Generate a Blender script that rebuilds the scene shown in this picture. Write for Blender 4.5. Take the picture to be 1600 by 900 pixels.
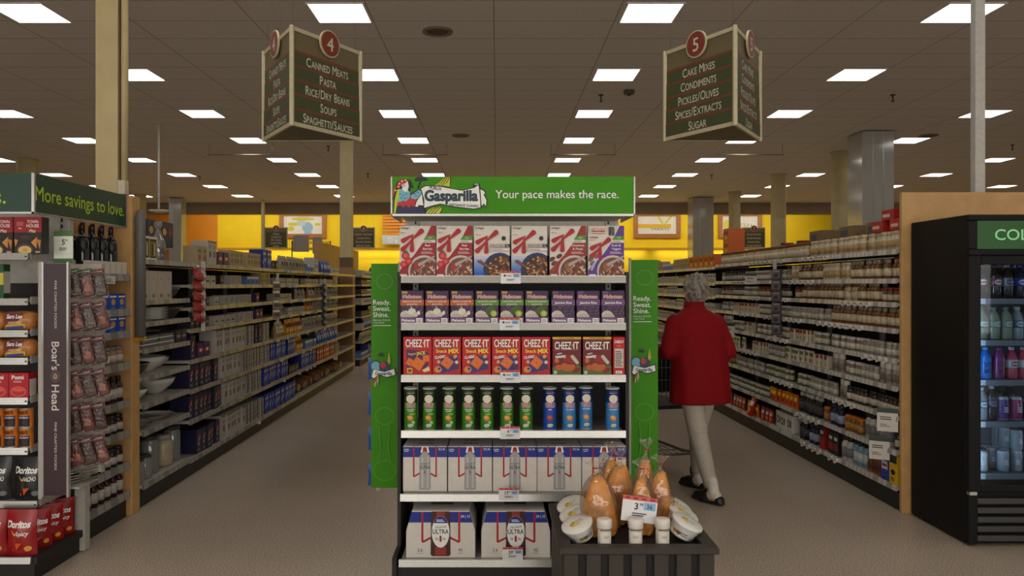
import bpy, bmesh, math, random
from mathutils import Vector, Matrix, noise
random.seed(7)
S = bpy.context.scene
for o in list(bpy.data.objects): bpy.data.objects.remove(o)
COL = S.collection
PI = math.pi
CAM_H = 1.55; FPX = 1200.0; VPX, VPY = 776.0, 445.0     # eye height, focal length in pixels, vanishing point

# ------------------------------------------------------------------ camera, world, exposure
cam = bpy.data.cameras.new('camera'); cam.sensor_width = 36; cam.lens = 27.0
cam.shift_x = (800 - VPX) / 1600; cam.shift_y = -(450 - VPY) / 1600
cam.clip_end = 200
co = bpy.data.objects.new('camera', cam); co.location = (0, 0, CAM_H); co.rotation_euler = (PI / 2, 0, 0)
COL.objects.link(co); S.camera = co
w = bpy.data.worlds.new('world'); S.world = w; w.use_nodes = True
w.node_tree.nodes['Background'].inputs[0].default_value = (0.02, 0.018, 0.015, 1)
w.node_tree.nodes['Background'].inputs[1].default_value = 1.0
S.view_settings.view_transform = 'Standard'; S.view_settings.look = 'None'
S.view_settings.exposure = 0.0; S.view_settings.gamma = 1.0
S.view_settings.use_curve_mapping = False
PANEL_STRENGTH = 6.3      # recessed ceiling lights
COVE_W = 46.0               # wall-wash lamps at the back wall
FILL_E = 3.3              # unseen glowing panels added behind the view to light the endcap
COOLER_E = 26.0             # LED strips in the drinks cooler

# ------------------------------------------------------------------ materials
def srgb(c):
    out = []
    for v in c[:3]:
        v = v / 255.0
        out.append(v / 12.92 if v <= 0.04045 else ((v + 0.055) / 1.055) ** 2.4)
    return (*out, 1.0)
MATS = {}
def mat(name, col, rough=0.55, metal=0.0, var=0.08, scale=30.0, emit=None, spec=None, bump=0.0, coat=0.0):
    if name in MATS: return MATS[name]
    m = bpy.data.materials.new(name); m.use_nodes = True
    nt = m.node_tree; b = nt.nodes['Principled BSDF']
    c = srgb(col)
    b.inputs['Roughness'].default_value = rough; b.inputs['Metallic'].default_value = metal
    if spec is not None: b.inputs['Specular IOR Level'].default_value = spec
    if coat: b.inputs['Coat Weight'].default_value = coat; b.inputs['Coat Roughness'].default_value = 0.12
    if emit is not None:
        b.inputs['Emission Color'].default_value = c; b.inputs['Emission Strength'].default_value = emit
    b.inputs['Base Color'].default_value = c
    if var > 0:
        tc = nt.nodes.new('ShaderNodeTexCoord'); n = nt.nodes.new('ShaderNodeTexNoise')
        n.inputs['Scale'].default_value = scale; n.inputs['Detail'].default_value = 3
        r = nt.nodes.new('ShaderNodeValToRGB')
        r.color_ramp.elements[0].position = 0.3; r.color_ramp.elements[1].position = 0.7
        r.color_ramp.elements[0].color = tuple(max(0, x * (1 - var)) for x in c[:3]) + (1,)
        r.color_ramp.elements[1].color = tuple(min(1, x * (1 + var)) for x in c[:3]) + (1,)
        nt.links.new(tc.outputs['Object'], n.inputs['Vector']); nt.links.new(n.outputs['Fac'], r.inputs[0])
        nt.links.new(r.outputs[0], b.inputs['Base Color'])
        if bump:
            bp = nt.nodes.new('ShaderNodeBump'); bp.inputs['Strength'].default_value = bump; bp.inputs['Distance'].default_value = 0.004
            nt.links.new(n.outputs['Fac'], bp.inputs['Height']); nt.links.new(bp.outputs[0], b.inputs['Normal'])
    MATS[name] = m
    return m
def K(r, g, b, rough=0.5, **k):       # printed colour, made once per rgb
    return mat('ink_%d_%d_%d_%d' % (r, g, b, int(rough * 100)), (r, g, b), rough, var=k.pop('var', 0.04), **k)
def film(name, tint=(255, 255, 255), gloss=0.25, rough=0.08, bump=0.5, scale=40, alpha=0.0):
    if name in MATS: return MATS[name]
    m = bpy.data.materials.new(name); m.use_nodes = True; nt = m.node_tree; nt.nodes.clear()
    out = nt.nodes.new('ShaderNodeOutputMaterial'); mx = nt.nodes.new('ShaderNodeMixShader')
    tr = nt.nodes.new('ShaderNodeBsdfTransparent'); tr.inputs[0].default_value = srgb(tint)
    gl = nt.nodes.new('ShaderNodeBsdfGlossy'); gl.inputs['Roughness'].default_value = rough
    fr = nt.nodes.new('ShaderNodeFresnel'); fr.inputs[0].default_value = 1.45
    ad = nt.nodes.new('ShaderNodeMath'); ad.operation = 'MULTIPLY_ADD'; ad.inputs[1].default_value = 0.45; ad.inputs[2].default_value = gloss
    ad.use_clamp = True
    if bump:
        tc = nt.nodes.new('ShaderNodeTexCoord'); n = nt.nodes.new('ShaderNodeTexNoise'); n.inputs['Scale'].default_value = scale
        bp = nt.nodes.new('ShaderNodeBump'); bp.inputs['Strength'].default_value = bump; bp.inputs['Distance'].default_value = 0.01
        nt.links.new(tc.outputs['Object'], n.inputs['Vector']); nt.links.new(n.outputs['Fac'], bp.inputs['Height'])
        nt.links.new(bp.outputs[0], gl.inputs['Normal']); nt.links.new(bp.outputs[0], fr.inputs['Normal'])
    nt.links.new(fr.outputs[0], ad.inputs[0])
    nt.links.new(ad.outputs[0], mx.inputs[0]); nt.links.new(tr.outputs[0], mx.inputs[1]); nt.links.new(gl.outputs[0], mx.inputs[2])
    last = mx
    if alpha > 0:
        df = nt.nodes.new('ShaderNodeBsdfDiffuse'); df.inputs[0].default_value = srgb(tint)
        m2 = nt.nodes.new('ShaderNodeMixShader'); m2.inputs[0].default_value = alpha
        nt.links.new(mx.outputs[0], m2.inputs[1]); nt.links.new(df.outputs[0], m2.inputs[2]); last = m2
    nt.links.new(last.outputs[0], out.inputs[0])
    MATS[name] = m
    return m

def emis(name, col, st, base=0.8):
    m = bpy.data.materials.new(name); m.use_nodes = True; b = m.node_tree.nodes['Principled BSDF']
    b.inputs['Base Color'].default_value = (base, base, base, 1); b.inputs['Emission Color'].default_value = (*col, 1); b.inputs['Emission Strength'].default_value = st; return m
# ------------------------------------------------------------------ text cache
_txt = {}
def text_mesh(s, bold=0.0):
    key = (s, bold)
    if key in _txt: return _txt[key]
    cu = bpy.data.curves.new('t', 'FONT'); cu.body = s; cu.size = 1.0; cu.resolution_u = 4; cu.fill_mode = 'FRONT'
    ob = bpy.data.objects.new('t', cu); COL.objects.link(ob)
    dg = bpy.context.evaluated_depsgraph_get(); dg.update()
    me = bpy.data.meshes.new_from_object(ob.evaluated_get(dg))
    vs = [(v.co.x, v.co.y, 0) for v in me.vertices]; fs = [tuple(p.vertices) for p in me.polygons]
    bpy.data.objects.remove(ob); bpy.data.curves.remove(cu); bpy.data.meshes.remove(me)
    if bold > 0 and vs:            # heavier strokes: the outline laid down again, shifted all round
        n = len(vs); b0, f0 = vs, fs; vs = []; fs = []; d = bold * 0.75
        for k, (dx, dy) in enumerate(((0, 0), (bold, 0), (-bold, 0), (0, bold), (0, -bold), (d, d), (-d, d), (d, -d), (-d, -d))[:5 if bold < 0.03 else 9]):
            vs += [(x + dx, y + dy, k) for x, y, _ in b0]; fs += [tuple(i + k * n for i in f) for f in f0]
    if vs:
        x0 = min(v[0] for v in vs); x1 = max(v[0] for v in vs)
    else: x0 = x1 = 0
    _txt[key] = (vs, fs, x0, x1)
    return _txt[key]
CAP = 0.729

# ------------------------------------------------------------------ mesh builder
class MB:
    def __init__(s): s.v = []; s.f = []; s.m = []; s.mats = []; s.sm = []
    def mi(s, m):
        if m not in s.mats: s.mats.append(m)
        return s.mats.index(m)
    def add(s, vs, fs, m, smooth=False):
        o = len(s.v); s.v += [tuple(v) for v in vs]; k = s.mi(m)
        for f in fs: s.f.append(tuple(i + o for i in f)); s.m.append(k); s.sm.append(smooth)
    def poly(s, pts, m): s.add(pts, [tuple(range(len(pts)))], m)
    def box(s, x0, x1, y0, y1, z0, z1, m, bev=0.0):
        if x0 > x1: x0, x1 = x1, x0
        if y0 > y1: y0, y1 = y1, y0
        if z0 > z1: z0, z1 = z1, z0
        if bev <= 0:
            vs = [(x, y, z) for z in (z0, z1) for y in (y0, y1) for x in (x0, x1)]
            s.add(vs, [(0, 2, 3, 1), (4, 5, 7, 6), (0, 1, 5, 4), (1, 3, 7, 5), (3, 2, 6, 7), (2, 0, 4, 6)], m)
        else:
            bm = bmesh.new(); bmesh.ops.create_cube(bm, size=1)
            for v in bm.verts:
                v.co = Vector(((x0 + x1) / 2 + v.co.x * (x1 - x0), (y0 + y1) / 2 + v.co.y * (y1 - y0), (z0 + z1) / 2 + v.co.z * (z1 - z0)))
            bmesh.ops.bevel(bm, geom=list(bm.edges), offset=bev, segments=2 if bev > 0.004 else 1, affect='EDGES', profile=0.5)
            s.bm(bm, m)
    def bm(s, bm, m, smooth=False):
        bm.verts.index_update()
        s.add([v.co[:] for v in bm.verts], [tuple(v.index for v in f.verts) for f in bm.faces], m, smooth); bm.free()
    def prism(s, pts, axis, a, b, m):      # polygon pts (2D) extruded along axis from a to b
        n = len(pts)
        def P3(p, t): return {'x': (t, p[0], p[1]), 'y': (p[0], t, p[1]), 'z': (p[0], p[1], t)}[axis]
        vs = [P3(p, a) for p in pts] + [P3(p, b) for p in pts]
        fs = [tuple(range(n)), tuple(range(2 * n - 1, n - 1, -1))] + [(i, (i + 1) % n, (i + 1) % n + n, i + n) for i in range(n)]
        s.add(vs, fs, m)
    def tube(s, pts, r, m, n=8, caps=True, smooth=True):
        pts = [Vector(p) for p in pts]; rs = r if isinstance(r, (list, tuple)) else [r] * len(pts)
        vs = []; fs = []; prev = None
        for i, p in enumerate(pts):
            d = (pts[min(i + 1, len(pts) - 1)] - pts[max(i - 1, 0)])
            d = d.normalized() if d.length > 1e-9 else Vector((0, 0, 1))
            if prev is None:
                a = Vector((0, 0, 1)) if abs(d.z) < 0.9 else Vector((1, 0, 0)); u = d.cross(a).normalized()
            else:
                u = (prev - d * prev.dot(d)).normalized()
            prev = u; v = d.cross(u)
            for k in range(n):
                t = 2 * PI * k / n; vs.append(p + (u * math.cos(t) + v * math.sin(t)) * rs[i])
        for i in range(len(pts) - 1):
            for k in range(n):
                a = i * n + k; b = i * n + (k + 1) % n; fs.append((a, b, b + n, a + n))
        if caps: fs.append(tuple(range(n - 1, -1, -1))); fs.append(tuple(range((len(pts) - 1) * n, len(pts) * n)))
        s.add(vs, fs, m, smooth)
    def capsule(s, p0, p1, r0, r1, m, n=14):
        p0 = Vector(p0); p1 = Vector(p1); d = (p1 - p0)
        d = d.normalized() if d.length > 1e-9 else Vector((0, 0, 1))
        pts = []; rs = []
        for k in range(5):
            t = PI / 2 * k / 4; pts.append(p0 - d * r0 * math.cos(t)); rs.append(max(1e-4, r0 * math.sin(t)))
        for k in range(5):
            t = PI / 2 * k / 4; pts.append(p1 + d * r1 * math.sin(t)); rs.append(max(1e-4, r1 * math.cos(t)))
        s.tube(pts, rs, m, n)
    def ellipsoid(s, c, r, m, n=16, rot=None):
        vs = []; fs = []; h = n // 2
        for i in range(h + 1):
            t = PI * i / h
            for k in range(n):
                a = 2 * PI * k / n
                v = Vector((r[0] * math.sin(t) * math.cos(a), r[1] * math.sin(t) * math.sin(a), r[2] * math.cos(t)))
                if rot: v = rot @ v
                vs.append(v + Vector(c))
        for i in range(h):
            for k in range(n):
                fs.append((i * n + k, i * n + (k + 1) % n, (i + 1) * n + (k + 1) % n, (i + 1) * n + k))
        s.add(vs, fs, m, True)
    def lathe(s, prof, m, n=20, c=(0, 0, 0), smooth=True, sx=1, sy=1):    # prof: (r, z[, material])
        vs = []
        for p in prof:
            for k in range(n):
                a = 2 * PI * k / n; vs.append((c[0] + p[0] * math.cos(a) * sx, c[1] + p[0] * math.sin(a) * sy, c[2] + p[1]))
        o = len(s.v); s.v += vs
        for i in range(len(prof) - 1):
            mm = prof[i + 1][2] if len(prof[i + 1]) > 2 else m
            k2 = s.mi(mm)
            for k in range(n):
                s.f.append((o + i * n + k, o + i * n + (k + 1) % n, o + (i + 1) * n + (k + 1) % n, o + (i + 1) * n + k)); s.m.append(k2); s.sm.append(smooth)
        mm = prof[-1][2] if len(prof[-1]) > 2 else m
        s.f.append(tuple(o + (len(prof) - 1) * n + k for k in range(n))); s.m.append(s.mi(mm)); s.sm.append(False)
        s.f.append(tuple(o + n - 1 - k for k in range(n))); s.m.append(s.mi(prof[1][2] if len(prof[1]) > 2 else m)); s.sm.append(False)
    def rings(s, rings, m, smooth=True, caps=True):
        n = len(rings[0]); vs = [p for r in rings for p in r]; fs = []
        for i in range(len(rings) - 1):
            for k in range(n): fs.append((i * n + k, i * n + (k + 1) % n, (i + 1) * n + (k + 1) % n, (i + 1) * n + k))
        if caps: fs.append(tuple(range(n - 1, -1, -1))); fs.append(tuple(range((len(rings) - 1) * n, len(rings) * n)))
        s.add(vs, fs, m, smooth)
    def text(s, t, m, o, u, v, h, width=None, bold=0.0, align='C', maxw=None, shear=0.0, fn=None):
        vs, fs, x0, x1 = text_mesh(t, bold)
        if not vs: return
        o = Vector(o); u = Vector(u); v = Vector(v); sy = h / CAP; sx = sy
        if width: sx = width / (x1 - x0)
        elif maxw and (x1 - x0) * sx > maxw: sx = maxw / (x1 - x0)
        xo = {'C': (x0 + x1) / 2, 'L': x0, 'R': x1}[align]
        out = []; nrm = u.cross(v).normalized() * 0.00004
        for (x, y, k) in vs:
            a = (x - xo) * sx + shear * y * sy; b = y * sy - h / 2
            out.append(fn(o, a, b, k) if fn else o + u * a + v * b + nrm * k)
        s.add(out, fs, m)
    def data(s, name):
        me = bpy.data.meshes.new(name); me.from_pydata(s.v, [], s.f)
        for m in s.mats: me.materials.append(m)
        me.polygons.foreach_set('material_index', s.m); me.polygons.foreach_set('use_smooth', s.sm); me.update()
        return me
    def build(s, name, parent=None, loc=None, rot=None):
        o = bpy.data.objects.new(name, s.data(name)); COL.objects.link(o)
        if parent: o.parent = parent
        if loc: o.location = loc
        if rot: o.rotation_euler = rot
        return o
def obj(name, me, parent=None, loc=None, rot=None):
    o = bpy.data.objects.new(name, me); COL.objects.link(o)
    if parent: o.parent = parent
    if loc: o.location = loc
    if rot: o.rotation_euler = rot
    return o
def tag(o, label=None, cat=None, group=None, kind=None):
    if label: o['label'] = label
    if cat: o['category'] = cat
    if group: o['group'] = group
    if kind: o['kind'] = kind
    return o
def thing(name, label, cat, loc=(0, 0, 0), rz=0, group=None):
    o = bpy.data.objects.new(name, None); COL.objects.link(o); o.location = loc; o.rotation_euler = (0, 0, rz); o.empty_display_size = 0.1
    return tag(o, label, cat, group)
def struct(name, mb, **k):
    return tag(mb.build(name), kind='structure', **k)
def remesh(mb, voxel, it=4, fac=0.5, name='m', sub=False, m=None):
    o = mb.build('tmp'); r = o.modifiers.new('r', 'REMESH'); r.mode = 'VOXEL'; r.voxel_size = voxel; r.use_smooth_shade = True
    sm = o.modifiers.new('s', 'SMOOTH'); sm.iterations = it; sm.factor = fac
    dg = bpy.context.evaluated_depsgraph_get(); dg.update()
    me = bpy.data.meshes.new_from_object(o.evaluated_get(dg)); me.name = name
    bpy.data.objects.remove(o)
    me.materials.clear(); me.materials.append(m or mb.mats[0])
    for p in me.polygons: p.use_smooth = True; p.material_index = 0
    return me

# ------------------------------------------------------------------ printing on a surface
def clip01(pts, lo=(0, 0), hi=(1, 1)):
    for ax, lim, sgn in ((0, lo[0], 1), (0, hi[0], -1), (1, lo[1], 1), (1, hi[1], -1)):
        out = []
        for i in range(len(pts)):
            a = pts[i]; b = pts[(i + 1) % len(pts)]
            da = (a[ax] - lim) * sgn; db = (b[ax] - lim) * sgn
            if da >= 0: out.append(a)
            if (da >= 0) != (db >= 0):
                t = da / (da - db); out.append((a[0] + (b[0] - a[0]) * t, a[1] + (b[1] - a[1]) * t))
        pts = out
        if len(pts) < 3: return []
    return pts
class Print:
    """prints shapes in u,v (0..1) on the front (-Y) of a box w x h, on a can of radius rad, or through fn(u, v, lift)"""
    def __init__(s, mb, w, h, y=0.0, z0=0.0, rad=None, fn=None, step=0.00018):
        s.mb = mb; s.w = w; s.h = h; s.y = y; s.z0 = z0; s.rad = rad; s.fn = fn; s.l = 0.0004; s.st = step
    def p(s, u, v, l=None):
        l = s.l if l is None else l
        if s.fn: return s.fn(u, v, l)
        if s.rad:
            a = (u - 0.5) * s.w / s.rad; r = s.rad + l + 0.0003
            return (r * math.sin(a), -r * math.cos(a), s.z0 + v * s.h)
        return ((u - 0.5) * s.w, s.y - l, s.z0 + v * s.h)
    def poly(s, pts, m):
        if not (s.rad or s.fn): pts = clip01(pts)
        if len(pts) < 3: return
        s.l += s.st; s.mb.poly([s.p(*q) for q in pts], m)
    def rect(s, u0, v0, u1, v1, m):
        s.l += s.st
        n = 10 if (s.rad or s.fn) else 1; k = 6 if s.fn else 1
        vs = [s.p(u0 + (u1 - u0) * i / n, v0 + (v1 - v0) * j / k) for j in range(k + 1) for i in range(n + 1)]
        fs = [(j * (n + 1) + i, j * (n + 1) + i + 1, (j + 1) * (n + 1) + i + 1, (j + 1) * (n + 1) + i) for j in range(k) for i in range(n)]
        s.mb.add(vs, fs, m)
    def ell(s, cu, cv, ru, rv, m, rot=0.0, n=20, a0=0, a1=2 * PI):
        asp = s.w / s.h
        def pt(t, q=1.0):
            x = ru * math.cos(t) * q * s.w; y = rv * math.sin(t) * q * s.h
            return (cu + (x * math.cos(rot) - y * math.sin(rot)) / s.w, cv + (x * math.sin(rot) + y * math.cos(rot)) / s.h)
        if s.rad or s.fn:
            s.l += s.st; R = 4; vs = []; fs = []
            for j in range(R + 1):
                for i in range(n): vs.append(s.p(*pt(2 * PI * i / n, max(0.02, j / R))))
            for j in range(R):
                for i in range(n): fs.append((j * n + i, j * n + (i + 1) % n, (j + 1) * n + (i + 1) % n, (j + 1) * n + i))
            fs.append(tuple(range(n))); s.mb.add(vs, fs, m)
        else:
            s.poly([pt(a0 + (a1 - a0) * i / (n - 1 if a1 - a0 < 6 else n)) for i in range(n)], m)
    def stroke(s, a, b, wa, wb, m, wm=None):      # tapered stroke in units of u (width), rounded ends
        ax, ay = a[0] * s.w, a[1] * s.h; bx, by = b[0] * s.w, b[1] * s.h
        L = math.hypot(bx - ax, by - ay); dx, dy = (bx - ax) / L, (by - ay) / L; nx, ny = -dy, dx; L1 = []; L2 = []
        for i in range(29):
            t = (1 - math.cos(PI * i / 28)) / 2; k = wa + (wb - wa) * t
            if wm is not None: k = (wa * (1 - t) ** 2 + 2 * wm * t * (1 - t) + wb * t * t)
            e = min(t, 1 - t) * L; rr = k * s.w
            if e < rr: k *= math.sqrt(max(0.004, 1 - ((rr - e) / rr) ** 2))
            cx, cy = ax + dx * L * t, ay + dy * L * t
            L1.append(((cx + nx * k * s.w) / s.w, (cy + ny * k * s.w) / s.h)); L2.append(((cx - nx * k * s.w) / s.w, (cy - ny * k * s.w) / s.h))
        s.poly(L1 + L2[::-1], m)
    def line(s, pts, wd, m):
        for a, b in zip(pts[:-1], pts[1:]):
            ax, ay = a[0] * s.w, a[1] * s.h; bx, by = b[0] * s.w, b[1] * s.h; L = math.hypot(bx - ax, by - ay) or 1
            nx, ny = -(by - ay) / L * wd * s.w / 2, (bx - ax) / L * wd * s.w / 2
            s.poly([((ax + nx) / s.w, (ay + ny) / s.h), ((bx + nx) / s.w, (by + ny) / s.h), ((bx - nx) / s.w, (by - ny) / s.h), ((ax - nx) / s.w, (ay - ny) / s.h)], m)
    def text(s, t, cu, cv, hv, m, width=None, bold=0.0, align='C', maxw=None, shear=0.0, rot=0.0):
        s.l += s.st; h = hv * s.h; cr, sr = math.cos(rot), math.sin(rot)
        def fn(o, a, b, k): return s.p(cu + (a * cr - b * sr) / s.w, cv + (a * sr + b * cr) / s.h, s.l + k * 0.00004)
        s.mb.text(t, m, (0, 0, 0), (1, 0, 0), (0, 0, 1), h, width * s.w if width else None, bold, align, maxw * s.w if maxw else None, shear, fn)
        if bold > 0: s.l += 0.00004 * (5 if bold < 0.03 else 9)
    def lines(s, u0, v0, u1, v1, n, m, fill=0.5, rnd=0.3):   # tiny print
        r = random.Random(int(u0 * 1000 + v0 * 77)); dv = (v1 - v0) / n
        for i in range(n):
            s.rect(u0, v0 + dv * i, u1 - (u1 - u0) * rnd * r.random(), v0 + dv * (i + fill), m)
def P(px, py, Y): return Vector(((px - VPX) * Y / FPX, Y, CAM_H - (py - VPY) * Y / FPX))
def X_(px, Y): return (px - VPX) * Y / FPX
def Z_(py, Y): return CAM_H - (py - VPY) * Y / FPX
ORD = ['nearest', 'second', 'third', 'fourth', 'fifth', 'sixth', 'seventh', 'eighth', 'ninth', 'tenth', 'eleventh', 'twelfth', 'thirteenth', 'fourteenth', 'fifteenth', 'sixteenth',
       'seventeenth', 'eighteenth', 'nineteenth', 'twentieth']
# ------------------------------------------------------------------ room
H = 4.49
XL, XR, YF, YB = -17.0, 17.0, -6.0, 30.0
def floor_mat():
    m = bpy.data.materials.new('speckled_floor'); m.use_nodes = True; nt = m.node_tree; b = nt.nodes['Principled BSDF']
    tc = nt.nodes.new('ShaderNodeTexCoord')
    def noise_(sc, det=2.0):
        n = nt.nodes.new('ShaderNodeTexNoise'); n.inputs['Scale'].default_value = sc; n.inputs['Detail'].default_value = det
        nt.links.new(tc.outputs['Object'], n.inputs['Vector']); return n
    def ramp(n, a, b_, ca, cb):
        r = nt.nodes.new('ShaderNodeValToRGB'); r.color_ramp.elements[0].position = a; r.color_ramp.elements[1].position = b_
        r.color_ramp.elements[0].color = srgb(ca); r.color_ramp.elements[1].color = srgb(cb); nt.links.new(n.outputs['Fac'], r.inputs[0]); return r
    r1 = ramp(noise_(130), 0.38, 0.62, (152, 139, 126), (240, 227, 212))
    r2 = ramp(noise_(0.35, 4), 0.3, 0.7, (222, 216, 208), (255, 255, 255))
    mx = nt.nodes.new('ShaderNodeMix'); mx.data_type = 'RGBA'; mx.blend_type = 'MULTIPLY'; mx.inputs[0].default_value = 1
    nt.links.new(r1.outputs[0], mx.inputs[6]); nt.links.new(r2.outputs[0], mx.inputs[7])
    nt.links.new(mx.outputs[2], b.inputs['Base Color'])
    b.inputs['Roughness'].default_value = 0.3; b.inputs['Specular IOR Level'].default_value = 0.5
    return m
def ceiling_mat():
    m = bpy.data.materials.new('ceiling_tiles'); m.use_nodes = True; nt = m.node_tree; b = nt.nodes['Principled BSDF']
    g = nt.nodes.new('ShaderNodeNewGeometry'); sp = nt.nodes.new('ShaderNodeSeparateXYZ'); nt.links.new(g.outputs['Position'], sp.inputs[0])
    def grid(sock, period, off, wid):
        a = nt.nodes.new('ShaderNodeMath'); a.operation = 'ADD'; a.inputs[1].default_value = off; nt.links.new(sock, a.inputs[0])
        md = nt.nodes.new('ShaderNodeMath'); md.operation = 'PINGPONG'; md.inputs[1].default_value = period / 2; nt.links.new(a.outputs[0], md.inputs[0])
        l = nt.nodes.new('ShaderNodeMath'); l.operation = 'LESS_THAN'; l.inputs[1].default_value = wid / 2; nt.links.new(md.outputs[0], l.inputs[0]); return l
    gx = grid(sp.outputs['X'], 1.342, 0.03 + 1.342 * 20, 0.016); gy = grid(sp.outputs['Y'], 0.61, 0.61 * 20 - 8.555 + 0.61 * 14, 0.016)
    mxx = nt.nodes.new('ShaderNodeMath'); mxx.operation = 'MAXIMUM'; nt.links.new(gx.outputs[0], mxx.inputs[0]); nt.links.new(gy.outputs[0], mxx.inputs[1])
    n = nt.nodes.new('ShaderNodeTexNoise'); n.inputs['Scale'].default_value = 55; n.inputs['Detail'].default_value = 4; nt.links.new(g.outputs['Position'], n.inputs['Vector'])
    r = nt.nodes.new('ShaderNodeValToRGB'); r.color_ramp.elements[0].position = 0.35; r.color_ramp.elements[1].position = 0.65
    r.color_ramp.elements[0].color = srgb((208, 200, 190)); r.color_ramp.elements[1].color = srgb((228, 220, 209)); nt.links.new(n.outputs['Fac'], r.inputs[0])
    mx = nt.nodes.new('ShaderNodeMix'); mx.data_type = 'RGBA'; nt.links.new(mxx.outputs[0], mx.inputs[0]); nt.links.new(r.outputs[0], mx.inputs[6])
    mx.inputs[7].default_value = srgb((174, 163, 151)); nt.links.new(mx.outputs[2], b.inputs['Base Color']); b.inputs['Roughness'].default_value = 0.95
    b.inputs['Specular IOR Level'].default_value = 0.1
    bp = nt.nodes.new('ShaderNodeBump'); bp.inputs['Strength'].default_value = 0.3; bp.inputs['Distance'].default_value = 0.01
    nt.links.new(n.outputs['Fac'], bp.inputs['Height']); nt.links.new(bp.outputs[0], b.inputs['Normal'])
    return m
mb = MB(); mb.box(XL, XR, YF, YB, -0.1, 0, floor_mat()); struct('floor', mb)
mb = MB(); mb.box(XL, XR, YF, YB, H, H + 0.1, ceiling_mat()); struct('ceiling', mb)
wallm = mat('wall_paint', (196, 176, 150), 0.8, scale=3)
yel = mat('yellow_wall', (250, 214, 16), 0.7, var=0.04, scale=2); ora = mat('orange_wall', (226, 142, 20), 0.7, var=0.05, scale=2)
redw = mat('red_wall', (170, 30, 30), 0.7)
mb = MB(); mb.box(XL, -10.9, YB, YB + 0.1, 0, H, ora); mb.box(-10.9, 14.0, YB, YB + 0.1, 0, H, yel); mb.box(14.0, XR, YB, YB + 0.1, 0, H, redw); struct('wall_back', mb)
for nm, a in (('wall_left', (XL - 0.1, XL, YF, YB)), ('wall_right', (XR, XR + 0.1, YF, YB)), ('wall_front', (XL, XR, YF - 0.1, YF))):
    mb = MB(); mb.box(*a, 0, H, wallm); struct(nm, mb)
fillm = emis('window_daylight', (1.0, 0.97, 0.92), FILL_E)  # added on the front wall, out of view, to brighten the endcap fronts
for i, x in enumerate((-7.5, -2.5, 2.5, 7.5)):
    mb = MB(); mb.box(x - 2.2, x + 2.2, YF + 0.001, YF + 0.02, 0.6, 3.2, fillm); struct('window_%d' % (i + 1), mb)
bulk = mat('bulkhead_paint', (150, 134, 112), 0.85, scale=2)
mb = MB(); mb.box(XL, XR, 27.5, 28.0, 4.10, H, bulk); struct('trim_1', mb)           # bulkhead in front of the back wall
mb = MB(); mb.box(XL, XR, YB - 0.35, YB, 2.90, 2.98, mat('ledge_yellow', (200, 150, 30), 0.6)); struct('trim_2', mb)     # cornice ledge on the back wall
# wall-wash lamps behind the bulkhead and below the ledge
def area(name, loc, sx, sy, watt, rot=(0, 0, 0), col=(1, 0.95, 0.80)):
    l = bpy.data.lights.new(name, 'AREA'); l.shape = 'RECTANGLE'; l.size = sx; l.size_y = sy; l.energy = watt; l.color = col
    o = bpy.data.objects.new(name, l); COL.objects.link(o); o.location = loc; o.rotation_euler = rot; return o
for i, x in enumerate((-9, -3, 3, 9)):
    area('wall_wash_lamp', (x, 28.3, 4.4), 5.6, 0.25, COVE_W, (math.radians(50), 0, 0))
    area('ledge_lamp', (x, YB - 0.25, 2.88), 5.6, 0.15, COVE_W * 0.4, (math.radians(25), 0, 0))

# ------------------------------------------------------------------ ceiling lights
white_frame = mat('troffer_frame', (225, 222, 215), 0.5, var=0)
diffm = emis('light_diffuser', (1.0, 0.965, 0.905), PANEL_STRENGTH)
mb = MB(); t = 0.305
for a in ((-t, t, -t, -t + 0.02), (-t, t, t - 0.02, t), (-t, -t + 0.02, -t + 0.02, t - 0.02), (t - 0.02, t, -t + 0.02, t - 0.02)):
    mb.box(a[0], a[1], a[2], a[3], -0.012, 0.0, white_frame)
frame_me = mb.data('frame')
mb = MB(); mb.box(-t + 0.02, t - 0.02, -t + 0.02, t - 0.02, -0.006, 0.0, diffm); diff_me = mb.data('diffuser')
rows = {-4: 'fourth row left of the left aisle', -3: 'third row left of the left aisle', -2: 'second row left of the left aisle', -1: 'first row left of the left aisle', 0: 'row over the left aisle',
        1: 'row over the right aisle', 2: 'first row right of the right aisle', 3: 'second row right of the right aisle', 4: 'third row right of the right aisle', 5: 'fourth row right of the right aisle'}
for k, rn in rows.items():
    x = -1.69 + 3.355 * k; vis = 0
    for n in range(-5, 8):
        y = 8.30 + 2.44 * n
        if n < 0 and not (-2 <= k <= 3): continue
        lab = None
        if n >= 0 and abs(x) / y < 0.69:
            lab = f'{ORD[vis]} visible square ceiling light panel, {rn}'; vis += 1
        elif n < 0: lab = f'unseen square ceiling panel {ORD[-n - 1]} behind the view, {rn}'
        else: continue
        L = thing('ceiling_light', lab, 'ceiling light', (x, y, H), group='recessed square ceiling lights')
        obj('frame', frame_me, L); obj('diffuser', diff_me, L)

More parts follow.
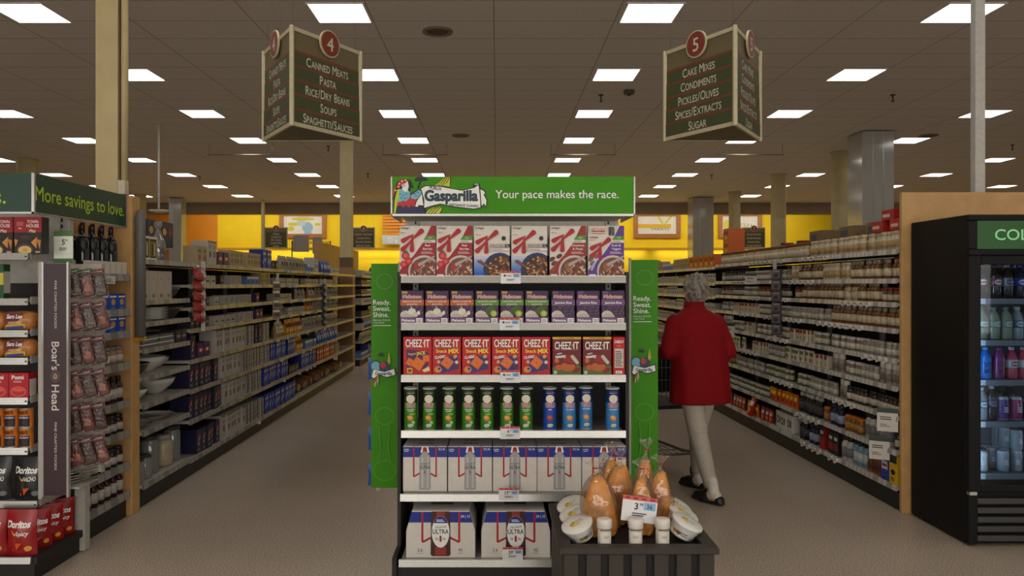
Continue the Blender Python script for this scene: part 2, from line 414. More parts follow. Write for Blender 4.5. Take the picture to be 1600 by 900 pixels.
# ------------------------------------------------------------------ posts and columns
cream = mat('cream_post_paint', (205, 188, 140), 0.55, scale=4)
tan = mat('tan_panel', (196, 154, 98), 0.55, var=0.08, scale=12)
tan2 = mat('tan_column_base', (170, 128, 84), 0.6, var=0.06, scale=8)
brown = mat('brown_band', (110, 84, 62), 0.6); steel = mat('brushed_steel', (190, 190, 186), 0.35, 0.8, scale=60)
t = thing('support_post', 'cream square support post with conduit behind the green header on the left', 'post', (-3.12, 6.25, 0))
mb = MB(); mb.box(-0.115, 0.065, -0.06, 0.12, 0, H, cream, 0.004); mb.build('post', t)
mb = MB(); mb.tube([(0.108, -0.03, 2.39), (0.108, -0.03, H)], 0.028, cream, 10); mb.box(0.067, 0.078, -0.05, 0.10, 0, H, brown); mb.build('conduit', t)
mb = MB(); mb.box(0.079, 0.135, -0.085, -0.02, 2.28, 2.39, mat('pale_box', (215, 205, 180), 0.5)); mb.build('junction_box', t)
t = thing('support_post', 'cream square support post standing at the far end of the left aisle shelving', 'post', (-2.76, 14.15, 0))
mb = MB(); mb.box(-0.11, 0.10, -0.1, 0.1, 2.05, H, cream, 0.004); mb.build('post', t)
mb = MB(); mb.box(-0.115, 0.105, -0.105, 0.105, 1.87, 2.05, brown); mb.build('band', t)
mb = MB(); mb.box(-0.12, 0.13, -0.12, 0.12, 0, 1.87, tan2); mb.build('casing', t)
t = thing('power_pole', 'thin white square power pole rising behind the drinks cooler', 'pole', (3.40, 5.42, 0))
mb = MB(); mb.box(-0.04, 0.032, -0.03, 0.03, 0, H, mat('white_pole', (190, 188, 182), 0.35), 0.006); mb.build('shaft', t)
mb = MB(); mb.box(-0.055, 0.05, -0.045, 0.045, 0.001, 0.03, steel); mb.build('foot_plate', t)
rc = mat('round_column_paint', (196, 180, 136), 0.6, scale=3)
for lab, x, y, d in (('nearest of the round cream columns right of the right aisle', 7.62, 17.0, 0.40), ('middle round cream column right of the right aisle', 7.52, 20.5, 0.39),
                     ('farthest round cream column right of the right aisle', 7.53, 24.3, 0.36), ('round cream column behind the left green header sign', -11.0, 18.0, 0.42),
                     ('round cream column far behind the grey bumper tube on the left', -11.6, 25.0, 0.36)):
    mb = MB(); r = d / 2
    mb.lathe([(r + 0.02, 0), (r + 0.02, 0.18), (r, 0.2), (r, 1.2), (r - 0.004, 1.21), (r, 1.22), (r, 2.4), (r - 0.004, 2.41), (r, 2.42), (r, 3.3), (r - 0.004, 3.31), (r, 3.32), (r, H - 0.05), (r + 0.02, H - 0.04), (r + 0.02, H)], rc, 28)
    tag(mb.build('round_column', loc=(x, y, 0)), lab, 'column', 'round columns')
mir = mat('mirror_grey_panel', (172, 170, 164), 0.14, 0.0, var=0.03, coat=0.6)
for lab, x, y, wd in (('grey glossy square column right of the round columns', 7.25, 14.9, 0.61), ('grey glossy square column left of the farthest round column', 6.9, 26.0, 0.70), ('grey glossy square column far left in front of the orange wall', -10.8, 26.0, 0.42)):
    t = thing('square_column', lab, 'column', (x, y, 0), group='grey clad columns')
    mb = MB(); mb.box(-wd / 2, wd / 2, -wd / 2, wd / 2, 0, H - 0.02, mir, 0.01); mb.build('cladding', t)
    mb = MB()
    for sx in (-1, 1): mb.box(sx * wd / 2 * 0.32 - 0.01, sx * wd / 2 * 0.32 + 0.01, -wd / 2 - 0.006, -wd / 2 - 0.0005, 0, H - 0.02, steel)
    mb.build('joint_strip', t)
mb = MB(); mb.box(-0.05, 0.05, -0.05, 0.05, 0, H, mat('pale_post', (200, 190, 140), 0.5)); tag(mb.build('wall_post', loc=(-8.06, 26.5, 0)), 'thin pale post in front of the yellow back wall', 'post')
# ------------------------------------------------------------------ ceiling fittings
dk = mat('dark_fitting', (70, 58, 46), 0.6); spk = mat('speaker_grille', (120, 104, 88), 0.6)
for lab, x, y in (('large round ceiling speaker nearest the camera', X_(684, 8.9), 8.9), ('round ceiling speaker farther off above the middle', X_(720, 15.1), 15.1), ('round ceiling speaker above the right columns', X_(1451, 15.1), 15.1)):
    t = thing('ceiling_speaker', lab, 'speaker', (x, y, H))
    mb = MB(); mb.lathe([(0.12, 0.0), (0.175, 0.0), (0.175, -0.015), (0.13, -0.02), (0.125, -0.006)], spk, 28); mb.build('rim', t)
    mb = MB(); mb.lathe([(0.124, -0.002), (0.122, -0.006), (0.08, -0.009), (0.01, -0.010)], dk, 24); mb.build('grille', t)
for lab, px, py in (('sprinkler head right of the middle lights', 939, 160), ('sprinkler head right of the far post', 513, 240), ('sprinkler head left of the green header', 575, 283), ('sprinkler head below the right sign', 1112, 285),
                    ('sprinkler head between the right ceiling lights', 1395, 160), ('sprinkler head above the left aisle shelving', 312, 287), ('sprinkler head by the right power pole', 1582, 238)):
    d = (445 - py) + 12; Y = (H - CAM_H) * FPX / d
    t = thing('sprinkler_head', 'small ' + lab, 'sprinkler', (X_(px, Y), Y, H), group='ceiling sprinklers')
    mb = MB(); mb.lathe([(0.04, 0), (0.04, -0.012), (0.012, -0.02), (0.012, -0.06), (0.009, -0.0845)], dk, 14); mb.build('stem', t)
    mb = MB(); mb.lathe([(0.009, -0.0855), (0.026, -0.1), (0.026, -0.104), (0.008, -0.115)], dk, 12); mb.build('deflector', t)
mb = MB(); mb.box(-0.075, 0.075, -0.06, 0.06, -0.06, 0, dk, 0.012); mb.lathe([(0.03, -0.061), (0.03, -0.08), (0.015, -0.09)], dk, 12)
tag(mb.build('smoke_detector', loc=(X_(983, 11.6), 11.6, H)), 'dark smoke detector beside the second right-aisle light', 'detector')
rail = mat('rail_metal', (176, 160, 140), 0.3, 0.7)
for lab, px in (('leftmost hanging rail beside the left sign', 376), ('hanging rail left of the middle lights', 648), ('hanging rail right of the middle lights', 911), ('rightmost hanging rail under the right sign', 1173)):
    t = thing('hanging_rail', lab + ', thin and bare', 'rail', (X_(px, 16), 16, 0), group='thin rails hung from the ceiling')
    mb = MB(); mb.tube([(-0.69, 0, 4.26), (0.69, 0, 4.26)], 0.014, rail, 8); mb.build('bar', t)
    for sx in (-0.66, 0.66):
        mb = MB(); mb.tube([(sx, 0, 4.27), (sx, 0, H)], 0.006, rail, 6); mb.build('drop_rod', t)
t = thing('hanging_fixture', 'white rod hung from the ceiling with a flat tray at its foot', 'fixture', (X_(248, 14.1), 14.1, 0))
wm = mat('white_metal', (222, 218, 208), 0.4)
mb = MB(); mb.tube([(0, 0, 2.95), (0, 0, H)], 0.022, wm, 8); mb.build('rod', t)
mb = MB(); mb.lathe([(0.02, 2.93), (0.17, 2.92), (0.17, 2.90), (0.1, 2.88)], wm, 20); mb.build('tray', t)
# ------------------------------------------------------------------ back wall pictures
wood = mat('picture_wood', (170, 108, 56), 0.5, scale=8); paper = mat('poster_white', (232, 230, 222), 0.6, scale=1)
def picture(px0, px1, label, draw):
    Y = YB - 0.03; x0, x1 = X_(px0, Y), X_(px1, Y); wd = x1 - x0; z0, z1 = Z_(372, Y), 4.38
    t = thing('framed_poster', label, 'poster', ((x0 + x1) / 2, Y, z0)); fw = 0.16
    mb = MB()
    for a in ((-wd / 2, wd / 2, 0, fw), (-wd / 2, wd / 2, z1 - z0 - fw, z1 - z0), (-wd / 2, -wd / 2 + fw, fw, z1 - z0 - fw), (wd / 2 - fw, wd / 2, fw, z1 - z0 - fw)):
        mb.box(a[0], a[1], -0.07, 0.02, a[2], a[3], wood)
    mb.build('frame', t)
    mb = MB(); w2, h2 = wd - 2 * fw, z1 - z0 - 2 * fw; mb.box(-w2 / 2, w2 / 2, -0.02, 0.01, fw, fw + h2, paper)
    draw(Print(mb, w2, h2, -0.02, fw, step=0.001)); mb.build('print', t)
def d1(p):
    b = K(150, 184, 214, 0.6); y = K(210, 200, 70, 0.6)
    p.ell(0.62, 0.38, 0.14, 0.3, b); p.rect(0.54, 0.0, 0.72, 0.35, b); p.ell(0.45, 0.62, 0.12, 0.18, K(190, 205, 220, 0.6)); p.ell(0.18, 0.3, 0.1, 0.14, y); p.ell(0.25, 0.55, 0.14, 0.1, y); p.ell(0.88, 0.55, 0.08, 0.08, y); p.ell(0.5, 0.85, 0.3, 0.1, y)
def d2(p):
    p.rect(0.0, 0.34, 0.86, 0.56, K(230, 180, 30, 0.6)); p.poly([(0.5, 1), (0.56, 1), (0.68, 0.6), (0.62, 0.58)], K(214, 210, 60, 0.6)); p.poly([(0.84, 1), (0.9, 1), (0.74, 0.58), (0.68, 0.6)], K(214, 210, 60, 0.6))
    p.text('VARIETY', 0.58, 0.28, 0.13, K(90, 80, 60, 0.6), width=0.5)
def d3(p):
    p.ell(0.14, 0.5, 0.1, 0.3, K(214, 210, 60, 0.6)); p.text('FRESH', 0.55, 0.5, 0.22, K(200, 180, 90, 0.6), width=0.56)
picture(437, 510, 'wood-framed poster with pale blue and yellow shapes on the yellow wall', d1)
picture(990, 1063, 'wood-framed poster reading variety on the yellow wall right of the banner', d2)
picture(1122, 1190, 'wood-framed poster partly behind the farthest round column', d3)
t = thing('hanging_wall_sign', 'white lit-looking letter sign under orange slats beside the green header', 'sign', (X_(622, 29.7), 29.78, 0))
mb = MB()
for i in range(7): mb.box(-0.62, 0.75, 0, 0.05, 3.5 + i * 0.12, 3.58 + i * 0.12, K(226, 140, 40, 0.5))
mb.build('slats', t)
mb = MB(); mb.box(-0.62, 0.5, -0.04, -0.001, 3.12, 3.47, K(200, 208, 214, 0.5)); mb.text('D', K(240, 242, 244, 0.4), (-0.3, -0.045, 3.3), (1, 0, 0), (0, 0, 1), 0.2, bold=0.01); mb.text('e', K(240, 242, 244, 0.4), (-0.08, -0.045, 3.28), (1, 0, 0), (0, 0, 1), 0.2, bold=0.01); mb.build('letter_board', t)
# ------------------------------------------------------------------ far partition and rack
mb = MB(); mb.box(-4.62, -4.5, 19.4, 25.0, 0, 2.64, tan, 0.01); tag(mb.build('partition'), 'tall plain tan partition standing behind the left shelving', 'partition')
t = thing('display_rack', 'dark wire rack holding two grey boards in front of the yellow wall', 'rack', (X_(482, 21), 21, 0))
mb = MB()
for sx in (-0.45, 0.6): mb.tube([(sx, 0, 0), (sx, 0, 2.75)], 0.015, dk, 6)
for z in (2.55, 2.68, 2.72): mb.tube([(-0.45, 0, z), (0.6, 0, z)], 0.01, dk, 6)
mb.build('wire_frame', t)
for a in ((-0.42, 0.02, 2.45, 2.9), (0.12, 0.38, 2.4, 2.85)):
    mb = MB(); mb.box(a[0], a[1], -0.04, -0.016, a[2], a[3], K(160, 154, 140, 0.6)); mb.build('board', t)
# ------------------------------------------------------------------ shelving runs
metal_w = mat('shelf_paint', (176, 172, 164), 0.45, scale=40)
lipm = mat('shelf_lip_metal', (172, 171, 166), 0.27, 0.7, var=0.05, scale=50)
black = mat('black_kick', (24, 22, 21), 0.5, var=0.1)
backp = mat('shelf_back', (58, 54, 50), 0.7)
def channel_mat(name, axis, off, wid, light, dark_):
    m = bpy.data.materials.new(name); m.use_nodes = True; nt = m.node_tree; b = nt.nodes['Principled BSDF']
    tc = nt.nodes.new('ShaderNodeTexCoord'); sp = nt.nodes.new('ShaderNodeSeparateXYZ'); nt.links.new(tc.outputs['Object'], sp.inputs[0])
    a = nt.nodes.new('ShaderNodeMath'); a.operation = 'MULTIPLY'; a.inputs[1].default_value = 1 / wid; nt.links.new(sp.outputs[axis], a.inputs[0])
    fl = nt.nodes.new('ShaderNodeMath'); fl.operation = 'FLOOR'; nt.links.new(a.outputs[0], fl.inputs[0])
    wn = nt.nodes.new('ShaderNodeTexWhiteNoise'); wn.noise_dimensions = '1D'; nt.links.new(fl.outputs[0], wn.inputs['W'])
    fr = nt.nodes.new('ShaderNodeMath'); fr.operation = 'FRACT'; nt.links.new(a.outputs[0], fr.inputs[0])
    g1 = nt.nodes.new('ShaderNodeMath'); g1.operation = 'GREATER_THAN'; g1.inputs[1].default_value = 0.18; nt.links.new(fr.outputs[0], g1.inputs[0])
    g2 = nt.nodes.new('ShaderNodeMath'); g2.operation = 'GREATER_THAN'; g2.inputs[1].default_value = 0.3; nt.links.new(wn.outputs['Value'], g2.inputs[0])
    mm = nt.nodes.new('ShaderNodeMath'); mm.operation = 'MULTIPLY'; nt.links.new(g1.outputs[0], mm.inputs[0]); nt.links.new(g2.outputs[0], mm.inputs[1])
    mx = nt.nodes.new('ShaderNodeMix'); mx.data_type = 'RGBA'; nt.links.new(mm.outputs[0], mx.inputs[0]); mx.inputs[6].default_value = srgb(dark_); mx.inputs[7].default_value = srgb(light)
    nt.links.new(mx.outputs[2], b.inputs['Base Color']); b.inputs['Roughness'].default_value = 0.3; return m
chan_l = channel_mat('price_channel_grey', 'Y', 0, 0.085, (150, 147, 142), (118, 115, 110))
chan_r = channel_mat('price_channel_white', 'Y', 0, 0.062, (206, 202, 194), (158, 155, 148))
class Run:
    """a straight run of shelving: local frame has +Y along the aisle and +X towards the shopper (sgn=+1) or -X (sgn=-1)"""
    def __init__(s, name, label, x0, y0, ang, sgn, chan, depth=0.42):
        s.x0, s.y0, s.a, s.sgn, s.depth, s.chan = x0, y0, ang, sgn, depth, chan
        s.root = thing(name, label, 'shelving', (x0, y0, 0), ang); s.cnt = {}
    def s_px(s, px):
        q = px - VPX; return (FPX * s.x0 - q * s.y0) / (FPX * math.sin(s.a) + q * math.cos(s.a))
    def w(s, d, t, z):       # d = distance back from the shelf edge, t = along the run
        x = -s.sgn * d; ca, sa = math.cos(s.a), math.sin(s.a)
        return (s.x0 + x * ca - t * sa, s.y0 + x * sa + t * ca, z)
    def bx(s, mb, d0, d1, t0, t1, z0, z1, m, bev=0): mb.box(-s.sgn * d0, -s.sgn * d1, t0, t1, z0, z1, m, bev)
    def carcass(s, t0, t1, ztop, step=0.92):
        mb = MB(); s.bx(mb, 0.03, s.depth, t0, t1, 0, 0.12, black); mb.build('kick_base', s.root)
        mb = MB(); s.bx(mb, s.depth, s.depth + 0.03, t0, t1, 0, ztop, backp); mb.build('back_panel', s.root)
        n = max(1, round((t1 - t0) / step))
        for i in range(n + 1):
            t = t0 + 0.02 + (t1 - t0 - 0.04) * i / n; mb = MB(); s.bx(mb, s.depth - 0.03, s.depth, t - 0.02, t + 0.02, 0.12, ztop, metal_w); mb.build('upright', s.root)
    def shelf(s, t0, t1, z):
        mb = MB(); s.bx(mb, 0.005, s.depth - 0.005, t0, t1, z - 0.022, z, metal_w); o = mb.build('shelf', s.root)
        mb = MB(); e = s.sgn
        mb.prism([(-e * 0.006, z - 0.029), (e * 0.009, z - 0.031), (e * 0.004, z + 0.004), (-e * 0.006, z + 0.004)], 'y', t0 + 0.004, t1 - 0.004, s.chan); mb.build('price_channel', o)
    def put(s, kind, t, z, shelf, d=None, rot=0.0, runname='left aisle', end='near end', sc=1.0, group=True):
        k = KIND[kind]
        key = (k['phrase'], shelf); i = s.cnt.get(key, 0); s.cnt[key] = i + 1
        d = (k['d'] / 2 + 0.012) if d is None else d
        o = obj(k['name'], k['me'], None, s.w(d, t, z + 0.0008), (0, 0, s.a + s.sgn * PI / 2 + rot))
        if sc != 1.0: o.scale = (sc, sc, sc)
        tag(o, f"{ordw(i)} {k['phrase']} from {end}, {shelf}, {runname}", k['cat'], f"{k['phrase']} rows")
        return o
    def row(s, kind, t0, t1, z, shelf, gap=0.006, jit=0.004, **k):
        wd = KIND[kind]['w'] + gap; n = int((t1 - t0 + gap) / wd)
        if n < 1: return
        off = (t1 - t0 - n * wd + gap) / 2
        for i in range(n):
            dd = KIND[kind]['d'] / 2 + 0.012 + random.random() * 0.02
            s.put(kind, t0 + off + wd * (i + 0.5) - gap / 2, z, shelf, d=dd, rot=random.uniform(-1, 1) * jit * 8 * min(1, 0.06 / KIND[kind]['w']) * gap / 0.006, **k)
_tens = {2: 'twenty', 3: 'thirty', 4: 'forty', 5: 'fifty', 6: 'sixty', 7: 'seventy', 8: 'eighty', 9: 'ninety'}
_tenths = {2: 'twentieth', 3: 'thirtieth', 4: 'fortieth', 5: 'fiftieth', 6: 'sixtieth', 7: 'seventieth', 8: 'eightieth', 9: 'ninetieth'}
_u = ['', 'first', 'second', 'third', 'fourth', 'fifth', 'sixth', 'seventh', 'eighth', 'ninth']
def ordw(i):
    n = i + 1
    if n == 1: return 'first'
    if n <= 20: return ORD[i]
    if n < 100: return _tenths[n // 10] if n % 10 == 0 else _tens[n // 10] + '-' + _u[n % 10]
    return 'hundred and ' + ordw(n - 101) if n > 100 else 'hundredth'
SH = ['top shelf', 'second shelf', 'third shelf', 'fourth shelf', 'fifth shelf', 'sixth shelf', 'seventh shelf', 'eighth shelf', 'ninth shelf']
# ------------------------------------------------------------------ product kinds
KIND = {}
def kind(k, name, cat, phrase, w, d, me): KIND[k] = dict(name=name, cat=cat, phrase=phrase, w=w, d=d, me=me)
def carton(k, name, cat, phrase, w, d, h, col, draw=None, rough=0.45, bev=0.0015):
    mb = MB(); mb.box(-w / 2, w / 2, -d / 2, d / 2, 0, h, K(*col, rough), bev)
    if draw: draw(Print(mb, w, h, -d / 2))
    kind(k, name, cat, phrase, w, d, mb.data(name))
def pouch(k, name, cat, phrase, w, d, h, col, draw=None, rough=0.35):
    mb = MB(); n = 10; m = K(*col, rough)
    def fn(u, v, l, side=-1):
        b = (1 - abs(2 * u - 1) ** 3) * min(1, (1 - v) * 2.2 + 0.02) * min(1, 0.75 + v) * (1 + 0.08 * math.sin(17 * u + 9 * v))
        return ((u - 0.5) * w * (1 - 0.08 * math.sin(PI * v)), side * (d / 2 * b + 0.002 + l), v * h)
    for side in (-1, 1):
        vs = [fn(i / n, j / n, 0, side) for j in range(n + 1) for i in range(n + 1)]
        fs = [(j * (n + 1) + i, j * (n + 1) + i + 1, (j + 1) * (n + 1) + i + 1, (j + 1) * (n + 1) + i) for j in range(n) for i in range(n)]
        if side > 0: fs = [f[::-1] for f in fs]
        mb.add(vs, fs, m, True)
    for u in (0, 1):
        vs = [fn(u, j / n, 0, sd) for j in range(n + 1) for sd in (-1, 1)]; mb.add(vs, [(2 * j, 2 * j + 1, 2 * j + 3, 2 * j + 2) for j in range(n)], m)
    vs = [fn(i / n, 0, 0, sd) for i in range(n + 1) for sd in (-1, 1)]; mb.add(vs, [(2 * j, 2 * j + 1, 2 * j + 3, 2 * j + 2) for j in range(n)], m)
    vs = [fn(i / n, 1, 0, sd) for i in range(n + 1) for sd in (-1, 1)]; mb.add(vs, [(2 * j, 2 * j + 1, 2 * j + 3, 2 * j + 2) for j in range(n)], m)
    if draw: draw(Print(mb, w, h, fn=lambda u, v, l: fn(u, v, l + 0.0006)))
    kind(k, name, cat, phrase, w, d, mb.data(name))
def jar(k, name, cat, phrase, r, h, body, cap, label=None, neck=0.8, caph=0.2, caprad=0.9, n=12, rough=0.2):
    mb = MB(); B = K(*body, rough); Cc = K(*cap, 0.4); hb = h * (1 - caph)
    pr = [(r * 0.94, 0), (r, 0.004, B), (r, hb * 0.2, B)]
    if label: L = K(*label, 0.5); pr += [(r * 1.012, hb * 0.2, L), (r * 1.012, hb * 0.68, L), (r, hb * 0.68, B)]
    pr += [(r, hb * 0.82, B), (r * neck, hb * 0.97, B), (r * neck, hb, B), (r * caprad, hb, Cc), (r * caprad, h - 0.003, Cc), (r * caprad * 0.92, h, Cc)]
    mb.lathe(pr, B, n); kind(k, name, cat, phrase, 2 * r, 2 * r, mb.data(name))
# --- left aisle
wht = K(225, 220, 208); dkb = K(58, 38, 30); blk = K(22, 20, 22)
def dn(p): p.ell(0.5, 0.62, 0.3, 0.06, K(220, 130, 120), 0.9); p.ell(0.42, 0.4, 0.16, 0.05, K(230, 200, 190), 0.9); p.lines(0.2, 0.1, 0.8, 0.22, 3, K(150, 150, 170))
carton('navy', 'navy_carton', 'carton', 'navy carton with pale swoosh', 0.105, 0.15, 0.195, (24, 26, 60), dn)
def dw(p): p.rect(0.28, 0.3, 0.72, 0.55, K(120, 92, 70)); p.lines(0.2, 0.68, 0.8, 0.82, 2, K(110, 100, 90)); p.rect(0, 0.93, 1, 1, K(96, 120, 70))
carton('white', 'off_white_carton', 'carton', 'off-white carton with brown square', 0.10, 0.15, 0.205, (182, 177, 170), dw)
def dbw(p): p.rect(0, 0, 0.35, 1, dkb); p.ell(0.66, 0.55, 0.22, 0.13, dkb); p.ell(0.66, 0.55, 0.13, 0.08, wht); p.lines(0.45, 0.15, 0.9, 0.3, 3, dkb)
carton('brown', 'brown_and_white_carton', 'carton', 'brown and white carton', 0.085, 0.14, 0.195, (176, 171, 163), dbw)
def dbl(p): p.poly([(0, 0.2), (1, 0.5), (1, 0.62), (0, 0.35)], K(150, 180, 230)); p.ell(0.5, 0.78, 0.3, 0.07, wht)
carton('blue', 'blue_carton', 'carton', 'bright blue carton', 0.085, 0.15, 0.205, (24, 52, 150), dbl)
def ds(p): p.rect(0.2, 0.3, 0.8, 0.5, K(70, 66, 60)); p.lines(0.15, 0.65, 0.6, 0.8, 2, K(140, 134, 120))
carton('short', 'short_white_box', 'box', 'short white box with dark label', 0.135, 0.14, 0.095, (182, 178, 170), ds)
def de(p): p.ell(0.5, 0.5, 0.32, 0.32, blk); p.ell(0.5, 0.5, 0.22, 0.22, wht); p.ell(0.5, 0.5, 0.12, 0.12, blk)
carton('emblem', 'white_emblem_box', 'box', 'white box with black ring emblem', 0.11, 0.14, 0.105, (180, 176, 168), de)
carton('dark', 'dark_box', 'box', 'small dark box', 0.10, 0.13, 0.10, (44, 40, 48), lambda p: (p.rect(0.15, 0.4, 0.85, 0.6, K(150, 140, 130)), p.lines(0.2, 0.7, 0.8, 0.85, 2, K(120, 110, 110))))
carton('purple', 'purple_box', 'box', 'purple box', 0.13, 0.14, 0.12, (70, 40, 84), lambda p: (p.rect(0.1, 0.35, 0.9, 0.65, K(190, 60, 70)), p.ell(0.5, 0.5, 0.2, 0.12, wht)))
carton('lightblue', 'light_blue_box', 'box', 'light blue box', 0.15, 0.14, 0.10, (90, 130, 190), lambda p: (p.rect(0, 0.7, 1, 1, wht), p.ell(0.4, 0.35, 0.25, 0.22, K(30, 60, 150))))
carton('red', 'red_box', 'box', 'red box', 0.12, 0.14, 0.19, (184, 24, 28), lambda p: (p.rect(0.15, 0.55, 0.85, 0.75, wht), p.ell(0.5, 0.28, 0.3, 0.16, K(230, 170, 60))))
carton('cream', 'cream_carton', 'carton', 'cream carton with small picture', 0.09, 0.12, 0.15, (172, 156, 124), lambda p: (p.ell(0.5, 0.35, 0.3, 0.18, K(150, 100, 60)), p.lines(0.15, 0.65, 0.85, 0.85, 2, K(90, 70, 50))))
carton('overstock', 'large_navy_case', 'case', 'large navy case', 0.24, 0.22, 0.2, (22, 26, 62), lambda p: (p.ell(0.3, 0.6, 0.14, 0.14, K(214, 170, 90)), p.ell(0.75, 0.6, 0.1, 0.16, K(150, 40, 50))))
def dmug(p): p.rect(0.08, 0.1, 0.92, 0.9, K(60, 52, 46)); p.rect(0.2, 0.18, 0.8, 0.78, K(150, 130, 60)); p.rect(0.3, 0.2, 0.5, 0.7, K(30, 26, 26)); p.rect(0.6, 0.2, 0.72, 0.7, K(200, 190, 150))
carton('glassbox', 'glassware_box', 'box', 'white-framed glassware box', 0.13, 0.16, 0.17, (222, 218, 206), dmug)
carton('tallwhite', 'tall_white_box', 'box', 'tall white box', 0.12, 0.2, 0.21, (182, 174, 162), lambda p: (p.rect(0.3, 0.08, 0.7, 0.2, K(130, 110, 90)), p.lines(0.3, 0.7, 0.6, 0.8, 2, K(140, 130, 120))))
pouch('yellow', 'yellow_bag', 'bag', 'yellow bag', 0.11, 0.07, 0.19, (214, 150, 30), lambda p: (p.rect(0.1, 0.5, 0.9, 0.75, K(110, 50, 20)), p.ell(0.5, 0.3, 0.28, 0.14, K(240, 220, 160))))
pouch('tanbag', 'tan_bag', 'bag', 'tan coffee bag', 0.11, 0.08, 0.18, (176, 140, 96), lambda p: (p.rect(0.12, 0.3, 0.88, 0.7, K(226, 210, 180)), p.lines(0.2, 0.4, 0.8, 0.6, 3, K(110, 70, 40))))
pouch('bluebag', 'blue_bag', 'bag', 'blue bag', 0.13, 0.08, 0.18, (40, 84, 170), lambda p: (p.ell(0.5, 0.5, 0.34, 0.2, wht), p.lines(0.25, 0.42, 0.75, 0.58, 2, K(40, 60, 140))))
pouch('creambag', 'cream_bag', 'bag', 'cream bag with dark print', 0.12, 0.07, 0.17, (170, 160, 140), lambda p: (p.ell(0.5, 0.45, 0.26, 0.18, K(90, 60, 44)), p.lines(0.2, 0.7, 0.8, 0.85, 2, K(60, 50, 50))))
def ware(k, name, phrase, prof, r, m):
    mb = MB(); mb.lathe(prof, m, 28); kind(k, name, 'dish', phrase, 2 * r, 2 * r, mb.data(name))
cer = mat('glazed_ceramic', (206, 202, 192), 0.2, var=0.03); cerd = mat('dark_ceramic', (62, 58, 56), 0.25)
ware('bowl', 'serving_bowl', 'white serving bowl', [(0.05, 0), (0.06, 0.008), (0.12, 0.06), (0.142, 0.11), (0.148, 0.112), (0.13, 0.07), (0.06, 0.02), (0.01, 0.016)], 0.148, cer)
ware('darkbowl', 'dark_bowl', 'dark grey bowl', [(0.05, 0), (0.06, 0.008), (0.1, 0.05), (0.118, 0.09), (0.122, 0.091), (0.1, 0.055), (0.05, 0.02), (0.01, 0.016)], 0.122, cerd)
st = []
for i in range(7): st += [(0.09, i * 0.014), (0.14, i * 0.014 + 0.012), (0.142, i * 0.014 + 0.014), (0.10, i * 0.014 + 0.008)]
ware('plates', 'plate_stack', 'stack of white plates', st + [(0.01, 0.094)], 0.142, cer)
ware('platter', 'shallow_platter', 'shallow white platter', [(0.09, 0), (0.1, 0.006), (0.17, 0.035), (0.175, 0.036), (0.1, 0.012), (0.01, 0.01)], 0.175, cer)
glass_c = film('canister_glass', (190, 192, 188), 0.12, 0.05, 0.1, 10, alpha=0.35)
def canister(k, phrase, r, h, lid):
    mb = MB(); mb.lathe([(r * 0.9, 0), (r, 0.01), (r, h * 0.82), (r * 0.86, h * 0.88), (r * 0.84, h * 0.9)], glass_c, 22)
    mb.lathe([(r * 0.9, h * 0.9), (r * 0.95, h * 0.905, lid), (r * 0.95, h * 0.98, lid), (r * 0.8, h, lid)], lid, 22); kind(k, 'glass_canister', 'jar', phrase, 2 * r, 2 * r, mb.data('glass_canister'))
canister('can1', 'tall glass canister with dark lid', 0.062, 0.27, K(60, 56, 54)); canister('can2', 'small glass canister with dark lid', 0.052, 0.17, K(60, 56, 54))
mb = MB(); mb.lathe([(0.06, 0), (0.07, 0.01), (0.072, 0.05), (0.074, 0.14), (0.07, 0.17), (0.05, 0.2)], mat('patterned_jar', (170, 158, 134), 0.3, var=0.25, scale=90), 22)
mb.lathe([(0.054, 0.2), (0.056, 0.201), (0.056, 0.232), (0.04, 0.236)], K(150, 146, 138, 0.3), 22); kind('can3', 'mason_jar', 'jar', 'patterned glass jar with metal lid', 0.148, 0.148, mb.data('mason_jar'))
mb = MB()
for i in range(5): mb.box(-0.13 + i * 0.006, 0.13 - i * 0.004, -0.1, 0.1, i * 0.018, i * 0.018 + 0.014, K(196, 192, 184, 0.3) if i % 2 else K(110, 106, 104, 0.3), 0.003)
kind('flatpack', 'flatware_pack_stack', 'kitchenware', 'stack of flat kitchenware packs', 0.27, 0.2, mb.data('flatware_pack_stack'))
mb = MB(); gl = film('clear_bottle_glass', (225, 228, 225), 0.16, 0.04, 0.1, 12, alpha=0.1)
mb.lathe([(0.05, 0), (0.056, 0.01), (0.056, 0.12), (0.045, 0.16), (0.02, 0.225), (0.017, 0.25), (0.026, 0.255), (0.03, 0.28), (0.02, 0.298)], gl, 24)
kind('decanter', 'glass_decanter', 'bottle', 'clear swing-top glass bottle', 0.115, 0.115, mb.data('glass_decanter'))
# --- left aisle shelving
SHZ = [1.725, 1.55, 1.364, 1.19, 0.94, 0.70, 0.455, 0.145]; SH1 = [1.725, 1.44, 1.286, 1.10, 0.905, 0.715, 0.527, 0.16]
EN = ['top shelf', 'second shelf', 'third shelf', 'fourth shelf', 'fifth shelf', 'sixth shelf', 'seventh shelf', 'bottom deck']
LR = Run('left_aisle_shelving', 'long grey shelving run along the left side of the left aisle', -2.45, 5.31, 0.0142, 1, chan_l)
T1 = LR.s_px(296); T2 = LR.s_px(432); TE = 8.62
LR.carcass(0.0, TE, 1.70)
for z in SH1: LR.shelf(0.0, T1, z)
for a, b in ((T1, T2), (T2, T2 + (TE - T2) / 2), (T2 + (TE - T2) / 2, TE)):
    for z in SHZ: LR.shelf(a, b, z)
def lrow(i, segs, z=None, **k):
    for (kd, p0, p1) in segs:
        LR.row(kd, LR.s_px(p0) if p0 > 230 else 0.02, LR.s_px(p1), SHZ[i] if z is None else z, EN[i], **k)
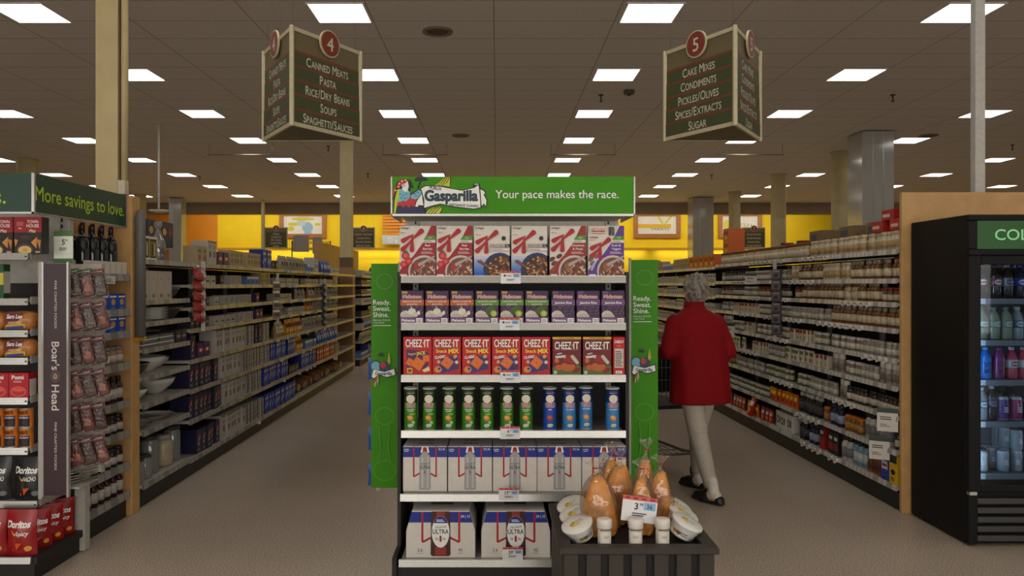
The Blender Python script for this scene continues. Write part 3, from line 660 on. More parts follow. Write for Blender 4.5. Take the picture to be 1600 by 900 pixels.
lrow(0, [('glassbox', 222, 252), ('cream', 312, 326), ('white', 326, 342), ('purple', 342, 362), ('cream', 362, 386), ('cream', 388, 412), ('blue', 412, 428), ('dark', 428, 438), ('creambag', 440, 482), ('lightblue', 484, 492), ('white', 493, 501), ('bluebag', 503, 520), ('short', 521, 533)])
for i, (t, dz) in enumerate(((0.52, 0.0), (0.80, 0.0), (0.56, 0.202), (0.80, 0.202))): LR.put('overstock' if dz else 'purple', t, 1.725 + dz * 0.6, EN[0], d=0.27)
LR.put('decanter', 0.42, 1.725, EN[0], d=0.07)
for i, (kd, a) in enumerate((('tallwhite', 0.08), ('tallwhite', 0.21), ('tallwhite', 0.34), ('tallwhite', 0.47), ('darkbowl', 0.68))): LR.put(kd, a, SH1[1], EN[1])
for a in (0.15, 0.46): LR.put('plates', a, SH1[2], EN[2], d=0.16)
LR.put('darkbowl', 0.70, SH1[2], EN[2])
for a in (0.16, 0.45): LR.put('flatpack', a, SH1[3], EN[3])
LR.put('dark', 0.66, SH1[3], EN[3]); LR.put('dark', 0.77, SH1[3], EN[3])
LR.put('darkbowl', 0.14, SH1[4], EN[4], d=0.14); LR.put('bowl', 0.42, SH1[4], EN[4], d=0.17); LR.put('bowl', 0.70, SH1[4], EN[4], d=0.22, sc=0.75)
LR.put('bowl', 0.14, SH1[5], EN[5], d=0.16, sc=0.85); LR.put('platter', 0.36, SH1[5], EN[5], d=0.30, sc=0.7); LR.put('bowl', 0.63, SH1[5], EN[5], d=0.19, sc=1.05)
LR.put('platter', 0.19, SH1[6], EN[6], d=0.19); LR.put('platter', 0.56, SH1[6], EN[6], d=0.19); LR.put('plates', 0.30, SH1[6] + 0.037, EN[6], d=0.24, sc=0.4)
for kd, a, d in (('can2', 0.07, 0.07), ('can1', 0.10, 0.2), ('can2', 0.21, 0.08), ('can1', 0.25, 0.22), ('can1', 0.39, 0.12), ('can1', 0.45, 0.28), ('can3', 0.62, 0.12), ('can1', 0.80, 0.12)): LR.put(kd, a, SH1[7], EN[7], d=d)
lrow(1, [('short', 322, 346), ('dark', 348, 360), ('emblem', 362, 386), ('lightblue', 388, 412), ('cream', 412, 428), ('short', 434, 450), ('short', 452, 470), ('dark', 471, 478), ('short', 480, 500), ('short', 502, 531)], gap=0.012, sc=0.84)
lrow(2, [('dark', 312, 336), ('short', 338, 352), ('emblem', 354, 402), ('purple', 404, 414), ('short', 434, 462), ('creambag', 464, 482), ('tanbag', 484, 496), ('creambag', 497, 531)], gap=0.012, sc=0.84)
lrow(3, [('dark', 300, 334), ('short', 337, 376), ('emblem', 378, 402), ('purple', 404, 416), ('creambag', 434, 452), ('short', 454, 480), ('yellow', 482, 492), ('creambag', 494, 531)], gap=0.012, sc=0.84)
lrow(4, [('navy', 297, 312), ('purple', 312, 334), ('white', 337, 388), ('brown', 389, 400), ('navy', 401, 412), ('brown', 413, 424), ('tanbag', 434, 448), ('yellow', 450, 476), ('creambag', 477, 488), ('creambag', 490, 531)])
lrow(5, [('navy', 297, 345), ('white', 346, 380), ('brown', 381, 424), ('blue', 426, 450), ('blue', 452, 464), ('yellow', 466, 478), ('lightblue', 479, 496), ('bluebag', 498, 531)])
lrow(6, [('navy', 297, 352), ('white', 353, 388), ('brown', 389, 413), ('blue', 414, 452), ('dark', 453, 471), ('blue', 473, 496), ('red', 498, 524), ('cream', 525, 533)])
lrow(7, [('navy', 310, 348), ('white', 349, 388), ('brown', 389, 415), ('blue', 416, 466)])
for i in range(16):    # bread-like packs lying on the bottom deck
    pass
pouch('loafbag', 'brown_bread_bag', 'bag', 'brown paper bread bag lying flat', 0.2, 0.12, 0.30, (150, 104, 64), lambda p: (p.ell(0.5, 0.45, 0.3, 0.2, K(190, 150, 90)), p.ell(0.55, 0.7, 0.2, 0.08, K(96, 110, 40))))
for i in range(9):
    o = LR.put('loafbag', LR.s_px(470) + 0.1 + i * 0.36, SHZ[7] + 0.07, EN[7], d=0.05)
    o.rotation_euler = (-PI / 2 + 0.1, random.uniform(-.1, .1), LR.a + PI / 2 + random.uniform(-.3, .3))
# --- second run beyond the post
LF = Run('far_left_shelving', 'farther shelving run of the left aisle, beyond the tan post casing', -2.57, 14.6, 0.0142, 1, chan_l)
LF.carcass(0, 9.5, 1.7, 1.6)
for z in SHZ: LF.shelf(0, 9.5, z)
fk = ['lightblue', 'bluebag', 'dark', 'blue', 'creambag', 'navy', 'emblem', 'red']
for i, z in enumerate(SHZ):
    t = 0.05
    while t < 7.5:
        kd = random.choice(fk); n = random.randint(3, 7)
        if i in (1, 2, 3) and KIND[kd]['me'].name and kd in ('blue', 'navy', 'red', 'bluebag', 'creambag'): kd = random.choice(['lightblue', 'dark', 'emblem', 'short'])
        for _ in range(n):
            LF.put(kd, t + KIND[kd]['w'] / 2, z, EN[i], runname='far left run'); t += KIND[kd]['w'] + 0.02
# --- right aisle
def jr(k, ph, r, h, body, cap, label, name='spice_jar', **q): jar(k, name, 'jar', ph, r, h, body, cap, label, **q)
jr('shk', 'tan seasoning shaker with brown cap', 0.027, 0.135, (196, 170, 128), (120, 84, 50), (214, 200, 170), name='seasoning_shaker')
jr('shk2', 'pale seasoning shaker with cream cap', 0.027, 0.135, (206, 196, 170), (206, 190, 150), (180, 150, 100), name='seasoning_shaker')
jr('amb', 'amber glass bottle', 0.030, 0.14, (120, 74, 36), (150, 140, 120), (206, 192, 160), name='sauce_bottle', neck=0.55, caprad=0.6)
jr('clr', 'clear spice jar with grey cap', 0.024, 0.105, (150, 142, 128), (176, 170, 160), (196, 190, 178))
jr('clr2', 'clear spice jar with white cap', 0.024, 0.105, (134, 118, 96), (216, 212, 204), (206, 200, 186))
jr('brn', 'brown spice jar with red cap', 0.024, 0.105, (106, 70, 44), (130, 36, 30), (196, 180, 150))
jr('grn', 'green herb jar with pale cap', 0.024, 0.105, (96, 100, 60), (204, 198, 184), (200, 196, 180))
jr('drk', 'dark spice jar with black cap', 0.026, 0.12, (60, 44, 36), (30, 28, 28), (196, 186, 170), name='dark_spice_jar')
jr('gri', 'tall clear grinder with white cap', 0.026, 0.15, (160, 152, 140), (226, 222, 214), (120, 110, 100), name='spice_grinder', caph=0.3)
jr('nvy', 'navy bottle with pale label', 0.034, 0.17, (30, 34, 60), (40, 40, 60), (150, 160, 190), name='navy_bottle', neck=0.6, caprad=0.66)
jr('blk', 'black bottle with white cap', 0.034, 0.18, (28, 26, 28), (200, 196, 190), (70, 68, 72), name='black_bottle', neck=0.6, caprad=0.66)
jr('ltb', 'light blue bottle with black cap', 0.032, 0.19, (120, 160, 180), (26, 26, 30), (196, 206, 206), name='light_blue_bottle', neck=0.7, caprad=0.75)
jr('wgb', 'white bottle with black cap', 0.034, 0.19, (196, 194, 188), (30, 30, 32), (120, 120, 124), name='white_bottle', neck=0.7, caprad=0.75)
jr('cop', 'copper-brown bottle with pale cap', 0.032, 0.18, (150, 88, 56), (190, 176, 160), (96, 50, 34), name='copper_bottle', neck=0.7, caprad=0.75)
jr('orj', 'orange-capped brown jar', 0.030, 0.12, (140, 88, 40), (206, 120, 30), (176, 130, 60), name='orange_jar')
carton('blkbox', 'black_box', 'box', 'black box with red panel', 0.09, 0.1, 0.18, (30, 28, 30), lambda p: (p.rect(0.1, 0.2, 0.9, 0.5, K(140, 30, 30)), p.rect(0.2, 0.65, 0.8, 0.8, wht)))
carton('redblk', 'red_and_black_box', 'box', 'red and black box', 0.09, 0.1, 0.18, (150, 26, 28), lambda p: (p.rect(0, 0.6, 1, 1, blk), p.rect(0.2, 0.7, 0.8, 0.85, wht)))
carton('ylwbox', 'yellow_box', 'box', 'yellow box with black top', 0.10, 0.1, 0.2, (224, 180, 20), lambda p: (p.rect(0, 0.72, 1, 1, blk), p.ell(0.5, 0.4, 0.3, 0.1, blk), p.lines(0.2, 0.1, 0.8, 0.25, 3, blk)))
carton('royal', 'royal_blue_box', 'box', 'royal blue box', 0.10, 0.1, 0.19, (24, 60, 160), lambda p: (p.rect(0.1, 0.4, 0.9, 0.7, wht), p.rect(0.2, 0.5, 0.8, 0.6, K(180, 30, 40))))
carton('wbox', 'white_and_black_box', 'box', 'white box with black letters', 0.13, 0.12, 0.16, (214, 212, 206), lambda p: (p.ell(0.35, 0.5, 0.2, 0.24, blk), p.ell(0.35, 0.5, 0.1, 0.12, wht), p.rect(0.65, 0.3, 0.85, 0.7, blk)))
pouch('orp', 'orange_packet', 'packet', 'orange seasoning packet', 0.09, 0.03, 0.13, (214, 96, 24), lambda p: (p.rect(0.1, 0.55, 0.9, 0.8, K(250, 210, 60)), p.ell(0.5, 0.3, 0.3, 0.16, K(160, 60, 30))))
pouch('redp', 'red_packet', 'packet', 'red seasoning packet', 0.09, 0.03, 0.13, (176, 30, 26), lambda p: (p.rect(0.1, 0.55, 0.9, 0.8, wht), p.ell(0.5, 0.3, 0.3, 0.16, K(220, 160, 60))))
pouch('whtp', 'white_packet', 'packet', 'white seasoning packet', 0.085, 0.03, 0.12, (206, 200, 186), lambda p: (p.rect(0.1, 0.6, 0.9, 0.85, K(90, 110, 60)), p.ell(0.5, 0.3, 0.28, 0.16, K(150, 120, 80))))
carton('smallbox', 'small_extract_box', 'box', 'small cream extract box', 0.045, 0.05, 0.105, (206, 196, 172), lambda p: (p.rect(0, 0.7, 1, 1, K(150, 60, 40)), p.lines(0.2, 0.2, 0.8, 0.5, 3, K(90, 80, 70))))
carton('tanbox', 'tan_case', 'case', 'tan overstock case', 0.26, 0.2, 0.12, (120, 100, 70), lambda p: p.rect(0.1, 0.25, 0.6, 0.75, K(60, 70, 90)))
carton('redcase', 'red_overstock_case', 'case', 'red overstock case', 0.16, 0.16, 0.075, (170, 30, 34), lambda p: (p.rect(0.1, 0.3, 0.7, 0.6, K(220, 190, 180)),))
carton('orbox', 'orange_overstock_box', 'box', 'orange overstock box', 0.22, 0.2, 0.16, (206, 100, 30), lambda p: (p.rect(0.1, 0.5, 0.9, 0.8, K(150, 60, 20)), p.ell(0.5, 0.3, 0.2, 0.14, K(230, 180, 90))))
RZ = [1.79, 1.59, 1.425, 1.245, 1.04, 0.85, 0.645, 0.41, 0.17]
RN = SH[:8] + ['bottom deck']; RN[8] = 'bottom deck'
RR = Run('right_aisle_shelving', 'long shelving run of spice jars along the right side of the right aisle', 2.735, 5.24, 0.0142, -1, chan_r)
RA = RR.s_px(1118); RE = 9.6
RR.carcass(0.0, RE, 1.76)
for i, z in enumerate(RZ):
    n = 3
    for j in range(n): RR.shelf(RA * j / n, RA * (j + 1) / n, z)
    for j in range(3): RR.shelf(RA + (RE - RA) * j / 3, RA + (RE - RA) * (j + 1) / 3, z - 0.02)
def rrow(i, segs, **k):
    for (kd, p0, p1) in segs:
        t1 = RR.s_px(p0); t0 = RR.s_px(p1) if p1 < 1404 else 0.03
        RR.row(kd, t0, t1, RZ[i], RN[i], runname='right aisle', **k)
def rmix(i, kinds, p0, p1, lo=3, hi=8, gap=0.006, z=None, hole=0.06):
    t1 = RR.s_px(p0) if p0 > 1000 else RE - 0.1; t = RR.s_px(p1) if p1 < 1404 else 0.03
    r = random.Random(i * 31 + p0)
    while t < t1:
        kd = r.choice(kinds); wd = KIND[kd]['w'] + gap
        if r.random() < hole: t += wd * r.randint(1, 3)
        for _ in range(r.randint(lo, hi)):
            if t + wd > t1: t = t1 + 1; break
            RR.put(kd, t + wd / 2, RZ[i] if z is None else z, RN[i], d=KIND[kd]['d'] / 2 + 0.012 + r.random() * 0.03, runname='right aisle', rot=r.uniform(-.1, .1)); t += wd
rmix(0, ['shk', 'shk', 'shk2'], 1120, 1405, 6, 14, hole=0)
for kd, px, dz, d in (('redcase', 1395, 0.14, 0.10), ('redcase', 1366, 0.14, 0.10), ('redcase', 1380, 0.216, 0.11), ('tanbox', 1250, 0.121, 0.24), ('tanbox', 1250, 0, 0.24), ('tanbox', 1292, 0, 0.25), ('tanbox', 1292, 0.121, 0.26), ('redblk', 1220, 0, 0.22), ('redblk', 1196, 0, 0.22), ('tanbox', 1334, 0.0, 0.26), ('tanbox', 1334, 0.121, 0.26)):
    o = RR.put(kd, RR.s_px(px), 1.79 + dz - 0.003, RN[0], d=d, runname='right aisle')
    o.location.z = 1.79 + dz
rmix(1, ['amb', 'amb', 'shk2', 'clr2'], 1232, 1405, 5, 9); rmix(1, ['clr', 'clr2', 'drk'], 1124, 1226, 5, 9)
rmix(2, ['amb', 'clr2', 'brn', 'shk'], 1232, 1405, 4, 9); rmix(2, ['clr', 'clr2', 'drk', 'brn'], 1124, 1226, 5, 9)
rmix(3, ['amb', 'gri', 'smallbox', 'clr2'], 1290, 1405, 4, 9); rmix(3, ['clr', 'clr2', 'whtp', 'smallbox'], 1124, 1288, 5, 9)
rmix(4, ['gri', 'clr', 'clr2', 'smallbox'], 1124, 1405, 5, 10)
rmix(5, ['clr', 'whtp', 'brn', 'smallbox', 'orp'], 1124, 1288, 4, 8); rmix(5, ['clr', 'gri', 'clr2', 'redp'], 1290, 1405, 5, 9)
rmix(6, ['orj', 'clr', 'grn', 'brn'], 1124, 1300, 5, 10); rmix(6, ['gri', 'clr', 'drk', 'gri'], 1302, 1405, 4, 8)
rrow(7, [('grn', 1124, 1196), ('orp', 1197, 1242), ('blk', 1243, 1276), ('orj', 1278, 1286), ('nvy', 1288, 1312), ('orj', 1314, 1340), ('wgb', 1342, 1384), ('drk', 1386, 1405)])
rrow(8, [('orp', 1124, 1140), ('redp', 1141, 1160), ('orp', 1161, 1184), ('redp', 1185, 1203), ('wbox', 1204, 1238), ('blk', 1242, 1256), ('nvy', 1257, 1272), ('redblk', 1273, 1288), ('blkbox', 1289, 1308), ('wgb', 1310, 1324), ('ltb', 1325, 1346), ('cop', 1348, 1372), ('royal', 1373, 1385), ('ylwbox', 1386, 1406)])
o = RR.put('redp', RR.s_px(1176), RZ[8] + 0.004, RN[8], d=-0.035, sc=1.5, runname='right aisle'); o.rotation_euler.x = -0.3; o['label'] = 'larger red packet leaning out over the bottom deck edge, right aisle'
big = ['creambag', 'tanbag', 'whtp', 'short', 'white', 'cream', 'lightblue', 'emblem']
for i, z in enumerate(RZ):
    t = RA + 0.08; r = random.Random(i + 5)
    while t < RE - 0.4:
        kd = r.choice(['yellow', 'creambag', 'red', 'lightblue', 'orbox', 'cream'] if i == 0 else (['whtp', 'short', 'emblem', 'smallbox'] if 1 <= i <= 5 else ['creambag', 'redp', 'orp', 'short', 'whtp']))
        for _ in range(r.randint(3, 6)):
            if t > RE - 0.35: break
            wd = KIND[kd]['w'] + 0.02; RR.put(kd, t + wd / 2, z - 0.02, 'far ' + RN[i], runname='right aisle'); t += wd
for j in range(3): RR.put('orbox', RA + 0.35 - 0.12, RZ[0] - 0.02 + j * 0.161, 'far top stack', d=0.3, runname='right aisle')
# --- the middle run behind the green endcap, one side to each aisle
for nm, x, sg, kds in (('left', -0.50, -1, ('cream', 'red', 'blue', 'tanbag')), ('right', 0.68, 1, ('whtp', 'yellow', 'cream', 'brown'))):
    M_ = Run('middle_shelving', f'shelving run behind the middle endcap, its {nm} side', x, 4.72, 0.0, sg, chan_l, 0.55); M_.carcass(0.0, 9.2, 1.66, 1.15)
    for z in SHZ[:1] + SHZ[2:]:
        for q in range(2): M_.shelf(4.6 * q, 4.6 * q + 4.6, z - 0.02)
    for i, z in enumerate((SHZ[4], SHZ[5], SHZ[6], SHZ[7])): M_.row(kds[i], 0.3, 2.4, z - 0.02, EN[4 + i], runname=f'{nm} side, middle run')
# --- small price tags standing out from the shelf edges
mb = MB(); mb.box(-0.022, 0.022, -0.001, 0.001, -0.03, 0.0, K(222, 218, 206, 0.4)); 
pr = Print(mb, 0.044, 0.03, -0.001, -0.03); pr.lines(0.1, 0.15, 0.9, 0.5, 2, K(120, 116, 110)); pr.rect(0.1, 0.6, 0.5, 0.85, blk); tag_me = mb.data('price_tag')
def tags(run, zs, names, spots, runname):
    cnt = {}
    for (i, px) in spots:
        t = run.s_px(px); x, y, z = run.w(-0.03, t, zs[i] - 0.004); j = cnt.get(i, 0); cnt[i] = j + 1
        o = obj('price_tag', tag_me, None, (x, y, z), (0, run.sgn * 0.25, run.a))
        tag(o, f'{ordw(j)} white price tag hanging from the {names[i]} edge, {runname}', 'price tag', 'price tags on ' + runname)
r = random.Random(3); sp = []
for i, n in ((0, 16), (1, 8), (2, 8), (3, 16), (4, 9), (5, 10), (6, 6), (7, 3), (8, 5)):
    c = 0
    while c < n:
        px = r.uniform(1125, 1398); m = r.randint(2, 5)
        for q in range(m): sp.append((i, px - q * (5 + (px - 1100) * 0.018))); c += 1
tags(RR, RZ, RN, sp, 'right aisle shelving')
sp = [(0, 446), (0, 452), (0, 476), (0, 482), (0, 505), (0, 512), (1, 448), (1, 458), (1, 500), (2, 450), (2, 470), (2, 512), (3, 450), (3, 470), (3, 490), (4, 430), (4, 445), (4, 462), (4, 476), (4, 490), (4, 505), (5, 436), (5, 470), (5, 482), (5, 508), (6, 440), (6, 464), (6, 476), (6, 482), (6, 488), (7, 400)]
tags(LR, SHZ, EN, sp, 'left aisle shelving')
# --- signs clipped to the right shelving
for i, (px, py, lab) in enumerate(((1181, 436, 'small white shelf sign high among the right aisle jars'), (1146, 516, 'white shelf sign beside the red coat elbow'), (1385, 700, 'white shelf sign with black head above the blue and yellow boxes'), (1398, 656, 'white shelf sign at the near end of the right shelving'))):
    t = RR.s_px(px); x, y, _ = RR.w(-0.05, t, 0); z = Z_(py, y); w2, h2 = (0.13, 0.16) if i != 0 else (0.12, 0.11)
    mb = MB(); mb.box(-w2 / 2, w2 / 2, -0.002, 0.002, -h2 / 2, h2 / 2, K(206, 202, 194)); p = Print(mb, w2, h2, -0.002, -h2 / 2); p.rect(0, 0.8, 1, 1, K(40, 60, 44)); p.lines(0.15, 0.5, 0.85, 0.68, 2, K(70, 66, 62)); p.lines(0.15, 0.2, 0.6, 0.36, 2, K(120, 116, 110))
    o = mb.build('shelf_sign', loc=(x, y, z), rot=(0, 0, -0.5)); tag(o, lab, 'sign', 'shelf signs')
# --- clip strips
def clip_strip(name, label, run, px, ztop, n, dz, col, w_, h_, pack):
    t = run.s_px(px); x, y, _ = run.w(-0.07, t, 0)
    R_ = thing(name, label, 'clip strip', (x, y, ztop), run.a + run.sgn * 0.9)
    mb = MB(); mb.box(-0.018, 0.018, 0.0, 0.003, -n * dz - 0.06, 0.08, mat('clear_strip', (196, 194, 188), 0.3)); mb.build('strip', R_)
    for i in range(n):
        o = obj(pack, KIND[col]['me'], None, (x + 0.002 * run.sgn, y - 0.045, ztop - dz * (i + 1)), (-0.12, 0, run.a + run.sgn * 0.9))
        if col == 'redpack': o.scale = (1.15, 0.8, 1.15); o.location.y -= 0.02; o.rotation_euler.x = -0.34
        tag(o, f'{ordw(i)} pack from the top of the {label.split(",")[0]}', 'packet', 'packs on the ' + label.split(',')[0])
mb = MB()
mb.ellipsoid((0, 0, 0.06), (0.058, 0.022, 0.062), film('blister', (235, 232, 228), 0.02, 0.08, 0.5, 60, alpha=0.0), 16); mb.ellipsoid((0, 0, 0.06), (0.046, 0.017, 0.05), K(176, 36, 30, 0.4), 14)
kind('redpack', 'red_oval_pack', 'packet', 'red oval pack', 0.12, 0.05, mb.data('red_oval_pack'))
mb = MB(); mb.ellipsoid((0, 0, 0.055), (0.05, 0.022, 0.055), K(60, 56, 58, 0.35), 14); mb.ellipsoid((0.01, -0.012, 0.05), (0.03, 0.014, 0.03), K(176, 168, 160, 0.4), 12); kind('darkpack', 'dark_hanging_pack', 'packet', 'dark pack', 0.1, 0.05, mb.data('dark_hanging_pack'))
mb = MB(); mb.box(-0.05, 0.05, -0.006, 0.006, 0, 0.1, K(150, 132, 110, 0.3), 0.003); p = Print(mb, 0.1, 0.1, -0.006); p.rect(0.1, 0.2, 0.9, 0.6, K(96, 84, 72)); p.rect(0.1, 0.7, 0.9, 0.9, wht); kind('cardpack', 'flat_hanging_pack', 'packet', 'flat pack', 0.1, 0.012, mb.data('flat_hanging_pack'))
mb = MB(); mb.box(-0.05, 0.05, -0.012, 0.012, 0, 0.1, K(70, 66, 70, 0.3), 0.004); p = Print(mb, 0.1, 0.1, -0.012); p.rect(0.1, 0.15, 0.9, 0.65, K(110, 104, 104)); p.rect(0.15, 0.72, 0.85, 0.9, K(150, 144, 150)); p.ell(0.5, 0.4, 0.25, 0.18, K(60, 50, 52)); kind('greypack', 'grey_hanging_pack', 'packet', 'grey pack', 0.1, 0.024, mb.data('grey_hanging_pack'))
clip_strip('red_pack_clip_strip', 'clip strip of red oval packs, hung near the front of the left shelving', LR, 304, 1.66, 5, 0.085, 'redpack', 0, 0, 'red_oval_pack')
clip_strip('flat_pack_clip_strip', 'clip strip of flat tan packs, hung midway along the left shelving', LR, 424, 1.60, 4, 0.105, 'cardpack', 0, 0, 'flat_hanging_pack')
clip_strip('dark_pack_clip_strip', 'clip strip of dark rounded packs, hung far along the left shelving', LR, 500, 1.56, 6, 0.10, 'darkpack', 0, 0, 'dark_hanging_pack')
clip_strip('grey_pack_clip_strip', 'clip strip of grey packs, hung midway along the right shelving', RR, 1222, 1.70, 6, 0.104, 'greypack', 0, 0, 'grey_hanging_pack')
# --- end panels
mb = MB(); mb.box(-4.2, -2.445, 5.15, 5.265, 0, 2.15, tan, 0.006); tag(mb.build('end_panel'), 'tan end panel closing the near end of the left aisle shelving', 'panel', 'tan end panels')
mb = MB(); mb.box(2.738, 4.9, 5.19, 5.225, 0, 2.176, tan, 0.006); tag(mb.build('end_panel'), 'wide tan end panel standing behind the black drinks cooler', 'panel', 'tan end panels')
t = thing('bumper_tube', 'grey upright tube with yellow clip on the left tan end panel', 'tube', (-2.4115, 5.20, 0))
mb = MB(); mb.tube([(0, 0, 1.20), (0, 0, 2.0), (0, 0, 2.045), (0, 0, 2.06)], [0.034, 0.034, 0.025, 0.008], K(110, 108, 106, 0.5), 14); mb.build('tube', t)
mb = MB(); mb.box(-0.04, 0.02, -0.012, 0.012, 1.165, 1.195, K(196, 150, 30, 0.4), 0.004); mb.tube([(0.02, -0.02, 1.18), (0.035, -0.03, 1.17), (0.045, -0.02, 1.2)], 0.007, K(196, 150, 30, 0.4), 8); mb.build('clip', t)
# ------------------------------------------------------------------ middle endcap
dark_p = mat('endcap_dark_panel', (40, 36, 33), 0.6); peg = mat('peg_panel', (206, 202, 194), 0.6, scale=30)
EX0, EX1, EY = -0.51, 0.69, 4.10
E = thing('endcap_display', 'middle endcap fixture of six metal-edged shelves under the bright green header', 'display', (0.09, 4.1, 0))
def lp(mb, name, par=E):          # builds with world coordinates under a thing whose origin is o
    o = mb.build(name, par); root = par
    while root.parent: root = root.parent
    if par == root: o.location = (-root.location.x, -root.location.y, -root.location.z)
    return o
mb = MB(); mb.box(EX0 - 0.03, EX1 + 0.03, 4.09, 4.60, 0, 0.09, black); mb.box(EX0 - 0.035, EX0 - 0.012, 4.0, 4.6, 0.0, 0.125, black); mb.box(EX1 + 0.012, EX1 + 0.035, 4.0, 4.6, 0.0, 0.125, black); mb.box(EX0 - 0.012, EX1 + 0.012, 4.03, 4.09, 0.004, 0.07, black); lp(mb, 'base')
mb = MB(); mb.box(EX0 - 0.03, EX1 + 0.03, 4.54, 4.57, 0.09, 1.72, dark_p); lp(mb, 'back_panel')
mb = MB(); mb.box(EX0 - 0.03, EX1 + 0.03, 4.53, 4.57, 1.72, 2.1, peg); lp(mb, 'upper_back_panel')
for x in (EX0 + 0.02, EX1 - 0.05):
    mb = MB(); mb.box(x, x + 0.03, 4.505, 4.53, 0.09, 2.1, peg)
    for i in range(60): mb.box(x + 0.011, x + 0.019, 4.503, 4.506, 0.2 + i * 0.031, 0.2 + i * 0.031 + 0.017, blk)
    lp(mb, 'slotted_upright')
for x in (EX0 - 0.03, EX1 + 0.012):
    mb = MB(); mb.box(x, x + 0.018, 4.18, 4.57, 0.1, 1.62, dark_p); lp(mb, 'side_panel')
CZ = [1.594, 1.342, 1.065, 0.768, 0.44, 0.115]
shelf_dk = mat('shelf_grey_top', (150, 148, 142), 0.5, 0.2)
for i, z in enumerate(CZ):
    yf = EY if i < 4 else (4.06 if i == 4 else 4.0)
    mb = MB(); mb.box(EX0 + 0.012, EX1 - 0.012, yf + 0.008, 4.53, z - 0.02, z, shelf_dk); o = lp(mb, 'shelf' if i < 5 else 'base_deck')
    mb = MB(); mb.prism([(yf + 0.008, z - 0.036), (yf - 0.006, z - 0.034), (yf, z + 0.002), (yf + 0.008, z + 0.004)], 'x', EX0, EX1, lipm)
    mb.box(EX0, EX1, yf + 0.001, yf + 0.006, z - 0.004, z + 0.005, lipm); lp(mb, 'shelf_lip', o)
# ---- header
green = mat('header_green', (66, 146, 8), 0.45, var=0.05, scale=6, spec=0.2); whi = K(240, 242, 238, 0.4); navy_i = K(14, 30, 44); teal_i = K(24, 66, 80)
hx0, hx1, hy, hz0, hz1 = X_(613, 4.05), X_(990, 4.05), 4.05, Z_(334, 4.05), Z_(276, 4.05)
Hd = thing('header_sign', 'bright green header sign with parrot and white slogan above the middle endcap', 'sign', ((hx0 + hx1) / 2, hy, hz0))
mb = MB(); W_, H_ = hx1 - hx0, hz1 - hz0
mb.box(-W_ / 2, W_ / 2, 0, 0.014, 0, H_, green); p = Print(mb, W_, H_, 0.0, step=0.0001)
def hp(x, y): return ((570 + x / 4.736 - 613) / 377, (334.5 - (260 + y / 4.736)) / 58.5)
def hpoly(pts, m): p.poly([hp(*q) for q in pts], m)
def hell(x, y, rx, ry, m, rot=0): u, v = hp(x, y); p.ell(u, v, rx / 4.736 / 377, ry / 4.736 / 58.5, m, rot)
YG, YL, RD, LB, BL = K(196, 206, 40), K(222, 200, 50), K(196, 40, 34), K(120, 184, 206), K(12, 18, 24)
for k in range(4):       # tail feathers above and below the scroll
    a = 40 * k * 0.6
    hpoly([(505 + a * 0.8, 145), (540 + a * 0.9, 120), (590 + a * 0.5, 72), (620 + a * 0.25, 72), (600 + a * 0.5, 120), (560 + a, 158)], BL); hpoly([(515 + a * 0.8, 142), (545 + a * 0.9, 122), (594 + a * 0.5, 76), (612 + a * 0.25, 78), (594 + a * 0.5, 118), (556 + a, 152)], YG)
    hpoly([(440 + a, 352), (470 + a, 318), (510 + a * 0.9, 298), (545 + a * 0.5, 306), (520 + a * 0.7, 335), (490 + a * 0.9, 356)], BL); hpoly([(448 + a, 350), (474 + a, 322), (512 + a * 0.9, 302), (536 + a * 0.5, 308), (514 + a * 0.7, 332), (486 + a * 0.9, 352)], YG)
hpoly([(385, 165), (400, 165), (424, 100), (414, 96)], BL)     # palm
for ang in (-170, -140, -95, -50, -20, 10, 160, 185):
    ca, sa = math.cos(math.radians(ang)), math.sin(math.radians(ang)); L_ = 48
    p.stroke(hp(418, 97), hp(418 + ca * L_ * 0.55, 95 + sa * L_ * 0.28), 0.005, 0.009, navy_i); p.stroke(hp(418 + ca * L_ * 0.45, 95 + sa * L_ * 0.25), hp(418 + ca * L_ * 1.05, 101 + sa * L_ * 0.42), 0.009, 0.001, navy_i)
hpoly([(232, 130), (258, 100), (300, 92), (340, 104), (364, 165), (342, 158), (335, 205), (400, 168), (424, 182), (425, 250), (455, 320), (455, 354), (214, 354), (212, 230)], BL)    # dark outline of the bird
hpoly([(228, 354), (236, 300), (300, 290), (380, 285), (420, 305), (448, 354)], K(30, 40, 84))
hpoly([(236, 300), (232, 262), (300, 258), (335, 228), (420, 235), (385, 285), (362, 302), (345, 288), (326, 308), (306, 288), (284, 306), (264, 290)], RD)
hpoly([(262, 168), (335, 182), (336, 228), (305, 262), (285, 255), (262, 268), (240, 262), (244, 215)], LB)
hpoly([(338, 218), (402, 174), (420, 188), (412, 232), (372, 246), (345, 238)], LB)
hpoly([(216, 350), (222, 250), (240, 172), (260, 170), (252, 230), (236, 300), (228, 350)], YG)
hpoly([(222, 200), (236, 150), (215, 160), (208, 240)], RD)
hpoly([(286, 140), (316, 108), (330, 150), (326, 186), (296, 188), (276, 170)], whi)
hpoly([(318, 106), (344, 114), (362, 160), (344, 150), (332, 190), (318, 180), (326, 150)], BL)
hpoly([(236, 145), (258, 104), (300, 94), (326, 106), (306, 117), (284, 124), (267, 140), (254, 170)], RD)
for q in ((256, 130), (276, 110), (248, 152), (302, 103), (226, 180)): hell(*q, 6, 5, whi)
hell(288, 143, 15, 15, whi); hell(288, 143, 11, 11, RD); hell(288, 143, 6, 6, whi)
for i, q in enumerate(((262, 205), (285, 215), (310, 205), (272, 235), (300, 240), (370, 205), (392, 195), (380, 222))): hell(*q, 9, 4, K(50, 120, 150))
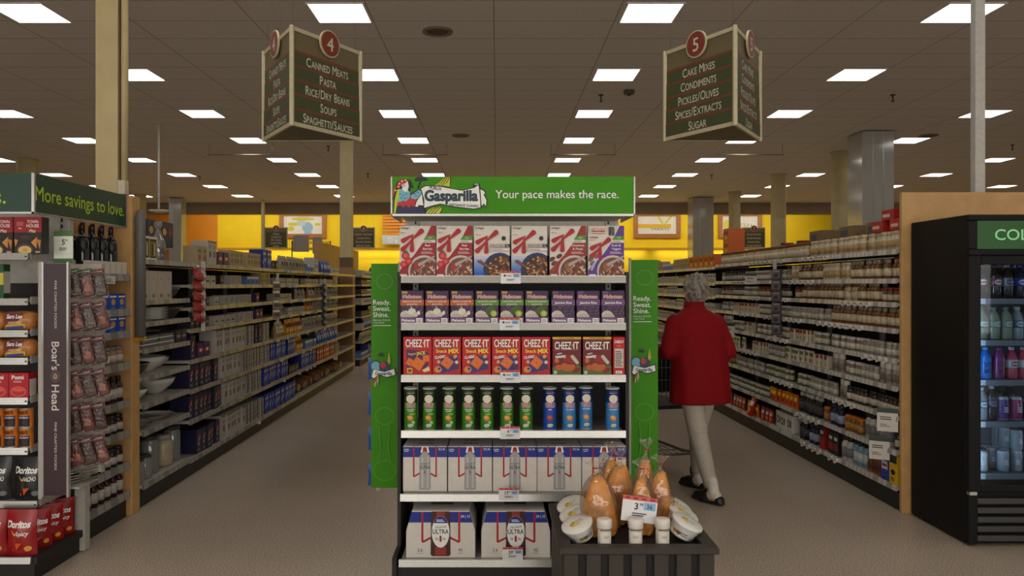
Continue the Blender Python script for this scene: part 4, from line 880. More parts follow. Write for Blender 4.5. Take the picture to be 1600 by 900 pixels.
scroll = [(410, 160), (450, 142), (560, 146), (640, 162), (720, 176), (800, 158), (800, 140), (826, 124), (852, 132), (860, 230), (864, 312), (806, 322), (700, 310), (640, 302), (560, 284), (500, 300), (432, 320), (434, 250)]
sc2 = [(418, 166), (452, 148), (560, 152), (640, 168), (720, 182), (808, 162), (842, 140), (852, 230), (856, 306), (806, 315), (700, 303), (640, 295), (560, 277), (500, 292), (440, 310), (442, 250)]
hpoly([(366, 308), (380, 258), (425, 190), (440, 300), (400, 296), (392, 312)], BL); hpoly([(374, 300), (386, 260), (422, 204), (434, 292), (400, 288), (392, 302)], whi)
hpoly([(852, 160), (886, 178), (900, 206), (888, 210), (908, 250), (898, 312), (880, 286), (870, 306), (856, 270)], BL); hpoly([(856, 172), (880, 184), (890, 202), (878, 210), (900, 252), (896, 298), (880, 276), (868, 296), (860, 268)], whi)
hpoly(scroll, BL); hpoly(sc2, whi); hell(826, 134, 22, 11, BL); hell(826, 134, 16, 6, K(180, 186, 190))
u, v = hp(525, 163); p.text('PUBLIX', u, v, 0.085, navy_i, bold=0.03, maxw=0.05, rot=-0.12)
u, v = hp(640, 216); p.text('Gasparilla', u, v, 0.285, navy_i, width=0.222, bold=0.05); p.text('Gasparilla', u, v, 0.28, teal_i, width=0.218, bold=0.012)
u, v = hp(735, 291); p.text('DISTANCE CLASSIC', u, v, 0.06, navy_i, bold=0.03, width=0.125, rot=-0.05)
p.text('Your pace makes the race.', (870 - 613) / 377, (334.5 - 303.5) / 58.5, 0.225, whi, width=(966 - 774) / 377, bold=0.008)
mb.build('front_panel', Hd)
mb = MB(); mb.box(-W_ / 2 - 0.006, W_ / 2 + 0.006, -0.003, 0.018, -0.012, -0.0005, lipm); mb.box(-W_ / 2 - 0.008, -W_ / 2 - 0.0005, -0.003, 0.44, -0.012, H_, lipm); mb.box(W_ / 2 + 0.0005, W_ / 2 + 0.008, -0.003, 0.44, -0.012, H_, lipm); mb.build('edge_frame', Hd)
mb = MB(); mb.box(-W_ / 2 + 0.03, W_ / 2 - 0.03, 0.02, 0.43, -0.004, 0.004, peg); mb.build('under_panel', Hd)
# ---- wing signs
def wing(name, label, px0, px1, py0, py1, Y, flip):
    x0, x1, z0, z1 = X_(px0, Y), X_(px1, Y), Z_(py1, Y), Z_(py0, Y); w2, h2 = x1 - x0, z1 - z0
    t = thing(name, label, 'sign', ((x0 + x1) / 2, Y, z0), group='green wing signs beside the middle endcap')
    mb = MB(); mb.box(-w2 / 2, w2 / 2, 0, 0.012, 0, h2, green); q = Print(mb, w2, h2, 0, step=0.0001)
    g2 = K(84, 160, 40, 0.4); H0 = 350.0
    def V(py): return 1 - (py - 412) / H0
    for cy, r_ in ((650, 0.34), (735, 0.4), (440, 0.3)):
        for k in range(26):
            a0, a1 = 2 * PI * k / 26, 2 * PI * (k + 1) / 26
            q.line([(0.5 + r_ * math.cos(a0), V(cy) + r_ * 0.11 * math.sin(a0)), (0.5 + r_ * math.cos(a1), V(cy) + r_ * 0.11 * math.sin(a1))], 0.03, g2)
    for pts in (((0.3, V(665)), (0.36, V(700)), (0.28, V(722))), ((0.7, V(665)), (0.64, V(700)), (0.72, V(722)))): q.line(pts, 0.03, g2)
    for i, s_ in enumerate(('Ready.', 'Sweat.', 'Shine.')): q.text(s_, 0.08, V(472 + i * 9.7), 0.022, whi, bold=0.012, align='L', maxw=0.78)
    q.text('February 22 & 23', 0.08, V(500), 0.008, whi, align='L', maxw=0.7); q.text('Tampa, Florida', 0.08, V(504), 0.006, whi, align='L', maxw=0.45); q.rect(0.08, V(509), 0.75, V(508), whi)
    # emblem, cut by the sign's edge
    for a, L_, m in ((60, 0.24, YG), (75, 0.28, YG), (50, 0.2, YL), (-100, 0.2, RD), (-115, 0.24, YL), (-80, 0.2, LB), (-60, 0.16, YG), (-130, 0.2, RD)):
        bx, by = (0.62, V(575)) if a > 0 else (0.22, V(585)); ex, ey = bx + math.cos(math.radians(a)) * L_ * 0.8, by + math.sin(math.radians(a)) * L_ * 0.13 * 1.9
        q.stroke((bx, by), (ex, ey), 0.05, 0.03, BL); q.stroke((bx, by), (ex, ey), 0.035, 0.018, m)
    for a in (10, 50, 90, 130, 170): q.stroke((0.38, V(556)), (0.38 + 0.14 * math.cos(math.radians(a)), V(556) + 0.017 * math.sin(math.radians(a))), 0.03, 0.015, navy_i)
    q.ell(0.18, V(572), 0.2, 0.026, BL); q.ell(0.18, V(572), 0.17, 0.022, LB); q.ell(0.5, V(572), 0.2, 0.022, K(40, 60, 90)); q.ell(0.45, V(570), 0.1, 0.014, RD)
    q.poly([(0.0, V(590)), (0.08, V(576)), (0.5, V(580)), (0.88, V(574)), (0.94, V(586)), (0.6, V(590)), (0.3, V(586)), (0.1, V(593))], BL); q.poly([(0.03, V(588)), (0.1, V(577)), (0.5, V(581)), (0.86, V(576)), (0.9, V(585)), (0.6, V(588.5)), (0.3, V(585)), (0.1, V(591))], whi)
    q.text('Gasparilla', 0.47, V(583), 0.016, navy_i, width=0.62, bold=0.03)
    mb.build('panel', t)
    mb = MB(); ex = (w2 / 2 if not flip else -w2 / 2); s = 1 if not flip else -1
    mb.box(ex, ex + s * 0.012, -0.004, 0.016, -0.01, h2 + 0.01, metal_w); mb.build('edge_channel', t)
    mb = MB()
    for z in (0.15, h2 - 0.12): mb.box(ex + s * 0.012, ex + s * (0.089 if flip else 0.075), 0.0, 0.012, z, z + 0.03, dk)
    mb.build('bracket', t)
wing('wing_sign', 'tall green wing sign at the left side of the middle endcap', 580, 622, 412, 762, 4.62, False)
wing('wing_sign', 'tall green wing sign at the right side of the middle endcap, by the red coat', 986, 1028, 406, 756, 4.62, True)
# ---- cereal
RED, DRED, CRM, FLK = K(176, 16, 28), K(120, 14, 24), K(228, 222, 212), K(150, 90, 60)
def flakes(p, cx, cy, rx, ry, cols, n, seed):
    r = random.Random(seed)
    for i in range(n):
        a, q = r.random() * 6.28, math.sqrt(r.random()); p.ell(cx + rx * q * math.cos(a), cy + ry * q * math.sin(a), r.uniform(0.03, 0.06), r.uniform(0.012, 0.024), cols[i % len(cols)], r.random() * 3.1, 8)
def cereal(name, flavour, main, lines_, protein=False, k_dx=0.0, promo=False):
    w2, h2, d2 = 0.192, 0.272, 0.055
    mb = MB(); mb.box(-w2 / 2, w2 / 2, -d2 / 2, d2 / 2, 0, h2, CRM, 0.0015); p = Print(mb, w2, h2, -d2 / 2, step=0.0001)
    dy = -0.14 if promo else 0.0
    if protein:
        for i in range(8): p.rect(0, 0, 1, 0.40 - i * 0.045, K(200 - i * 22, 210 - i * 16, 226 - i * 4))
        p.ell(0.72, 0.14, 0.46, 0.33, K(24, 44, 96)); p.ell(0.74, 0.13, 0.4, 0.28, K(60, 36, 24)); flakes(p, 0.75, 0.14, 0.36, 0.25, (K(186, 126, 70), K(140, 84, 44), K(206, 160, 104), K(90, 50, 28)), 90, 3)
        p.line([(0.1, 0.31), (0.36, 0.2)], 0.06, K(110, 56, 34)); p.line([(0.16, 0.32), (0.42, 0.18)], 0.05, K(140, 76, 46))
        p.ell(0.83, 0.75, 0.06, 0.045, blk); p.rect(0.46, 0.575, 1, 0.635, blk); p.rect(0.475, 0.582, 0.86, 0.628, CRM); p.text('PROTEIN', 0.665, 0.605, 0.03, blk, bold=0.03, width=0.34); p.text('12g', 0.93, 0.605, 0.03, CRM, bold=0.02, maxw=0.1)
        p.rect(0.46, 0.50, 1, 0.565, K(150, 156, 164)); p.rect(0.475, 0.507, 1, 0.558, CRM); p.lines(0.5, 0.515, 0.85, 0.55, 2, K(150, 150, 150))
    else:
        p.poly([(0.88, 1.0), (1, 1), (1, 0), (0, 0), (0, 0.12), (0.1, 0.2), (0.4, 0.42), (0.66, 0.68), (0.74, 0.8)], main)
        if not promo: p.poly([(0.66, 0.72), (0.74, 0.805), (1, 0.805), (1, 0.72)], K(84, 150, 44)); p.poly([(0.6, 0.665), (0.66, 0.72), (1, 0.72), (1, 0.665)], CRM)
        else: p.poly([(0.66, 0.72), (0.74, 0.8), (1, 0.8), (1, 0.72)], K(84, 150, 44)); p.poly([(0.6, 0.665), (0.66, 0.72), (1, 0.72), (1, 0.665)], CRM)
        p.text('REAL', 0.86, 0.765, 0.025, CRM, bold=0.02); p.lines(0.68, 0.68, 0.95, 0.71, 2, K(120, 130, 100))
        for i, s_ in enumerate(lines_): p.text(s_, 0.78, 0.615 - i * 0.068, 0.046, whi, bold=0.015, maxw=0.38)
        p.lines(0.6, 0.45, 0.95, 0.5, 2, K(220, 190, 190))
        p.ell(0.68, 0.1, 0.44, 0.32, K(206, 196, 184)); p.ell(0.69, 0.09, 0.40, 0.285, K(120, 70, 56)); flakes(p, 0.69, 0.1, 0.36, 0.25, (K(190, 140, 110), K(140, 60, 50), K(216, 186, 160), K(96, 50, 36)), 80, 9)
        p.ell(0.5, 0.2, 0.1, 0.07, K(170, 40, 40) if 'Red' in lines_[0] else K(150, 96, 64)); p.stroke((0.52, 0.22), (0.98, 0.4), 0.05, 0.02, K(176, 168, 160))
        if 'Red' in lines_[0]:
            for q in ((0.17, 0.41, 0.11, 0.08), (0.12, 0.24, 0.1, 0.07), (0.26, 0.3, 0.1, 0.07)): p.ell(*q, K(190, 30, 36)); p.ell(q[0], q[1], q[2] * 0.55, q[3] * 0.55, K(222, 90, 84))
            p.ell(0.17, 0.485, 0.06, 0.025, K(60, 110, 40))
        else:
            for q in ((0.06, 0.34), (0.26, 0.4), (0.12, 0.26)): p.ell(*q, 0.09, 0.04, K(90, 44, 40) if not promo else K(110, 100, 110), 0.6)
            p.line([(0.2, 0.3), (0.08, 0.12)], 0.06, K(150, 80, 50) if not promo else K(190, 180, 210))
        p.rect(0.02, 0.015, 0.2, 0.045, CRM)
    if promo: p.rect(0.04, 0.84, 0.5, 0.98, K(226, 214, 200)); p.text('GET A $10', 0.27, 0.93, 0.045, K(180, 40, 40), bold=0.02, maxw=0.4); p.rect(0.08, 0.875, 0.46, 0.9, K(180, 40, 40)); p.lines(0.1, 0.845, 0.46, 0.865, 1, K(140, 90, 80)); p.stroke((0.62, 0.98), (0.6, 0.8), 0.06, 0.03, K(60, 56, 60)); p.stroke((0.66, 0.98), (0.7, 0.8), 0.06, 0.03, K(90, 84, 90))
    p.text("Kellogg's", 0.04, 0.955 + (dy - 0.04 if promo else 0), 0.035, K(90, 20, 30), bold=0.02, align='L', maxw=0.26, shear=0.3)
    p.text('SPECIAL', 0.04, (0.86 if not protein else 0.82) + dy, 0.022, K(50, 46, 46), align='L', maxw=0.22)
    sx, sy, oy = (1, 1, dy) if not promo else (0.92, 0.9, dy + 0.06)
    oy2 = -0.03 if protein else 0
    def A(a, b): return (a * sx, b * sy + oy + oy2)
    p.stroke(A(0.05, 0.68), A(0.40, 0.83), 0.075, 0.008, RED, 0.05); p.stroke(A(0.05, 0.50), A(0.42, 0.76), 0.085, 0.006, RED, 0.03); p.stroke(A(0.26, 0.67), A(0.665, 0.925), 0.008, 0.085, RED, 0.03); p.stroke(A(0.36, 0.80), A(0.345, 0.475), 0.02, 0.07, RED, 0.045)
    return mb.data(name)
variants = {'rb': (cereal('cereal_box', 'r', K(160, 16, 34), ('Red', 'Berries')), 'red and white berry cereal box'), 'pr': (cereal('cereal_box', 'p', None, (), True), 'white and blue protein cereal box with cinnamon sticks'),
            'cp': (cereal('cereal_box', 'c', K(156, 40, 26), ('Cinnamon', '& Pecan')), 'rust and white pecan cereal box'), 'fy': (cereal('cereal_box', 'f', K(96, 50, 150), ('Fruit &', 'Yogurt'), promo=True), 'purple and white fruit cereal box at the right end')}
for k, x0, x1, lab in (('rb', 625, 680, 'leftmost '), ('rb', 681, 739, 'second '), ('pr', 740, 797, 'left-hand '), ('pr', 798, 856, 'right-hand '), ('cp', 859, 915, ''), ('fy', 918, 976, '')):
    o = obj('cereal_box', variants[k][0], None, (X_((x0 + x1) / 2, 4.12), 4.145, CZ[0] + 0.0006)); tag(o, f'{lab}{variants[k][1]}, middle endcap top shelf', 'cereal box', 'cereal boxes on the endcap top shelf')
# ---- rice
PUR, PUR2 = (60, 30, 72), K(110, 76, 124)
def rice(band, l1, foods):
    w2, h2, d2 = 0.126, 0.178, 0.05; mb = MB(); mb.box(-w2 / 2, w2 / 2, -d2 / 2, d2 / 2, 0, h2, K(*PUR), 0.004); p = Print(mb, w2, h2, -d2 / 2, step=0.0001)
    p.rect(0.06, 0.9, 0.3, 0.97, K(190, 150, 60) if band else PUR2)
    for dx in (-0.006, 0.006): p.text('Mahatma', 0.5 + dx, 0.815, 0.105, whi, width=0.8, bold=0.06)
    p.text('Mahatma', 0.5, 0.815, 0.1, K(190, 26, 40), width=0.78, bold=0.025)
    p.rect(0, 0.54, 1, 0.72, band or PUR2)
    if l1: p.text(l1, 0.5, 0.665, 0.05, whi, maxw=0.8, bold=0.01); p.text('Jasmine Rice', 0.5, 0.585, 0.045, whi, maxw=0.66, bold=0.01)
    else: p.text('Jasmine Rice', 0.5, 0.63, 0.075, whi, width=0.72, bold=0.02)
    r = random.Random(4)
    for i in range(40): p.ell(r.uniform(0.05, 0.97), r.uniform(0.22, 0.53), 0.016, 0.006, K(196, 186, 200), r.random() * 3, 6)
    p.ell(0.24, 0.26, 0.24, 0.13, K(206, 198, 186), 0, 16); p.ell(0.3, 0.22, 0.26, 0.08, K(190, 182, 170), 0, 16)
    if foods == 'g': p.ell(0.5, 0.36, 0.16, 0.1, K(226, 218, 204)); p.ell(0.64, 0.27, 0.12, 0.07, K(210, 200, 186)); p.stroke((0.46, 0.4), (0.48, 0.52), 0.04, 0.015, K(214, 204, 190)); p.ell(0.78, 0.32, 0.07, 0.06, K(230, 224, 210))
    if foods == 'l':
        for q in ((0.5, 0.4), (0.6, 0.46), (0.7, 0.4), (0.58, 0.34), (0.76, 0.46)): p.ell(*q, 0.1, 0.06, K(66, 92, 36), 0.5)
        p.ell(0.78, 0.3, 0.14, 0.1, K(150, 176, 50), 0.6); p.ell(0.8, 0.3, 0.09, 0.06, K(190, 206, 90), 0.6)
    p.rect(0, 0, 1, 0.19, PUR2); p.text('Mahatma', 0.34, 0.1, 0.08, whi, width=0.56, bold=0.03); p.rect(0.68, 0.03, 0.94, 0.16, whi); p.lines(0.71, 0.05, 0.92, 0.14, 3, K(90, 80, 100))
    return mb.data('rice_box')
rm = {'o': (rice(K(190, 96, 40), 'GARLIC & OLIVE OIL', 'g'), 'purple rice box with orange band'), 'g': (rice(K(96, 140, 44), 'CILANTRO LIMON', 'l'), 'purple rice box with green band'), 'j': (rice(None, None, ''), 'plain purple jasmine rice box')}
for k, i, x in (('o', 0, 644), ('o', 1, 683), ('o', 2, 722), ('g', 0, 761), ('g', 1, 800), ('g', 2, 839), ('j', 0, 880), ('j', 1, 919), ('j', 2, 958)):
    o = obj('rice_box', rm[k][0], None, (X_(x, 4.12), 4.145, CZ[1] + 0.0006)); tag(o, f"{('left', 'middle', 'right')[i]} one of three: {rm[k][1]}, endcap second shelf", 'rice box', 'rice boxes on the endcap')
# ---- crackers
def cracker(kind_):
    w2, h2, d2 = 0.153, 0.205, 0.065; base = K(190, 18, 24) if kind_ != 't' else K(110, 20, 22); mb = MB(); mb.box(-w2 / 2, w2 / 2, -d2 / 2, d2 / 2, 0, h2, base, 0.0015); p = Print(mb, w2, h2, -d2 / 2, step=0.0001)
    ty = 0.84 if kind_ != 't' else 0.78
    p.text('CHEEZ', 0.38, ty - 0.008, 0.2, K(60, 10, 12), width=0.58, bold=0.03); p.text('CHEEZ', 0.37, ty, 0.2, whi, width=0.58, bold=0.02); p.ell(0.7, ty, 0.03, 0.022, K(240, 170, 40)); p.text('IT', 0.83, ty, 0.2, whi, width=0.2, bold=0.02)
    p.rect(0.06, ty - 0.125, 0.92, ty - 0.12, K(230, 120, 110))
    def crk(cx, cy, s_, rot):
        c = [(math.cos(rot + PI / 2 * k) * s_, math.sin(rot + PI / 2 * k) * s_ * w2 / h2) for k in range(4)]
        p.poly([(cx + a * 1.06, cy + b * 1.06 - 0.01) for a, b in c], K(140, 56, 14)); p.poly([(cx + a, cy + b) for a, b in c], K(226, 110, 36)); p.ell(cx, cy, 0.025, 0.018, K(150, 60, 20))
        for i in range(6): p.ell(cx + math.cos(i) * s_ * 0.4, cy + math.sin(i * 1.3) * s_ * 0.3, 0.02, 0.012, K(240, 140, 60))
    if kind_ == 'p':
        p.poly([(0.1, 0.2), (0.12, 0.68), (0.88, 0.6), (0.86, 0.16)], K(84, 24, 84)); p.text('Pepper', 0.32, 0.56, 0.06, K(240, 220, 120), maxw=0.28, rot=0.1); p.text('JACK', 0.62, 0.58, 0.085, K(240, 220, 60), bold=0.03, maxw=0.32, rot=0.1)
        crk(0.24, 0.34, 0.17, 0.3); crk(0.8, 0.44, 0.16, 0.8); crk(0.52, 0.3, 0.26, 0.2); p.poly([(0.66, 0.13), (0.9, 0.24), (0.94, 0.12), (0.74, 0.08)], K(236, 214, 150)); p.rect(0.14, 0.05, 0.32, 0.19, K(226, 190, 60)); p.rect(0.17, 0.08, 0.29, 0.16, K(110, 60, 30))
    elif kind_ == 's':
        p.text('Snack', 0.32, 0.635, 0.09, K(246, 214, 50), bold=0.02, maxw=0.42); p.text('MIX', 0.74, 0.635, 0.11, K(246, 214, 50), bold=0.05, maxw=0.36, rot=0.05)
        p.poly([(0.2, 0.08), (0.3, 0.44), (0.88, 0.54), (0.93, 0.16), (0.3, 0.06)], K(30, 50, 130)); p.text('CLASSIC', 0.27, 0.48, 0.07, whi, bold=0.03, maxw=0.38, rot=0.12)
        p.stroke((0.74, 0.46), (0.86, 0.52), 0.06, 0.06, K(220, 160, 80)); p.ell(0.85, 0.34, 0.06, 0.045, K(226, 206, 170)); p.ell(0.82, 0.22, 0.1, 0.06, K(90, 40, 30)); p.ell(0.82, 0.22, 0.05, 0.03, K(30, 50, 130)); p.ell(0.2, 0.15, 0.13, 0.085, K(216, 140, 60)); p.ell(0.24, 0.17, 0.05, 0.03, K(30, 50, 130)); p.ell(0.22, 0.35, 0.06, 0.045, K(210, 170, 110))
        crk(0.52, 0.33, 0.24, 0.12)
    else:
        p.rect(0, 0.94, 1, 1, K(226, 170, 30)); p.text('EXTRA TOASTINESS', 0.5, 0.97, 0.032, K(60, 20, 10), bold=0.02, maxw=0.7)
        p.poly([(0, 0), (0, 0.2), (0.3, 0.32), (0.8, 0.32), (1, 0.22), (1, 0)], K(80, 110, 44))
        p.ell(0.54, 0.32, 0.32, 0.22, K(120, 30, 22)); p.ell(0.54, 0.22, 0.26, 0.12, K(190, 96, 36)); p.ell(0.6, 0.4, 0.22, 0.12, K(150, 30, 26)); p.line([(0.3, 0.36), (0.8, 0.28)], 0.02, K(60, 16, 14))
        p.stroke((0.66, 0.52), (0.9, 0.3), 0.06, 0.06, K(200, 190, 180)); p.ell(0.84, 0.13, 0.15, 0.06, K(130, 24, 24), 0.4); p.ell(0.22, 0.2, 0.1, 0.07, K(206, 80, 30)); p.ell(0.15, 0.38, 0.08, 0.06, K(206, 100, 50)); p.lines(0.05, 0.03, 0.17, 0.13, 3, whi); p.text('extra', 0.24, 0.57, 0.045, whi, bold=0.03, rot=0.2, maxw=0.2); p.text('toasty', 0.28, 0.5, 0.08, whi, bold=0.04, maxw=0.4, rot=0.1)
    return mb.data('cracker_box')
cm = {'p': (cracker('p'), 'red cracker box with purple pepper panel'), 's': (cracker('s'), 'red snack mix cracker box with blue panel'), 't': (cracker('t'), 'dark red cracker box with yellow top strip')}
for k, x, lab in (('p', 652.5, 'leftmost'), ('s', 698, 'first'), ('s', 744.5, 'second'), ('s', 791, 'third'), ('s', 837.5, 'fourth'), ('t', 885.5, 'left-hand'), ('t', 933, 'right-hand')):
    o = obj('cracker_box', cm[k][0], None, (X_(x, 4.12), 4.15, CZ[2] + 0.0006)); tag(o, f'{lab} {cm[k][1]}, endcap third shelf', 'cracker box', 'cracker boxes on the endcap')
mb = MB(); mb.box(-0.031, 0.031, -0.076, 0.076, 0, 0.205, K(190, 18, 24), 0.0015); p = Print(mb, 0.062, 0.205, -0.076); p.text('CHEEZ-IT', 0.5, 0.88, 0.07, whi, bold=0.03, width=0.8); p.text('toasty', 0.5, 0.77, 0.03, K(240, 200, 180), maxw=0.5, rot=0.08); p.rect(0.12, 0.2, 0.88, 0.7, K(206, 198, 186)); p.lines(0.18, 0.24, 0.82, 0.66, 9, K(90, 84, 78)); p.rect(0.2, 0.05, 0.75, 0.12, whi); p.lines(0.25, 0.06, 0.7, 0.11, 2, K(100, 90, 90))
o = mb.build('cracker_box', loc=(X_(966.5, 4.12), 4.18, CZ[2] + 0.0006)); tag(o, 'cracker box turned narrow side out, right end of endcap third shelf', 'cracker box', 'cracker boxes on the endcap')
# ---- chip cans
def can(base, top, kind_):
    R, h = 0.036, 0.225; mb = MB(); B, T = K(*base, 0.35), K(*top, 0.35)
    mb.lathe([(R * 0.96, 0), (R, 0.003, metal_w), (R, 0.006, metal_w), (R, 0.15, B), (R, 0.2, T), (R, h, T)], B, 28); p = Print(mb, 2 * R, h, rad=R, step=0.00012)
    p.ell(0.5, 0.76, 0.34, 0.095, K(226, 216, 200))                        # plain cream badge
    p.text('PRINGLES', 0.5, 0.615, 0.1, whi, width=0.76, bold=0.06); p.text('PRINGLES', 0.5, 0.615, 0.095, K(196, 26, 40), width=0.73, bold=0.02)
    p.text('SOUR CREAM' if kind_ == 'g' else ('BBQ' if kind_ == 'b' else 'SALT & VINEGAR'), 0.5, 0.51, 0.03, whi, maxw=0.62, bold=0.02)
    if kind_ == 'g': p.text('& ONION', 0.5, 0.47, 0.028, whi, maxw=0.4, bold=0.02); p.ell(0.62, 0.4, 0.22, 0.025, K(130, 180, 60)); p.ell(0.7, 0.2, 0.12, 0.04, K(180, 200, 110))
    p.ell(0.48, 0.31, 0.24, 0.06, K(206, 130, 44) if kind_ != 'b' else K(150, 60, 30), -0.5); p.ell(0.46, 0.325, 0.15, 0.035, K(230, 166, 76) if kind_ != 'b' else K(200, 90, 40))
    p.ell(0.5, 0.13, 0.26, 0.055, blk, 0.1); p.ell(0.5, 0.132, 0.22, 0.042, K(196, 206, 200), 0.1); p.text('Pringles', 0.5, 0.132, 0.03, K(90, 100, 96), maxw=0.3); p.text('ORIGINAL CRISPS', 0.5, 0.9, 0.02, K(220, 220, 200), maxw=0.6)
    lid = MB(); lid.lathe([(R * 1.01, h - 0.004), (R * 1.035, h - 0.003), (R * 1.035, h + 0.004), (R * 0.95, h + 0.004), (R * 0.94, h + 0.001)], K(196, 196, 186, 0.3), 28)
    return mb.data('can_body'), lid.data('lid')
cans = {'g': (can((50, 124, 24), (26, 58, 22), 'g'), 'green chip can'), 'b': (can((20, 70, 170), (18, 34, 96), 'b'), 'deep blue chip can'), 'l': (can((50, 124, 190), (20, 44, 104), 'l'), 'light blue chip can')}
for k, i, x in [('g', i, x) for i, x in enumerate((642, 671, 702, 732, 761, 792, 822))] + [('b', 0, 859), ('l', 0, 889), ('l', 1, 916), ('l', 2, 957)]:
    (bm_, lm_), ph = cans[k]; nm = {'g': ordw(i) if i else 'leftmost', 'b': 'only', 'l': ('left', 'middle', 'right')[min(i, 2)]}[k]
    c = thing('chip_can', f'{nm} {ph}' + (', counted from the left,' if k == 'g' and i else ',') + ' on the endcap fourth shelf', 'chip can', (X_(x, 4.14), 4.14 + (0.03 if k == 'l' and i == 1 else 0), CZ[3] + 0.0006), random.uniform(-.1, .1), 'chip cans on the endcap')
    obj('can_body', bm_, c); obj('lid', lm_, c)
# ---- beer cases
RIB, BLU = K(170, 20, 34), K(22, 44, 140)
def beer12():
    w2, h2, d2 = 0.236, 0.243, 0.30; mb = MB(); mb.box(-w2 / 2, w2 / 2, -d2 / 2, d2 / 2, 0, h2, K(216, 212, 204), 0.003); p = Print(mb, w2, h2, -d2 / 2, step=0.0001)
    p.rect(0, 0.76, 1, 0.985, BLU); p.line([(0.245, 1), (0.245, 0.33), (0.5, 0.47), (0.755, 0.33), (0.755, 1)], 0.035, RIB)
    p.poly([(0.43, 1), (0.57, 1), (0.6, 0.86), (0.4, 0.86)], whi); p.poly([(0.46, 0.98), (0.54, 0.98), (0.555, 0.86), (0.445, 0.86)], RIB)
    S1, S2 = K(166, 166, 164), K(196, 196, 194)
    p.poly([(0.46, 0.89), (0.54, 0.89), (0.62, 0.79), (0.63, 0.07), (0.61, 0.045), (0.39, 0.045), (0.37, 0.07), (0.38, 0.79)], K(120, 120, 120)); p.poly([(0.465, 0.88), (0.535, 0.88), (0.612, 0.785), (0.622, 0.075), (0.6, 0.055), (0.4, 0.055), (0.378, 0.075), (0.388, 0.785)], S1); p.rect(0.42, 0.08, 0.46, 0.76, S2); p.rect(0.55, 0.08, 0.58, 0.76, S2)
    p.text('Michelob', 0.5, 0.62, 0.05, K(80, 80, 84), maxw=0.2, shear=0.3, rot=0.1); p.text('ULTRA', 0.5, 0.54, 0.07, K(40, 40, 44), width=0.24, bold=0.02); p.rect(0.488, 0.4, 0.512, 0.46, RIB); p.lines(0.42, 0.49, 0.6, 0.5, 1, K(110, 110, 114))
    p.text('ULTRA', 0.08, 0.93, 0.035, whi, maxw=0.12, bold=0.02); p.lines(0.03, 0.885, 0.14, 0.905, 1, whi); p.text('12 | 16', 0.88, 0.94, 0.045, whi, maxw=0.14, bold=0.02)
    for i in range(2): mb.box(-0.04, 0.04, -0.1 + i * 0.1, -0.07 + i * 0.1, h2, h2 + 0.0006, K(150, 146, 140))
    return mb.data('beer_case')
b12 = beer12()
for i, x in enumerate((664, 734.5, 804.5, 874, 944)):
    o = obj('beer_case', b12, None, (X_(x, 4.12), 4.27, CZ[4] + 0.0006)); tag(o, ('leftmost', 'second', 'middle', 'fourth', 'rightmost')[i] + ' white beer case with silver bottle picture, endcap fifth shelf', 'beer case', 'beer cases on the endcap fifth shelf')
def beer24():
    w2, h2, d2 = 0.362, 0.245, 0.34; mb = MB(); W = K(216, 212, 204); a = 0.03
    mb.prism([(-w2 / 2, 0), (w2 / 2, 0), (w2 / 2, 0.14), (w2 / 2 - a, h2), (-w2 / 2 + a, h2), (-w2 / 2, 0.14)], 'y', -d2 / 2, d2 / 2, W); p = Print(mb, w2, h2, -d2 / 2, step=0.0001)
    def xe(v): return 0 if v < 0.57 else (v - 0.57) / 0.43 * a / w2
    p.poly([(xe(0.75), 0.75), (1 - xe(0.75), 0.75), (1 - xe(0.98), 0.98), (xe(0.98), 0.98)], BLU)
    p.line([(0.235, 0.98), (0.235, 0.33), (0.5, 0.53), (0.77, 0.33), (0.77, 0.98)], 0.03, RIB)
    AM, AM2 = K(70, 24, 16), K(150, 50, 30)
    p.poly([(0.37, 0.99), (0.63, 0.99), (0.64, 0.85), (0.645, 0.06), (0.62, 0.03), (0.38, 0.03), (0.355, 0.06), (0.36, 0.85)], AM); p.rect(0.42, 0.05, 0.58, 0.22, AM2); p.rect(0.44, 0.86, 0.56, 0.98, AM2)
    p.ell(0.5, 0.55, 0.135, 0.35, K(140, 120, 110)); p.ell(0.5, 0.55, 0.128, 0.335, whi); p.poly([(0.5 + 0.128 * math.cos(t_), 0.55 + 0.335 * math.sin(t_)) for t_ in [0.6 + i * (PI - 1.2) / 14 for i in range(15)]], BLU); p.lines(0.44, 0.77, 0.56, 0.83, 2, whi)
    p.text('Michelob', 0.5, 0.66, 0.055, K(60, 60, 64), maxw=0.16, shear=0.3, rot=0.12); p.text('ULTRA', 0.5, 0.56, 0.1, K(30, 30, 36), width=0.235, bold=0.015); p.rect(0.485, 0.34, 0.515, 0.47, RIB); p.lines(0.42, 0.38, 0.47, 0.44, 2, K(130, 130, 134)); p.lines(0.53, 0.38, 0.58, 0.44, 2, K(130, 130, 134))
    p.text('2.6', 0.2, 0.165, 0.07, K(40, 40, 44), maxw=0.1); p.lines(0.15, 0.09, 0.26, 0.105, 1, K(90, 90, 94)); p.text('95', 0.79, 0.165, 0.07, K(40, 40, 44), maxw=0.1); p.lines(0.75, 0.09, 0.84, 0.105, 1, K(90, 90, 94)); p.text('24 | 12', 0.86, 0.89, 0.055, whi, maxw=0.13, bold=0.02)
    mb.box(-0.06, 0.06, -0.05, 0.05, h2, h2 + 0.0007, K(110, 104, 98)); return mb.data('large_beer_case')
b24 = beer24()
for i, x in enumerate((688, 806, 925)):
    o = obj('large_beer_case', b24, None, (X_(x, 4.02), 4.21, CZ[5] + 0.0006)); tag(o, ('left-hand', 'right-hand visible', 'rightmost and mostly bin-hidden')[i] + ' large white beer case with amber bottle, endcap base', 'beer case', 'large beer cases on the endcap base')
